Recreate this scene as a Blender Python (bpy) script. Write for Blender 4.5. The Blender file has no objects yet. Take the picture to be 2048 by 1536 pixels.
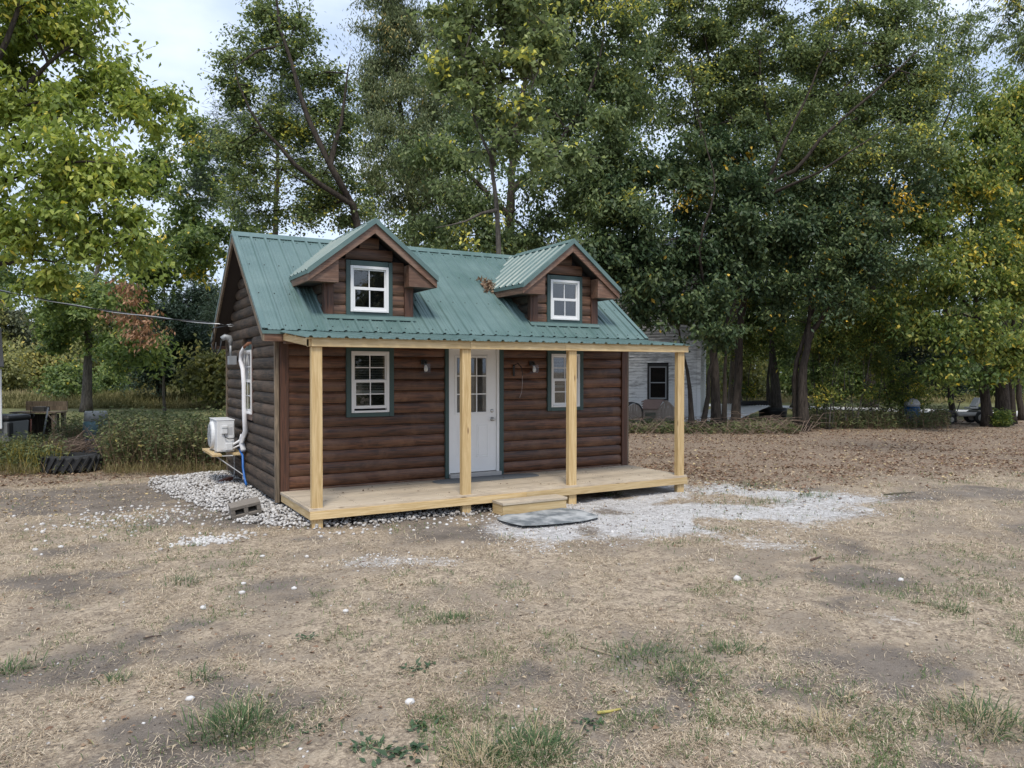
import bpy, math, random
import numpy as np
from mathutils import Vector

S = bpy.context.scene
COL = S.collection
R = math.radians

# ---------------------------------------------------------------- camera
CAM = np.array([-2.5214, -11.2033, 2.0112])
YAW, PITCH, FPX = 0.5192, -0.0173, 1516.78
cd = bpy.data.cameras.new('camera')
cam = bpy.data.objects.new('camera', cd)
COL.objects.link(cam)
cam.location = CAM
cam.rotation_euler = (math.pi / 2 + PITCH, 0, -YAW)
cd.sensor_width = 36
cd.lens = FPX / 2048 * 36
cd.clip_start = 0.1
cd.clip_end = 2000
S.camera = cam

# ---------------------------------------------------------------- sky, sun, exposure
SUN_EL, SUN_AZ = R(58), R(205)       # azimuth clockwise from +Y: behind the camera, a little to its left
w = bpy.data.worlds.new('World')
S.world = w
w.use_nodes = True
nt = w.node_tree
nt.nodes.clear()
N = nt.nodes.new
out = N('ShaderNodeOutputWorld')
bg = N('ShaderNodeBackground')
bg.inputs['Strength'].default_value = 0.13
sky = N('ShaderNodeTexSky')
sky.sky_type = 'NISHITA'
sky.sun_disc = False
sky.sun_elevation = SUN_EL
sky.sun_rotation = SUN_AZ
sky.air_density = 1.0
sky.dust_density = 1.5
tc = N('ShaderNodeTexCoord')
mp = N('ShaderNodeMapping')
mp.inputs['Scale'].default_value = (1.3, 1.3, 3.2)
n1 = N('ShaderNodeTexNoise')
n1.inputs['Scale'].default_value = 2.6
n1.inputs['Detail'].default_value = 8
n1.inputs['Roughness'].default_value = 0.56
n1.inputs['Distortion'].default_value = 0.5
cr = N('ShaderNodeValToRGB')
cr.color_ramp.elements[0].position = 0.30
cr.color_ramp.elements[0].color = (0.72, 0.72, 0.72, 1)
cr.color_ramp.elements[1].position = 0.62
cr.color_ramp.elements[1].color = (1, 1, 1, 1)
n2 = N('ShaderNodeTexNoise')
n2.inputs['Scale'].default_value = 4.0
n2.inputs['Detail'].default_value = 6
cl = N('ShaderNodeValToRGB')
cl.color_ramp.elements[0].position = 0.3
cl.color_ramp.elements[0].color = (2.4, 3.0, 4.1, 1)
cl.color_ramp.elements[1].position = 0.7
cl.color_ramp.elements[1].color = (4.2, 4.65, 5.45, 1)
mx = N('ShaderNodeMix')
mx.data_type = 'RGBA'
L = nt.links.new
L(tc.outputs['Generated'], mp.inputs['Vector'])
L(mp.outputs['Vector'], n1.inputs['Vector'])
L(mp.outputs['Vector'], n2.inputs['Vector'])
L(n1.outputs['Fac'], cr.inputs['Fac'])
L(n2.outputs['Fac'], cl.inputs['Fac'])
L(cr.outputs['Color'], mx.inputs['Factor'])
L(sky.outputs['Color'], mx.inputs['A'])
L(cl.outputs['Color'], mx.inputs['B'])
L(mx.outputs['Result'], bg.inputs['Color'])
L(bg.outputs['Background'], out.inputs['Surface'])

sd = bpy.data.lights.new('sun', 'SUN')
sd.energy = 1.5
sd.angle = R(14)
sd.color = (1.0, 0.93, 0.82)
sun = bpy.data.objects.new('sun', sd)
COL.objects.link(sun)
sv = Vector((math.sin(SUN_AZ) * math.cos(SUN_EL), math.cos(SUN_AZ) * math.cos(SUN_EL), math.sin(SUN_EL)))
sun.rotation_euler = sv.to_track_quat('Z', 'Y').to_euler()
sun.location = sv * 60

S.view_settings.view_transform = 'Standard'
S.view_settings.look = 'None'
S.view_settings.gamma = 1
S.view_settings.exposure = 0.93
S.view_settings.use_curve_mapping = False
S.cycles.max_bounces = 8
S.cycles.transparent_max_bounces = 12
S.cycles.transmission_bounces = 6
S.cycles.sample_clamp_indirect = 6
S.cycles.caustics_reflective = False
S.cycles.caustics_refractive = False
S.cycles.use_denoising = True

# ---------------------------------------------------------------- measuring helpers (photo pixels of the 2048 px picture -> points of the place)
_f = np.array([math.sin(YAW) * math.cos(PITCH), math.cos(YAW) * math.cos(PITCH), math.sin(PITCH)])
_r = np.array([math.cos(YAW), -math.sin(YAW), 0.0])
_u = np.cross(_r, _f)

def ray(u, v):
    return _f + _r * (u - 1024) / FPX - _u * (v - 768) / FPX

def on(u, v, axis, c):
    d = ray(u, v)
    return CAM + d * ((c - CAM[axis]) / d[axis])

def gp(u, v, z=0.0):
    return on(u, v, 2, z)

def at(u, v, d):
    return CAM + ray(u, v) * d

def depth_of(p):
    return float((np.array(p) - CAM) @ _f)

# ---------------------------------------------------------------- noise
class VN:
    def __init__(s, seed):
        s.t = np.random.RandomState(seed).rand(256, 256)
    def one(s, x, y):
        xi = np.floor(x).astype(int); yi = np.floor(y).astype(int)
        fx = x - xi; fy = y - yi
        fx = fx * fx * (3 - 2 * fx); fy = fy * fy * (3 - 2 * fy)
        t = s.t
        a = t[xi % 256, yi % 256]; b = t[(xi + 1) % 256, yi % 256]
        c = t[xi % 256, (yi + 1) % 256]; d = t[(xi + 1) % 256, (yi + 1) % 256]
        return (a * (1 - fx) + b * fx) * (1 - fy) + (c * (1 - fx) + d * fx) * fy
    def __call__(s, x, y, f=1.0, oct=4):
        v = 0; a = 0.5; tot = 0
        for k in range(oct):
            v = v + a * s.one(x * f + 17.3 * k, y * f - 9.1 * k); tot += a
            a *= 0.5; f *= 2.03
        return v / tot

# ---------------------------------------------------------------- scene objects
def tag(o, label=None, cat=None, group=None, kind=None):
    if label: o['label'] = label
    if cat: o['category'] = cat
    if group: o['group'] = group
    if kind: o['kind'] = kind
    return o

def empty(name, loc, parent=None):
    o = bpy.data.objects.new(name, None)
    COL.objects.link(o)
    o.empty_display_size = 0.1
    if parent is not None:
        o.parent = parent
        o.location = np.array(loc) - org(parent)
    else:
        o.location = loc
    return o

def thing(name, label, cat, loc, group=None):
    return tag(empty(name, [float(c) for c in loc]), label, cat, group)

def org(o):
    p = np.zeros(3)
    while o is not None:
        p = p + np.array(o.location); o = o.parent
    return p

class MB:
    """collects shapes in world coordinates, builds ONE mesh object"""
    def __init__(s):
        s.v = []; s.f = []
    def n(s): return len(s.v)
    def poly(s, pts):
        k = len(s.v); s.v += [tuple(map(float, p)) for p in pts]
        s.f.append(tuple(range(k, k + len(pts)))); return s
    def hexa(s, p):
        """8 corners: 4 of the bottom (ccw), 4 of the top"""
        k = len(s.v); s.v += [tuple(map(float, q)) for q in p]
        for q in ((0, 3, 2, 1), (4, 5, 6, 7), (0, 1, 5, 4), (1, 2, 6, 5), (2, 3, 7, 6), (3, 0, 4, 7)):
            s.f.append(tuple(k + i for i in q))
        return s
    def box(s, x0, x1, y0, y1, z0, z1):
        return s.hexa([(x0, y0, z0), (x1, y0, z0), (x1, y1, z0), (x0, y1, z0), (x0, y0, z1), (x1, y0, z1), (x1, y1, z1), (x0, y1, z1)])
    def obox(s, c, ax, ay, az):
        """box of centre c and half axes"""
        c, ax, ay, az = (np.array(q, float) for q in (c, ax, ay, az))
        return s.hexa([c - ax - ay - az, c + ax - ay - az, c + ax + ay - az, c - ax + ay - az,
                       c - ax - ay + az, c + ax - ay + az, c + ax + ay + az, c - ax + ay + az])
    def bar(s, a, b, w, h, up=(0, 0, 1)):
        a = np.array(a, float); b = np.array(b, float)
        d = b - a; l = np.linalg.norm(d); d = d / l
        up = np.array(up, float)
        sx = np.cross(d, up); sx /= np.linalg.norm(sx); uz = np.cross(sx, d)
        return s.obox((a + b) / 2, d * l / 2, sx * w / 2, uz * h / 2)
    def prism(s, poly, ext):
        """polygon (list of 3d pts) extruded by vector ext, capped"""
        ext = np.array(ext, float); n = len(poly); k = len(s.v)
        s.v += [tuple(map(float, p)) for p in poly] + [tuple(map(float, np.array(p) + ext)) for p in poly]
        s.f.append(tuple(range(k + n - 1, k - 1, -1))); s.f.append(tuple(range(k + n, k + 2 * n)))
        for i in range(n):
            j = (i + 1) % n
            s.f.append((k + i, k + j, k + n + j, k + n + i))
        return s
    def tube(s, pts, rad, n=8, cap=True):
        pts = np.array(pts, float); m = len(pts)
        rad = np.full(m, rad) if np.isscalar(rad) else np.array(rad, float)
        k = len(s.v); t = np.gradient(pts, axis=0)
        t /= np.linalg.norm(t, axis=1)[:, None] + 1e-9
        up = np.array([0, 0, 1.0]) if abs(t[0][2]) < 0.9 else np.array([1.0, 0, 0])
        x = np.cross(t[0], up); x /= np.linalg.norm(x)
        an = np.arange(n) / n * 2 * math.pi
        for i in range(m):
            x = x - t[i] * (x @ t[i]); x /= np.linalg.norm(x) + 1e-9
            y = np.cross(t[i], x)
            for a in an:
                s.v.append(tuple(pts[i] + rad[i] * (x * math.cos(a) + y * math.sin(a))))
        for i in range(m - 1):
            for j in range(n):
                j2 = (j + 1) % n
                s.f.append((k + i * n + j, k + i * n + j2, k + (i + 1) * n + j2, k + (i + 1) * n + j))
        if cap:
            s.f.append(tuple(k + j for j in range(n - 1, -1, -1)))
            s.f.append(tuple(k + (m - 1) * n + j for j in range(n)))
        return s
    def lathe(s, c, prof, n=16, axis=(0, 0, 1)):
        """profile of (radius, height) about an axis through c"""
        a = np.array(axis, float); a /= np.linalg.norm(a)
        x = np.cross(a, (0, 1, 0) if abs(a[1]) < 0.9 else (1, 0, 0)); x /= np.linalg.norm(x); y = np.cross(a, x)
        c = np.array(c, float); k = len(s.v); m = len(prof)
        for r, h in prof:
            for j in range(n):
                t = j / n * 2 * math.pi
                s.v.append(tuple(c + a * h + r * (x * math.cos(t) + y * math.sin(t))))
        for i in range(m - 1):
            for j in range(n):
                j2 = (j + 1) % n
                s.f.append((k + i * n + j, k + i * n + j2, k + (i + 1) * n + j2, k + (i + 1) * n + j))
        s.f.append(tuple(k + j for j in range(n - 1, -1, -1)))
        s.f.append(tuple(k + (m - 1) * n + j for j in range(n)))
        return s
    def build(s, name, mat, parent=None, smooth=False, bevel=0.0, origin=None):
        me = bpy.data.meshes.new(name)
        o = bpy.data.objects.new(name, me)
        COL.objects.link(o)
        if parent is not None:
            off = org(parent); o.parent = parent
            if origin is not None:
                o.location = np.array(origin) - off; off = np.array(origin)
        else:
            a = np.array(s.v); off = np.array([(a[:, 0].min() + a[:, 0].max()) / 2, (a[:, 1].min() + a[:, 1].max()) / 2, a[:, 2].min()])
            o.location = off
        me.from_pydata([tuple(np.array(p) - off) for p in s.v], [], s.f)
        me.materials.append(mat)
        if smooth:
            me.polygons.foreach_set('use_smooth', np.ones(len(me.polygons), bool))
        me.update()
        if bevel:
            b = o.modifiers.new('bevel', 'BEVEL'); b.width = bevel; b.segments = 2; b.limit_method = 'ANGLE'
        return o

def raw_mesh(name, V, F, mat, parent=None, attrs=None, smooth=False, loc=None):
    """big meshes straight from numpy; F is (n, 3) or (n, 4)"""
    V = np.asarray(V, np.float32); F = np.asarray(F, np.int32)
    me = bpy.data.meshes.new(name)
    off = org(parent) if parent is not None else (np.zeros(3) if loc is None else np.array(loc))
    me.vertices.add(len(V)); me.vertices.foreach_set('co', (V - off.astype(np.float32)).ravel())
    k = F.shape[1]
    me.loops.add(F.size); me.loops.foreach_set('vertex_index', F.ravel())
    me.polygons.add(len(F)); me.polygons.foreach_set('loop_start', np.arange(len(F), dtype=np.int32) * k)
    try:
        me.polygons.foreach_set('loop_total', np.full(len(F), k, np.int32))
    except Exception:
        pass
    if smooth:
        me.polygons.foreach_set('use_smooth', np.ones(len(F), bool))
    for an, av in (attrs or {}).items():
        a = me.attributes.new(an, 'FLOAT', 'POINT'); a.data.foreach_set('value', np.asarray(av, np.float32))
    me.update(); me.validate()
    o = bpy.data.objects.new(name, me); COL.objects.link(o)
    if parent is not None: o.parent = parent
    else: o.location = off
    if mat: me.materials.append(mat)
    return o

# ---------------------------------------------------------------- materials
MATS = {}
def mat_new(name):
    m = bpy.data.materials.new(name); m.use_nodes = True
    t = m.node_tree; b = t.nodes['Principled BSDF']
    MATS[name] = m
    return m, t, b

def ramp(t, stops):
    n = t.nodes.new('ShaderNodeValToRGB'); e = n.color_ramp.elements
    while len(e) < len(stops): e.new(0.5)
    for i, (p, c) in enumerate(stops):
        e[i].position = p; e[i].color = (c[0], c[1], c[2], 1)
    return n

def noise(t, vec, scale=5, detail=4, rough=0.5, dist=0.0):
    n = t.nodes.new('ShaderNodeTexNoise')
    n.inputs['Scale'].default_value = scale; n.inputs['Detail'].default_value = detail
    n.inputs['Roughness'].default_value = rough; n.inputs['Distortion'].default_value = dist
    if vec is not None: t.links.new(vec, n.inputs['Vector'])
    return n

def mapped(t, scale, coord='Object', rnd=0.0):
    c = t.nodes.new('ShaderNodeTexCoord'); m = t.nodes.new('ShaderNodeMapping')
    m.inputs['Scale'].default_value = scale
    t.links.new(c.outputs[coord], m.inputs['Vector'])
    if rnd:
        i = t.nodes.new('ShaderNodeObjectInfo'); v = t.nodes.new('ShaderNodeMath'); v.operation = 'MULTIPLY'
        v.inputs[1].default_value = rnd
        t.links.new(i.outputs['Random'], v.inputs[0]); t.links.new(v.outputs[0], m.inputs['Location'])
    return m.outputs['Vector']

def mixc(t, fac, a, b, mode='MIX'):
    n = t.nodes.new('ShaderNodeMix'); n.data_type = 'RGBA'; n.blend_type = mode
    for key, val in (('Factor', fac), ('A', a), ('B', b)):
        if isinstance(val, (int, float)): n.inputs[key].default_value = val
        elif isinstance(val, tuple): n.inputs[key].default_value = (val[0], val[1], val[2], 1)
        else: t.links.new(val, n.inputs[key])
    return n.outputs['Result']

def math_(t, op, a, b=0.0, clamp=False):
    n = t.nodes.new('ShaderNodeMath'); n.operation = op; n.use_clamp = clamp
    for i, val in enumerate((a, b)):
        if isinstance(val, (int, float)): n.inputs[i].default_value = val
        else: t.links.new(val, n.inputs[i])
    return n.outputs[0]

def bump(t, b, h, strength=0.3, dist=0.01):
    n = t.nodes.new('ShaderNodeBump'); n.inputs['Strength'].default_value = strength; n.inputs['Distance'].default_value = dist
    t.links.new(h, n.inputs['Height']); t.links.new(n.outputs['Normal'], b.inputs['Normal'])

def plain(name, col, rough=0.6, metal=0.0, var=0.12, scale=8, bmp=0.1, spec=None):
    m, t, b = mat_new(name)
    v = mapped(t, (1, 1, 1), rnd=10)
    n = noise(t, v, scale, 6, 0.6)
    c = mixc(t, n.outputs['Fac'], tuple(x * (1 - var) for x in col), tuple(x * (1 + var) for x in col))
    t.links.new(c, b.inputs['Base Color'])
    b.inputs['Roughness'].default_value = rough; b.inputs['Metallic'].default_value = metal
    if spec is not None: b.inputs['Specular IOR Level'].default_value = spec
    if bmp: bump(t, b, n.outputs['Fac'], bmp, 0.01)
    return m

def wood(name, dark, light, axis, grain=1.0, rough=0.65, knots=0.0, knotcol=(0.1, 0.05, 0.02), worn=None, rndvar=0.25, bmp=0.35):
    """grain runs along the given axis; every board is shifted and tinted by its own random number"""
    m, t, b = mat_new(name)
    sc = [14.0 * grain] * 3; sc[axis] = 0.9 * grain
    v = mapped(t, sc, 'Object', 60)
    n = noise(t, v, 1.6, 7, 0.62, 1.6)
    wv = t.nodes.new('ShaderNodeTexNoise'); wv.inputs['Scale'].default_value = 6.0; wv.inputs['Detail'].default_value = 3
    t.links.new(v, wv.inputs['Vector'])
    f = math_(t, 'ADD', math_(t, 'MULTIPLY', n.outputs['Fac'], 0.75), math_(t, 'MULTIPLY', wv.outputs['Fac'], 0.25))
    r = ramp(t, [(0.37, dark), (0.50, tuple(a * 0.55 + c * 0.45 for a, c in zip(dark, light))), (0.62, light)])
    t.links.new(f, r.inputs['Fac'])
    c = r.outputs['Color']
    if worn:
        v2 = mapped(t, (1.4, 1.4, 1.4), 'Object', 23)
        n2 = noise(t, v2, 1.5, 6, 0.65, 0.4)
        r2 = ramp(t, [(0.48, (0, 0, 0)), (0.68, (1, 1, 1))]); t.links.new(n2.outputs['Fac'], r2.inputs['Fac'])
        c = mixc(t, math_(t, 'MULTIPLY', r2.outputs['Color'], 0.7), c, worn)
    if knots:
        sk = [7.0, 7.0, 7.0]; sk[axis] = 1.7
        vk = mapped(t, sk, 'Object', 41)
        vo = t.nodes.new('ShaderNodeTexVoronoi'); vo.inputs['Scale'].default_value = 1.0
        t.links.new(vk, vo.inputs['Vector'])
        rk = ramp(t, [(0.045, (1, 1, 1)), (0.11, (0, 0, 0))]); t.links.new(vo.outputs['Distance'], rk.inputs['Fac'])
        c = mixc(t, math_(t, 'MULTIPLY', rk.outputs['Color'], knots), c, knotcol)
    if rndvar:
        i = t.nodes.new('ShaderNodeObjectInfo')
        k = math_(t, 'ADD', math_(t, 'MULTIPLY', i.outputs['Random'], rndvar), 1 - rndvar / 2)
        h = t.nodes.new('ShaderNodeHueSaturation'); t.links.new(k, h.inputs['Value']); t.links.new(c, h.inputs['Color'])
        c = h.outputs['Color']
    t.links.new(c, b.inputs['Base Color'])
    b.inputs['Roughness'].default_value = rough
    bump(t, b, f, bmp, 0.006)
    return m

M = {}
M['log_front'] = wood('stained_log', (0.023, 0.008, 0.004), (0.150, 0.060, 0.028), 0, 1.0, 0.42, 0.9, (0.03, 0.014, 0.01), worn=(0.175, 0.088, 0.048), rndvar=0.55, bmp=0.5)
M['log_side'] = wood('weathered_log', (0.012, 0.009, 0.007), (0.100, 0.070, 0.047), 1, 1.0, 0.75, 0.3, (0.01, 0.008, 0.006), worn=(0.13, 0.085, 0.055), rndvar=0.45, bmp=0.7)
M['log_dormer'] = wood('dormer_log', (0.045, 0.021, 0.012), (0.19, 0.098, 0.058), 0, 0.9, 0.55, 0.4, (0.03, 0.014, 0.01), rndvar=0.35)
M['brown_board_x'] = wood('brown_board_along', (0.085, 0.042, 0.026), (0.21, 0.115, 0.072), 0, 1.0, 0.55, 0.5, (0.03, 0.014, 0.01), worn=(0.24, 0.17, 0.13))
M['brown_board_y'] = wood('brown_board_deep', (0.085, 0.042, 0.026), (0.21, 0.115, 0.072), 1, 1.0, 0.55, 0.5, (0.03, 0.014, 0.01), worn=(0.24, 0.17, 0.13))
M['brown_board_z'] = wood('brown_board_upright', (0.036, 0.015, 0.008), (0.115, 0.047, 0.025), 2, 1.0, 0.55, 0.4, (0.03, 0.014, 0.01))
M['grey_board_z'] = wood('grey_board_upright', (0.09, 0.07, 0.05), (0.26, 0.20, 0.14), 2, 1.0, 0.8)
M['pine_x'] = wood('pine_along', (0.46, 0.32, 0.145), (0.66, 0.51, 0.29), 0, 0.8, 0.6, 0.85, (0.16, 0.075, 0.03), rndvar=0.30, bmp=0.12)
M['pine_y'] = wood('pine_deep', (0.46, 0.32, 0.145), (0.66, 0.51, 0.29), 1, 0.8, 0.6, 0.85, (0.16, 0.075, 0.03), rndvar=0.14, bmp=0.12)
M['pine_z'] = wood('pine_upright', (0.45, 0.30, 0.125), (0.66, 0.50, 0.27), 2, 0.8, 0.6, 0.85, (0.16, 0.075, 0.03), rndvar=0.16, bmp=0.12)
M['deck_x'] = wood('deck_pine', (0.40, 0.325, 0.235), (0.58, 0.50, 0.39), 0, 0.9, 0.65, 0.8, (0.09, 0.05, 0.03), worn=(0.34, 0.285, 0.225), rndvar=0.22, bmp=0.15)
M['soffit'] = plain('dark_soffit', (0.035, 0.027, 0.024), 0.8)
M['green_trim'] = plain('green_trim_paint', (0.036, 0.070, 0.066), 0.5, var=0.1, scale=14)
M['white_vinyl'] = plain('white_vinyl', (0.74, 0.74, 0.74), 0.4, var=0.04, bmp=0.03)
M['white_door'] = plain('white_door_paint', (0.82, 0.815, 0.80), 0.45, var=0.05, scale=4, bmp=0.03)
M['painted_room_dark'] = plain('painted_room_dark', (0.012, 0.013, 0.016), 0.9, var=0.3, scale=3)  # near-black colour stands in for unlit rooms behind the glass
M['curtain'] = plain('grey_curtain', (0.24, 0.24, 0.24), 0.9, var=0.5, scale=5)
M['blind'] = plain('blind_slat', (0.60, 0.60, 0.58), 0.6, var=0.05)
M['steel'] = plain('brushed_steel', (0.5, 0.5, 0.48), 0.3, 1.0, 0.1)
M['black'] = plain('black_plastic', (0.012, 0.012, 0.013), 0.5)
M['grey_metal'] = plain('grey_galvanised', (0.33, 0.35, 0.37), 0.5, 0.3)
M['ac_white'] = plain('ac_white_paint', (0.66, 0.67, 0.68), 0.4, var=0.03, bmp=0.02)
M['pipe_wrap'] = plain('white_pipe_wrap', (0.70, 0.70, 0.72), 0.6, var=0.08, scale=20, bmp=0.4)
M['blue_pipe'] = plain('blue_conduit', (0.012, 0.12, 0.42), 0.4)
M['mat_grey'] = plain('grey_mat_carpet', (0.115, 0.125, 0.135), 0.95, var=0.25, scale=60, bmp=0.4)
M['concrete'] = plain('concrete_block', (0.20, 0.175, 0.15), 0.95, var=0.3, scale=30, bmp=0.6)
M['brick'] = plain('red_brick', (0.17, 0.075, 0.055), 0.9, var=0.3, scale=30)
M['bulb'] = plain('clear_glass_bulb', (0.85, 0.85, 0.82), 0.15, var=0.05)
M['rubber'] = plain('old_rubber', (0.022, 0.023, 0.025), 0.8, var=0.3)

def glass_mat(name, tint, rough=0.02, base=0.03, gain=1.1):
    m, t, b = mat_new(name)
    t.nodes.remove(b)
    o = t.nodes['Material Output']
    tr = t.nodes.new('ShaderNodeBsdfTransparent'); tr.inputs['Color'].default_value = (*tint, 1)
    gl = t.nodes.new('ShaderNodeBsdfGlossy'); gl.inputs['Roughness'].default_value = rough
    fr = t.nodes.new('ShaderNodeFresnel'); fr.inputs['IOR'].default_value = 1.5
    k = math_(t, 'ADD', math_(t, 'MULTIPLY', fr.outputs['Fac'], gain), base, True)
    mxs = t.nodes.new('ShaderNodeMixShader')
    t.links.new(k, mxs.inputs['Fac']); t.links.new(tr.outputs[0], mxs.inputs[1]); t.links.new(gl.outputs[0], mxs.inputs[2])
    t.links.new(mxs.outputs[0], o.inputs['Surface'])
    return m
M['glass'] = glass_mat('window_glass', (0.80, 0.82, 0.82))

def metal_roof(name):
    m, t, b = mat_new(name)
    v = mapped(t, (1, 1, 1), rnd=20)
    n = noise(t, v, 2.2, 6, 0.6, 0.3)
    n2 = noise(t, v, 45, 3, 0.6)
    f = math_(t, 'ADD', math_(t, 'MULTIPLY', n.outputs['Fac'], 0.8), math_(t, 'MULTIPLY', n2.outputs['Fac'], 0.2))
    r = ramp(t, [(0.3, (0.080, 0.140, 0.132)), (0.7, (0.135, 0.205, 0.197))]); t.links.new(f, r.inputs['Fac'])
    t.links.new(r.outputs['Color'], b.inputs['Base Color'])
    b.inputs['Specular IOR Level'].default_value = 0.5
    rr = ramp(t, [(0.3, (0.32,) * 3), (0.7, (0.50,) * 3)]); t.links.new(n.outputs['Fac'], rr.inputs['Fac'])
    t.links.new(rr.outputs['Color'], b.inputs['Roughness'])
    bump(t, b, n2.outputs['Fac'], 0.05, 0.004)
    return m
M['roof'] = metal_roof('green_ribbed_metal')

def leaf_mat(name, stops, trans=0.35, rough=0.5, spec=0.35):
    m, t, b = mat_new(name)
    a = t.nodes.new('ShaderNodeAttribute'); a.attribute_name = 'tint'
    r = ramp(t, stops); t.links.new(a.outputs['Fac'], r.inputs['Fac'])
    t.links.new(r.outputs['Color'], b.inputs['Base Color'])
    b.inputs['Roughness'].default_value = rough; b.inputs['Specular IOR Level'].default_value = spec
    tl = t.nodes.new('ShaderNodeBsdfTranslucent')
    hs = t.nodes.new('ShaderNodeHueSaturation'); hs.inputs['Value'].default_value = 1.3; hs.inputs['Saturation'].default_value = 1.1
    t.links.new(r.outputs['Color'], hs.inputs['Color']); t.links.new(hs.outputs['Color'], tl.inputs['Color'])
    mxs = t.nodes.new('ShaderNodeMixShader'); mxs.inputs['Fac'].default_value = trans
    t.links.new(b.outputs[0], mxs.inputs[1]); t.links.new(tl.outputs[0], mxs.inputs[2])
    t.links.new(mxs.outputs[0], t.nodes['Material Output'].inputs['Surface'])
    return m

def bark_mat(name, dark, light):
    m, t, b = mat_new(name)
    v = mapped(t, (9, 9, 1.6), 'Object', 9)
    n = noise(t, v, 2.0, 8, 0.7, 0.8)
    r = ramp(t, [(0.35, dark), (0.65, light)]); t.links.new(n.outputs['Fac'], r.inputs['Fac'])
    t.links.new(r.outputs['Color'], b.inputs['Base Color'])
    b.inputs['Roughness'].default_value = 0.95; b.inputs['Specular IOR Level'].default_value = 0.15
    bump(t, b, n.outputs['Fac'], 0.9, 0.04)
    return m
M['bark_dark'] = bark_mat('dark_bark', (0.022, 0.018, 0.015), (0.085, 0.070, 0.058))
M['bark_grey'] = bark_mat('grey_bark', (0.055, 0.048, 0.042), (0.17, 0.15, 0.13))
# ================================================================= GROUND
def poly_sd(x, y, P):
    """signed distance to a polygon, negative inside"""
    P = np.asarray(P, float); x = np.asarray(x, float); y = np.asarray(y, float)
    d = np.full(x.shape, 1e9); ins = np.zeros(x.shape, bool); n = len(P)
    for i in range(n):
        a = P[i]; b = P[(i + 1) % n]; e = b - a
        t = np.clip(((x - a[0]) * e[0] + (y - a[1]) * e[1]) / (e @ e + 1e-12), 0, 1)
        d = np.minimum(d, np.hypot(x - a[0] - t * e[0], y - a[1] - t * e[1]))
        c = ((a[1] > y) != (b[1] > y)) & (x < (b[0] - a[0]) * (y - a[1]) / (b[1] - a[1] + 1e-12) + a[0])
        ins ^= c
    return np.where(ins, -d, d)

def gpoly(pts): return [gp(u, v)[:2] for u, v in pts]

WHITE = gpoly([(968, 1040), (1010, 1062), (1100, 1082), (1230, 1070), (1330, 1062), (1420, 1062), (1500, 1084), (1590, 1092), (1600, 1076), (1560, 1058),
               (1650, 1030), (1720, 1010), (1830, 992), (1830, 988), (1640, 984), (1500, 975), (1400, 952), (1300, 962), (1100, 1000)])
WHITE4 = gpoly([(1480, 975), (1600, 985), (1740, 984), (1835, 986), (1835, 994), (1740, 1004), (1640, 1030), (1560, 1020)])
WHITE2 = gpoly([(1730, 1222), (1800, 1225), (1860, 1240), (1870, 1252), (1800, 1245)])
WHITE3 = gpoly([(690, 1118), (800, 1108), (915, 1120), (900, 1132), (760, 1136)])
GRAVEL = [(0.25, 4.6), (-1.25, 4.3), (-1.3, 3.2), (-1.05, 1.6), (-0.82, 0.6), (-0.70, -0.35), (-0.42, -1.2), (-0.08, -1.68), (0.7, -1.80), (2.2, -1.72), (3.2, -1.6), (3.2, 0.2), (0.25, 0.2)]
GRAVEL2 = gpoly([(375, 1075), (420, 1060), (470, 1068), (460, 1088), (400, 1094)])
LITTER = [(6.6, 0.8), (7.5, -1.6), (10.5, -2.6), (14, -3.2), (30, -2), (60, 2), (60, 16), (20, 14), (6.6, 12)]
CABIN = [(0, 0), (6.31, 0), (6.31, 4.16), (0, 4.16)]
DECKP = [(0, -1.62), (6.31, -1.62), (6.31, 0), (0, 0)]
vn1, vn2, vn3 = VN(3), VN(5), VN(8)
DARK = [gpoly(q) for q in (
    [(200, 1310), (330, 1285), (395, 1300), (370, 1330), (260, 1345), (130, 1350)],
    [(60, 980), (330, 965), (330, 1010), (180, 1035), (0, 1030), (0, 985)],
    [(1060, 1380), (1200, 1370), (1360, 1380), (1400, 1420), (1300, 1470), (1130, 1430)],
    [(1700, 1335), (1830, 1330), (1850, 1420), (1760, 1440), (1690, 1390)],
    [(1850, 1490), (2048, 1480), (2048, 1536), (1880, 1536)],
    [(0, 1150), (140, 1130), (250, 1165), (120, 1200), (0, 1200)],
    [(480, 1035), (620, 1062), (690, 1075), (640, 1090), (500, 1080), (470, 1062)],
    [(960, 1330), (1080, 1310), (1110, 1360), (1000, 1400)],
    [(1600, 1160), (1740, 1130), (1790, 1160), (1660, 1190)],
    [(270, 1420), (400, 1440), (370, 1500), (280, 1480)])]

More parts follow.
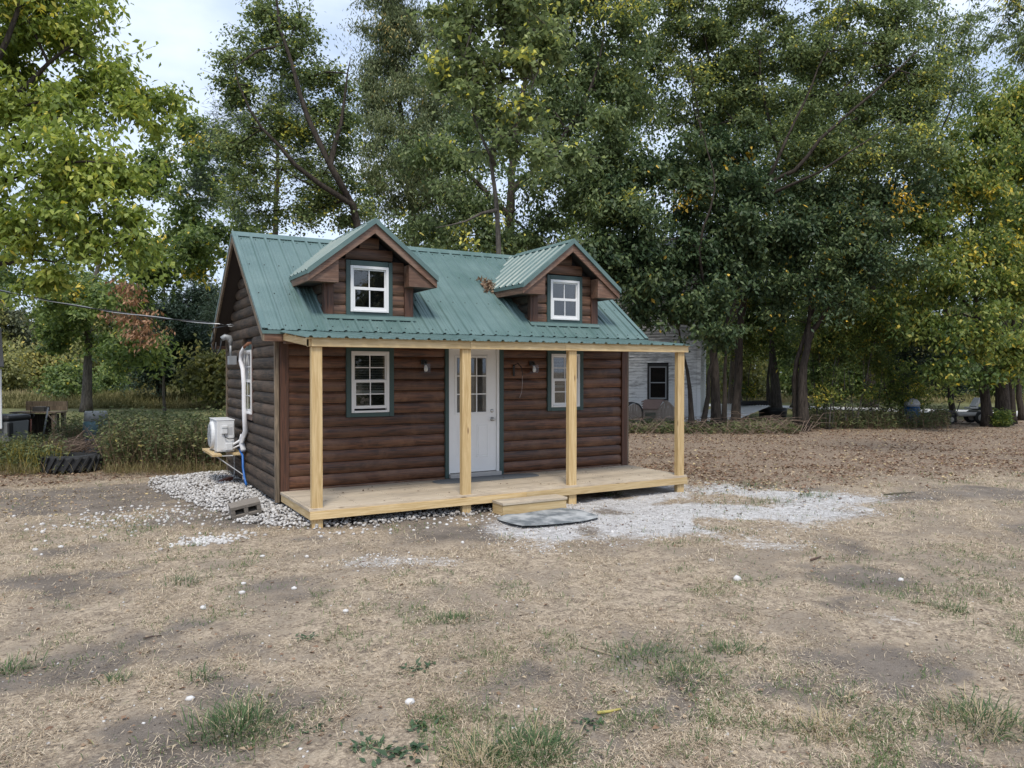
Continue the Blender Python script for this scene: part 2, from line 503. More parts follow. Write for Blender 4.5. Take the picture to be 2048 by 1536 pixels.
def masks(x, y):
    nz = vn1(x, y, 0.55, 4) - 0.5
    nf = vn2(x, y, 2.3, 4) - 0.5
    nh = vn3(x, y, 6.5, 3) - 0.5
    j = nz * 0.9 + nf * 0.5
    w = np.clip(0.5 - (poly_sd(x, y, WHITE) + 0.05 + j * 1.6) / 1.1, 0, 1)
    w = w * np.clip(1.1 - 1.1 * np.clip((vn3(x, y, 1.25, 4) - 0.50) * 5, 0, 1), 0.25, 1)
    w = np.maximum(w, 0.72 * np.clip(0.5 - (poly_sd(x, y, WHITE4) + j * 0.9) / 1.0, 0, 1))
    w = np.maximum(w, 0.4 * np.clip(0.5 - (poly_sd(x, y, WHITE2) + j * 0.5) / 0.3, 0, 1))
    w = np.maximum(w, 0.55 * np.clip(0.5 - (poly_sd(x, y, WHITE3) + j * 0.6) / 0.5, 0, 1))
    g = np.clip(0.5 - (poly_sd(x, y, GRAVEL) + j * 0.35) / 0.25, 0, 1)
    lit = np.clip(0.5 - (poly_sd(x, y, LITTER) + j * 3.0) / 2.2, 0, 1)
    lit = np.maximum(lit, np.clip((y - 4.2 + j * 1.5) / 0.8, 0, 1) * (x < 6) * np.clip((8.5 - y) / 2, 0, 1) * 0.8)
    dk = np.maximum(np.clip((vn3(x, y, 0.75, 5) - 0.52) * 5, 0, 1), np.clip((vn1(x + 7, y - 3, 1.9, 5) - 0.485) * 3.0, 0, 0.40))
    for q in DARK:
        dk = np.maximum(dk, 0.85 * np.clip(0.5 - (poly_sd(x, y, q) + nf * 1.7 + nz * 1.2 + nh * 0.8) / 0.5, 0, 1))
    dk = np.maximum(dk, np.clip(0.5 - (poly_sd(x, y, DECKP) + 0.1) / 0.3, 0, 1))  # bare dirt under the deck, its dark colour also painting the shaded gap
    lawn = np.clip((y - 8.5 + j * 2 - np.clip(x - 4, 0, 100) * 0.6) / 2.5, 0, 1)
    lawn = np.maximum(lawn, np.clip((depth2(x, y) - 30) / 3, 0, 1))
    return w, g, lit, dk, lawn

def depth2(x, y):
    return (x - CAM[0]) * _f[0] + (y - CAM[1]) * _f[1]

def height(x, y):
    h = 0.035 * (vn2(x, y, 0.7, 3) - 0.5) + 0.045 * (vn1(x, y, 2.6, 3) - 0.5) + 0.016 * (vn3(x, y, 6.3, 2) - 0.5)
    d = depth2(x, y)
    h = h * np.clip((45 - d) / 20, 0, 1)
    g = np.clip(-poly_sd(x, y, GRAVEL) / 0.5, 0, 1) * (x < 0.6)
    return h - 0.012 + 0.06 * g

def axis_pts(c0, lo, hi, s0, grow, far):
    a = list(np.arange(lo, hi, s0)); s = s0; p = a[-1]
    while p < far: s *= grow; p += s; a.append(p)
    s = s0; p = lo; b = []
    while p > -far: s *= grow; p -= s; b.append(p)
    return np.array(b[::-1] + a) + c0

gx = axis_pts(0, -8, 16, 0.115, 1.10, 700); gy = axis_pts(0, -9.5, 9, 0.115, 1.10, 700)
X, Y = np.meshgrid(gx, gy)
x, y = X.ravel(), Y.ravel()
mw, mg, ml, mdk, mlawn = masks(x, y)
V = np.stack([x, y, height(x, y)], 1)
nx, ny = len(gx), len(gy)
idx = np.arange(nx * ny).reshape(ny, nx)
F = np.stack([idx[:-1, :-1].ravel(), idx[:-1, 1:].ravel(), idx[1:, 1:].ravel(), idx[1:, :-1].ravel()], 1)

m, t, b = mat_new('dry_yard')
def attr(t, nm):
    a = t.nodes.new('ShaderNodeAttribute'); a.attribute_name = nm; return a.outputs['Fac']
co = t.nodes.new('ShaderNodeTexCoord').outputs['Object']
nf = noise(t, co, 38, 6, 0.7, 0.6)      # straw-sized
nm_ = noise(t, co, 9, 6, 0.65, 0.4)
nb = noise(t, co, 1.7, 5, 0.6, 0.3)
ng = noise(t, co, 140, 3, 0.7)
def thr(fac, nz, width=0.25, amt=0.8):
    """sharpen a soft mask with a noise"""
    s = math_(t, 'ADD', fac, math_(t, 'MULTIPLY', math_(t, 'SUBTRACT', nz, 0.5), amt))
    r_ = ramp(t, [(0.5 - width / 2, (0, 0, 0)), (0.5 + width / 2, (1, 1, 1))]); t.links.new(s, r_.inputs['Fac'])
    return r_.outputs['Color']
straw = ramp(t, [(0.37, (0.145, 0.116, 0.093)), (0.48, (0.33, 0.265, 0.198)), (0.60, (0.61, 0.50, 0.37))])
t.links.new(math_(t, 'ADD', math_(t, 'MULTIPLY', nf.outputs['Fac'], 0.6), math_(t, 'MULTIPLY', nm_.outputs['Fac'], 0.4)), straw.inputs['Fac'])
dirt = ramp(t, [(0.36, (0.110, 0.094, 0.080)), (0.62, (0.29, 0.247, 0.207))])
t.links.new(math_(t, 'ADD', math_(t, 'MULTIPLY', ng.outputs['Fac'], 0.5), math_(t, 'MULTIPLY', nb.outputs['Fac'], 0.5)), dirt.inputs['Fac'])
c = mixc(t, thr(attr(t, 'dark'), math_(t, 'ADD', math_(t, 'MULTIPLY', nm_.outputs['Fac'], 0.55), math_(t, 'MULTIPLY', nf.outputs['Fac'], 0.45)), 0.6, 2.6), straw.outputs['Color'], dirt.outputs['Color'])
litc = ramp(t, [(0.36, (0.11, 0.083, 0.064)), (0.5, (0.255, 0.195, 0.145)), (0.64, (0.45, 0.36, 0.275))]); t.links.new(nf.outputs['Fac'], litc.inputs['Fac'])
c = mixc(t, thr(attr(t, 'litter'), nm_.outputs['Fac'], 0.6, 1.6), c, litc.outputs['Color'])
whc = ramp(t, [(0.36, (0.26, 0.24, 0.225)), (0.50, (0.52, 0.505, 0.495)), (0.62, (0.72, 0.71, 0.70))])
t.links.new(math_(t, 'ADD', math_(t, 'MULTIPLY', ng.outputs['Fac'], 0.55), math_(t, 'MULTIPLY', nm_.outputs['Fac'], 0.45)), whc.inputs['Fac'])
c = mixc(t, thr(attr(t, 'white'), math_(t, 'ADD', math_(t, 'MULTIPLY', nm_.outputs['Fac'], 0.5), math_(t, 'MULTIPLY', nf.outputs['Fac'], 0.5)), 0.4, 2.2), c, whc.outputs['Color'])
c = mixc(t, math_(t, 'MULTIPLY', attr(t, 'gravel'), 0.7), c, (0.10, 0.09, 0.085))
lw = ramp(t, [(0.3, (0.095, 0.105, 0.045)), (0.7, (0.22, 0.21, 0.10))]); t.links.new(nm_.outputs['Fac'], lw.inputs['Fac'])
c = mixc(t, thr(attr(t, 'lawn'), nm_.outputs['Fac'], 0.5, 0.5), c, lw.outputs['Color'])
t.links.new(c, b.inputs['Base Color']); b.inputs['Roughness'].default_value = 1.0; b.inputs['Specular IOR Level'].default_value = 0.1
hh = math_(t, 'ADD', math_(t, 'MULTIPLY', nf.outputs['Fac'], 0.7), math_(t, 'MULTIPLY', ng.outputs['Fac'], 0.3))
bump(t, b, hh, 0.9, 0.03)
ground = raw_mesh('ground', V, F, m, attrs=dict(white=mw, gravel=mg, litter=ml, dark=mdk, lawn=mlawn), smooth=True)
tag(ground, kind='structure')

# the pale gravel road beyond the trees
road = MB()
rp = [(1380, 806.5, 811.5), (1600, 812, 817), (1800, 816.5, 823.5), (2100, 823, 836), (2500, 834, 858)]
pts = [(gp(u, a, 0.02), gp(u, b_, 0.02)) for u, a, b_ in rp]
far_end = pts[0][0] + (pts[0][0] - pts[1][0]) * 4, pts[0][1] + (pts[0][1] - pts[1][1]) * 4
pts = [far_end] + pts
for (a, b_), (c_, d_) in zip(pts[:-1], pts[1:]):
    road.poly([b_, d_, c_, a])
o = road.build('road', plain('pale_gravel_road', (0.62, 0.61, 0.60), 0.95, var=0.2, scale=3))
tag(o, kind='structure')

# ---------------------------------------------------------------- scattering on the ground
rng = np.random.RandomState(11)
def wedge(n, d0, d1, side=1.12, power=2.0):
    """points of the ground in front of the camera, denser near it"""
    u = rng.rand(n)
    if power == 2.0: d = d0 * (d1 / d0) ** u
    else: d = d0 + (d1 - d0) * u ** power
    lat = (rng.rand(n) * 2 - 1) * d * 0.675 * side
    fx = np.array([math.sin(YAW), math.cos(YAW)]); rx = np.array([math.cos(YAW), -math.sin(YAW)])
    return CAM[0] + fx[0] * d + rx[0] * lat, CAM[1] + fx[1] * d + rx[1] * lat

def blades(x, y, z, length, width, elev, az, bend, tint):
    """thin bent blades: 4 points, 2 triangles each"""
    n = len(x)
    dx, dy = np.cos(az), np.sin(az)
    ce, se = np.cos(elev), np.sin(elev)
    base = np.stack([x, y, z], 1)
    e2 = elev - bend
    mid = base + np.stack([dx * ce, dy * ce, se], 1) * (length * 0.55)[:, None]
    tip = mid + np.stack([dx * np.cos(e2), dy * np.cos(e2), np.sin(e2)], 1) * (length * 0.45)[:, None]
    side = np.stack([-dy, dx, np.zeros(n)], 1) * (width / 2)[:, None]
    V = np.stack([base, mid + side, tip, mid - side], 1).reshape(-1, 3)
    k = np.arange(n)[:, None] * 4
    F = np.concatenate([k + np.array([[0, 1, 3]]), k + np.array([[1, 2, 3]])], 1).reshape(-1, 3)
    return V, F, np.repeat(tint, 4)

def leafset(pos, axis, normal, length, width, fold, tint):
    """leaf: a rhombus folded along its midrib"""
    side = np.cross(axis, normal); side /= np.linalg.norm(side, axis=1)[:, None] + 1e-9
    nrm = np.cross(side, axis)
    l = length[:, None]; w_ = width[:, None] / 2; f = fold[:, None]
    mid = pos + axis * l * 0.42
    V = np.stack([pos, mid + side * w_ + nrm * f * w_, pos + axis * l, mid - side * w_ + nrm * f * w_], 1).reshape(-1, 3)
    k = np.arange(len(pos))[:, None] * 4
    F = np.concatenate([k + np.array([[0, 2, 1]]), k + np.array([[0, 3, 2]])], 1).reshape(-1, 3)
    return V, F, np.repeat(tint, 4)

def clear_of_house(x, y, pad=0.0):
    inside = (x > -0.03 - pad) & (x < 6.34 + pad) & (y > -1.70 - pad) & (y < 4.2 + pad)
    return ~inside

# dry grass lying flat
M['dry_grass'] = leaf_mat('dry_grass', [(0.0, (0.16, 0.12, 0.085)), (0.3, (0.36, 0.285, 0.20)), (0.6, (0.56, 0.46, 0.335)), (0.92, (0.73, 0.625, 0.475)), (1.0, (0.15, 0.18, 0.08))], 0.15, 0.8, 0.15)
x, y = wedge(470000, 3.5, 16)
mw, mg, ml, mdk, mlawn = masks(x, y)
pr = 0.9 * (1 - mw * 0.95) * (1 - mg) * (1 - 0.74 * np.clip(mdk * 1.1, 0, 1)) * (1 - 0.75 * ml)
clump = vn2(x, y, 3.1, 3)
pr = pr * np.clip((clump - 0.36) * 5.0, 0.06, 1) * np.clip((vn1(x, y, 0.9, 3) - 0.22) * 3.2, 0.3, 1)
k = (rng.rand(len(x)) < pr) & clear_of_house(x, y)
x, y = x[k], y[k]; n = len(x)
z = height(x, y) + rng.rand(n) * 0.012
tint = np.clip(rng.beta(2.2, 1.8, n) * 0.93 - 0.0 + (vn1(x, y, 1.3, 3) - 0.5) * 0.5, 0, 0.93)
tint = np.where(rng.rand(n) < 0.035, 1.0, tint)
sc = np.clip(depth2(x, y) / 7.0, 0.8, 2.0)
V, F, T = blades(x, y, z, (0.012 + 0.085 * rng.rand(n) ** 2.2) * sc ** 0.7, (0.003 + 0.0042 * rng.rand(n)) * sc,
                 np.clip(rng.normal(0.22, 0.3, n), -0.05, 1.2), rng.rand(n) * 6.283, rng.normal(0.35, 0.5, n), tint)
o = raw_mesh('dry_grass', V, F, M['dry_grass'], attrs=dict(tint=T))
tag(o, 'short straw coloured dead grass lying over the bare yard', 'dry grass', kind='stuff')

# thin green grass coming through
M['green_grass'] = leaf_mat('green_grass', [(0.0, (0.050, 0.090, 0.030)), (0.5, (0.092, 0.155, 0.050)), (0.85, (0.16, 0.22, 0.080)), (1.0, (0.42, 0.36, 0.22))], 0.3, 0.55, 0.3)
def green_mask(x, y):
    g = np.clip((vn3(x + 40, y + 11, 0.8, 3) - 0.54) * 5, 0, 1)
    for u, v, ru, rv in ((1300, 1330, 130, 40), (860, 1230, 230, 55), (1850, 1190, 170, 60), (1980, 1120, 120, 50), (330, 1060, 160, 20), (880, 1240, 60, 25), (1500, 975, 60, 9), (1400, 1300, 120, 50), (1250, 985, 60, 8)):
        c_ = gp(u, v); e = gp(u + ru, v); h_ = gp(u, v + rv)
        a_ = (np.hypot(x - c_[0], y - c_[1]) / (0.5 * np.hypot(*(e - c_)[:2]) + 0.5 * np.hypot(*(h_ - c_)[:2])))
        g = np.maximum(g, np.clip(1.25 - a_, 0, 1))
    g = np.maximum(g, np.clip((vn2(x - 9, y + 5, 2.4, 3) - 0.655) * 10, 0, 0.8))
    return g
x, y = wedge(170000, 3.5, 15)
mw, mg, ml, mdk, mlawn = masks(x, y)
pr = green_mask(x, y) * np.clip((vn1(x, y, 5.0, 3) - 0.42) * 5, 0, 1) * (1 - 0.75 * mw) * (1 - mg) * (1 - 0.6 * mdk)
k = (rng.rand(len(x)) < pr * 0.95 + 0.010) & clear_of_house(x, y)
x, y = x[k], y[k]; n = len(x)
sc = np.clip(depth2(x, y) / 7.0, 0.8, 2.0)
V, F, T = blades(x, y, height(x, y), (0.03 + 0.06 * rng.rand(n)), (0.004 + 0.004 * rng.rand(n)) * sc,
                 np.clip(rng.normal(0.75, 0.35, n), 0.1, 1.5), rng.rand(n) * 6.283, rng.normal(0.6, 0.4, n), np.clip(rng.beta(2, 2, n) + (rng.rand(n) < 0.08) * 0.6, 0, 1))
o = raw_mesh('green_grass', V, F, M['green_grass'], attrs=dict(tint=T))
tag(o, 'thin patches of green grass growing through the dry yard', 'grass', kind='stuff')

# mown lawn and rough grass further back
x = rng.uniform(-16, 26, 60000); y = rng.uniform(5, 32, 60000)
mw, mg, ml, mdk, mlawn = masks(x, y)
k = (rng.rand(len(x)) < mlawn * 0.8)
x, y = x[k], y[k]; n = len(x)
V, F, T = blades(x, y, height(x, y), 0.05 + 0.07 * rng.rand(n), 0.012 + 0.012 * rng.rand(n), rng.normal(0.9, 0.3, n), rng.rand(n) * 6.283, rng.normal(0.5, 0.4, n), np.clip(rng.beta(2, 2, n) + 0.1, 0, 1))
o = raw_mesh('lawn_grass', V, F, M['green_grass'], attrs=dict(tint=T))
tag(o, 'mown green grass behind the weeds and the cabin', 'grass', kind='stuff')

# fallen leaves
M['fallen_leaf'] = leaf_mat('fallen_leaf', [(0.0, (0.075, 0.042, 0.028)), (0.4, (0.17, 0.10, 0.065)), (0.7, (0.29, 0.19, 0.125)), (0.9, (0.50, 0.40, 0.27)), (1.0, (0.60, 0.46, 0.16))], 0.12, 0.7, 0.25)
def flat_leaves(x, y, size, tint, lift=0.01, tilt=0.35):
    n = len(x); az = rng.rand(n) * 6.283
    ax = np.stack([np.cos(az), np.sin(az), rng.normal(0, tilt * 0.6, n)], 1); ax /= np.linalg.norm(ax, axis=1)[:, None]
    nr = np.stack([rng.normal(0, tilt, n), rng.normal(0, tilt, n), np.ones(n)], 1)
    p = np.stack([x, y, height(x, y) + lift * rng.rand(n) + 0.004], 1)
    return leafset(p, ax, nr, size, size * rng.uniform(0.45, 0.8, n), rng.uniform(-0.2, 0.9, n), tint)
x1, y1 = wedge(150000, 9.5, 34)
ml = masks(x1, y1)[2]
k = (rng.rand(len(x1)) < ml * 0.8 * np.clip((vn2(x1, y1, 1.1, 4) - 0.34) * 4.5, 0.3, 1)) & clear_of_house(x1, y1, 0.05)
x1, y1 = x1[k], y1[k]
x2, y2 = wedge(1500, 3.6, 14)
k = clear_of_house(x2, y2, 0.05); x2, y2 = x2[k], y2[k]
xw, yw = wedge(9000, 7.5, 15); k = (rng.rand(len(xw)) < 0.28 * masks(xw, yw)[0]) & clear_of_house(xw, yw, 0.05); x2 = np.concatenate([x2, xw[k]]); y2 = np.concatenate([y2, yw[k]]); nw = int(k.sum())
# a drift of pale yellow leaves at the left edge
c_ = gp(110, 1000); x3 = rng.normal(c_[0] - 0.4, 1.0, 700); y3 = rng.normal(c_[1], 0.8, 700)
x = np.concatenate([x1, x2, x3]); y = np.concatenate([y1, y2, y3]); n = len(x)
tint = np.clip(rng.beta(1.9, 2.2, n), 0, 0.93); tint[len(x1):] = np.clip(tint[len(x1):] + 0.3, 0, 0.9); tint[:len(x1)] = np.clip(tint[:len(x1)] + 0.1, 0, 0.93)
tint[len(x1) + len(x2) - nw:len(x1) + len(x2)] = rng.uniform(0, 0.5, nw); tint[len(x1) + len(x2):] = rng.uniform(0.72, 0.97, len(x3))
size = 0.035 + 0.055 * rng.rand(n)
size[len(x1):] *= np.where(np.arange(n - len(x1)) < len(x2), 0.55, 0.7)
V, F, T = flat_leaves(x, y, size, tint)
o = raw_mesh('fallen_leaves', V, F, M['fallen_leaf'], attrs=dict(tint=T))
tag(o, 'brown and tan fallen leaves covering the ground under the trees', 'fallen leaves', kind='stuff')

# stones
def stone_verts(seed, flat=0.75):
    r_ = np.random.RandomState(seed)
    p = (1 + 5 ** 0.5) / 2
    v = np.array([(-1, p, 0), (1, p, 0), (-1, -p, 0), (1, -p, 0), (0, -1, p), (0, 1, p), (0, -1, -p), (0, 1, -p), (p, 0, -1), (p, 0, 1), (-p, 0, -1), (-p, 0, 1)], float)
    v /= np.linalg.norm(v, axis=1)[:, None]
    v = v * r_.uniform(0.72, 1.12, (12, 1)) * np.array([1, r_.uniform(0.65, 0.95), flat * r_.uniform(0.7, 1.1)])
    return v
ICO = np.array([(0, 11, 5), (0, 5, 1), (0, 1, 7), (0, 7, 10), (0, 10, 11), (1, 5, 9), (5, 11, 4), (11, 10, 2), (10, 7, 6), (7, 1, 8), (3, 9, 4), (3, 4, 2), (3, 2, 6), (3, 6, 8), (3, 8, 9), (4, 9, 5), (2, 4, 11), (6, 2, 10), (8, 6, 7), (9, 8, 1)])
SV = [stone_verts(i) for i in range(14)]
def stones(name, P, size, mat, tint):
    n = len(P); kind = rng.randint(0, 14, n); az = rng.rand(n) * 6.283; ti = rng.normal(0, 0.35, n)
    base = np.stack([SV[i] for i in kind])
    ca, sa = np.cos(az)[:, None], np.sin(az)[:, None]; ct, st = np.cos(ti)[:, None], np.sin(ti)[:, None]
    X_, Y_, Z_ = base[:, :, 0], base[:, :, 1], base[:, :, 2]
    Y2, Z2 = Y_ * ct - Z_ * st, Y_ * st + Z_ * ct
    V = np.stack([X_ * ca - Y2 * sa, X_ * sa + Y2 * ca, Z2], 2) * size[:, None, None] + P[:, None, :]
    F = (np.arange(n)[:, None, None] * 12 + ICO[None]).reshape(-1, 3)
    return raw_mesh(name, V.reshape(-1, 3), F, mat, attrs=dict(tint=np.repeat(tint, 12)))
m, t, b = mat_new('white_stone')
a = t.nodes.new('ShaderNodeAttribute'); a.attribute_name = 'tint'
r_ = ramp(t, [(0.0, (0.24, 0.215, 0.19)), (0.5, (0.50, 0.485, 0.47)), (1.0, (0.76, 0.75, 0.74))]); t.links.new(a.outputs['Fac'], r_.inputs['Fac'])
nn = noise(t, t.nodes.new('ShaderNodeTexCoord').outputs['Object'], 60, 4, 0.6)
t.links.new(mixc(t, nn.outputs['Fac'], mixc(t, 0.35, r_.outputs['Color'], (0.2, 0.17, 0.14)), r_.outputs['Color']), b.inputs['Base Color'])
b.inputs['Roughness'].default_value = 0.9; bump(t, b, nn.outputs['Fac'], 0.4, 0.01)
M['stone'] = m

x = rng.uniform(-1.6, 3.3, 24000); y = rng.uniform(-2.0, 4.7, 24000)
g = masks(x, y)[1]
k = (rng.rand(len(x)) < g * 0.95) & ~((x > 0.25) & (y > -1.15))
x, y = x[k], y[k]; n = len(x)
sz = rng.uniform(0.013, 0.034, n)
hz = height(x, y) + sz * 0.3 + rng.rand(n) * 0.035
o = stones('gravel', np.stack([x, y, hz], 1), sz, M['stone'], np.clip(rng.normal(0.62, 0.22, n) - 0.3 * (x > 0.3), 0, 1))  # stones by and under the deck tinted darker to paint the shade there
tag(o, 'loose pale gravel piled along the side of the cabin', 'gravel', kind='stuff')
# thin spread of stones left of the pile, and chips in the white dust
c1 = gp(420, 1078); xa = rng.normal(c1[0], 0.24, 260); ya = rng.normal(c1[1], 0.13, 260)
c1 = gp(300, 1030); xb = rng.normal(c1[0], 0.75, 330); yb = rng.normal(c1[1], 0.5, 330)
xe = rng.uniform(0, 3.2, 90); ye = rng.normal(-1.95, 0.16, 90)
xc, yc = wedge(65000, 7.5, 15); k = rng.rand(len(xc)) < masks(xc, yc)[0] * 0.5; xc, yc = xc[k], yc[k]
xd, yd = wedge(500, 3.8, 13); k = clear_of_house(xd, yd); xd, yd = xd[k], yd[k]
x = np.concatenate([xa, xb, xe, xc, xd]); y = np.concatenate([ya, yb, ye, yc, yd]); n = len(x)
sz = np.concatenate([rng.uniform(0.012, 0.034, len(xa) + len(xb) + len(xe)), rng.uniform(0.004, 0.018, len(xc)) ** 1.0, rng.uniform(0.004, 0.014, len(xd))])
k = clear_of_house(x, y) | (y < -1.5); x, y, sz = x[k], y[k], sz[k]; n = len(x)
o = stones('loose_gravel', np.stack([x, y, height(x, y) + sz * 0.25], 1), sz, M['stone'], np.clip(rng.normal(0.66, 0.2, n), 0, 1))
tag(o, 'pale stone chips spread thinly over the yard', 'gravel', kind='stuff')

# crumbs of earth on the bare patches
m, t, b = mat_new('earth_clod')
a = t.nodes.new('ShaderNodeAttribute'); a.attribute_name = 'tint'
r_ = ramp(t, [(0, (0.07, 0.06, 0.055)), (1, (0.24, 0.205, 0.18))]); t.links.new(a.outputs['Fac'], r_.inputs['Fac']); t.links.new(r_.outputs['Color'], b.inputs['Base Color']); b.inputs['Roughness'].default_value = 1.0
x, y = wedge(60000, 3.6, 14); mdk = masks(x, y)[3]; k = (rng.rand(len(x)) < mdk * 0.22 + 0.012) & clear_of_house(x, y); x, y = x[k], y[k]; n = len(x)
sz = 0.003 + 0.011 * rng.rand(n) ** 2.5
o = stones('earth_crumbs', np.stack([x, y, height(x, y) + sz * 0.2], 1), sz, m, rng.rand(n)); tag(o, 'small crumbs of dry earth on the bare patches of the yard', 'earth', kind='stuff')
# ================================================================= THE LOG CABIN
W, D, P = 6.314, 4.157, 1.665
ZD = 0.265
ZE, ZR, OV, GL, GR = 2.594, 4.31, 0.26, 0.29, 0.315
SL = (ZR - ZE) / (D / 2 + OV)
TH = math.atan(SL)
def roof_z(y): return ZE + (min(y, D - y) + OV) * SL

cabin = thing('log_cabin', 'small brown log cabin with green ribbed metal roof, two dormers and a new pine porch', 'cabin', (W / 2, D / 2, 0.0))

# closed shell behind the log siding, painted near black for the unlit room
mb = MB()
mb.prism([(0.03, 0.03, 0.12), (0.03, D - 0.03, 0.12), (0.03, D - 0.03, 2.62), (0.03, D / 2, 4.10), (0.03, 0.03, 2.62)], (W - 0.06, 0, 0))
mb.build('room_dark_shell', M['painted_room_dark'], cabin)
for yy in (0.25, D - 0.35):
    MB().box(0.02, W - 0.02, yy, yy + 0.12, -0.02, 0.118).build('skid', M['brown_board_x'], cabin)

LH = 0.1765
Z0 = 0.29
def arc(h, depth, n=7):
    return [(-0.008 - depth * max(0.0, math.sin(math.pi * (0.04 + 0.92 * i / (n - 1)))) ** 0.5, 0.004 + (h - 0.008) * i / (n - 1)) for i in range(n)]
def log_x(x0, x1, z0, h, y0, sgn, mat, depth=0.030, parent=cabin, base=0.028):
    """log siding along X on the plane y0, bulging towards sgn*Y; a little out of true"""
    j = rng.normal(0, 0.0025)
    prof = [(y0 - sgn * (o_ - j), z0 + z_) for o_, z_ in arc(h, depth)]
    pts = [(x0, a, z_) for a, z_ in prof] + [(x0, y0 - sgn * base, z0 + h - 0.004), (x0, y0 - sgn * base, z0 + 0.004)]
    return MB().prism(pts, (x1 - x0, 0, 0)).build('log', mat, parent, origin=((x0 + x1) / 2, y0, z0 + h / 2))
def log_y(y0, y1, z0, h, x0, sgn, mat, depth=0.052, parent=cabin, base=0.028):
    j = rng.normal(0, 0.004)
    prof = [(x0 - sgn * (o_ - j), z0 + z_) for o_, z_ in arc(h, depth)]
    pts = [(a, y0, z_) for a, z_ in prof] + [(x0 - sgn * base, y0, z0 + h - 0.004), (x0 - sgn * base, y0, z0 + 0.004)]
    return MB().prism(pts, (0, y1 - y0, 0)).build('log', mat, parent, origin=(x0, (y0 + y1) / 2, z0 + h / 2))

def cut(a0, a1, z0, z1, holes):
    segs = [(a0, a1)]
    for (h0, h1, hz0, hz1) in holes:
        if z1 > hz0 + 0.02 and z0 < hz1 - 0.02:
            ns = []
            for s0, s1 in segs:
                if h1 <= s0 or h0 >= s1: ns.append((s0, s1)); continue
                if h0 > s0: ns.append((s0, h0))
                if h1 < s1: ns.append((h1, s1))
            segs = ns
    return [s_ for s_ in segs if s_[1] - s_[0] > 0.03]

FRONT_HOLES = [(2.609, 3.682, 0.2, 2.46), (0.977, 1.732, 1.335, 2.385), (4.566, 5.309, 1.335, 2.375)]
for k in range(13):
    z0 = Z0 + k * LH
    for a, b_ in cut(0.124, W - 0.127, z0, z0 + LH, FRONT_HOLES):
        log_x(a, b_, z0, LH, 0.0, -1, M['log_front'])
# front corner boards
for x0, x1 in ((0.0, 0.124), (W - 0.127, W)):
    MB().box(x0, x1, -0.062, 0.03, 0.19, 2.56).build('corner_board', M['brown_board_z'], cabin, bevel=0.006)
# band under the logs behind the deck
MB().box(0.124, W - 0.127, -0.045, 0.02, 0.13, 0.288).build('sill_board', M['brown_board_x'], cabin)

# gable ends
SIDE_HOLES = [(1.672, 2.56, 1.19, 2.46)]
for x0, sgn, holes in ((0.0, -1, SIDE_HOLES), (W, 1, [])):
    k = -1
    while True:
        z0 = Z0 - 0.015 + k * LH
        zc = z0 + LH * 0.55
        ymin = max(0.045, (zc + 0.16 - ZE) / SL - OV)
        if ymin > D / 2 - 0.12 or zc > ZR: break
        for a, b_ in cut(ymin, D - ymin, z0, z0 + LH, holes):
            log_y(a, b_, z0, LH, x0, sgn, M['log_side'], depth=0.050)
        k += 1
    for yy in (-0.012, D - 0.035):
        MB().box(x0 - (0.068 if sgn < 0 else -0.004), x0 + (0.068 if sgn > 0 else -0.004), yy, yy + 0.05, 0.10, 2.62).build('corner_board', M['grey_board_z'], cabin, bevel=0.005)
for k in range(-1, 13):
    log_x(0.03, W - 0.03, Z0 + k * LH, LH, D, 1, M['log_side'])

# ---------------------------------------------------------------- windows and door (parts of the cabin)
class Frame:
    """a = along the wall, n = out of the wall"""
    def __init__(s, o, a, n): s.o = np.array(o, float); s.a = np.array(a, float); s.nn = np.array(n, float)
    def p(s, a, n, z): return s.o + s.a * a + s.nn * n + np.array([0, 0, z])
    def box(s, mb, a0, a1, n0, n1, z0, z1):
        c = s.p((a0 + a1) / 2, (n0 + n1) / 2, (z0 + z1) / 2)
        return mb.obox(c, s.a * (a1 - a0) / 2, s.nn * (n1 - n0) / 2, np.array([0, 0, (z1 - z0) / 2]))

def trim_board(fr, parent, mat, *b6):
    return fr.box(MB(), *b6).build('trim_board', mat, parent, bevel=0.004)

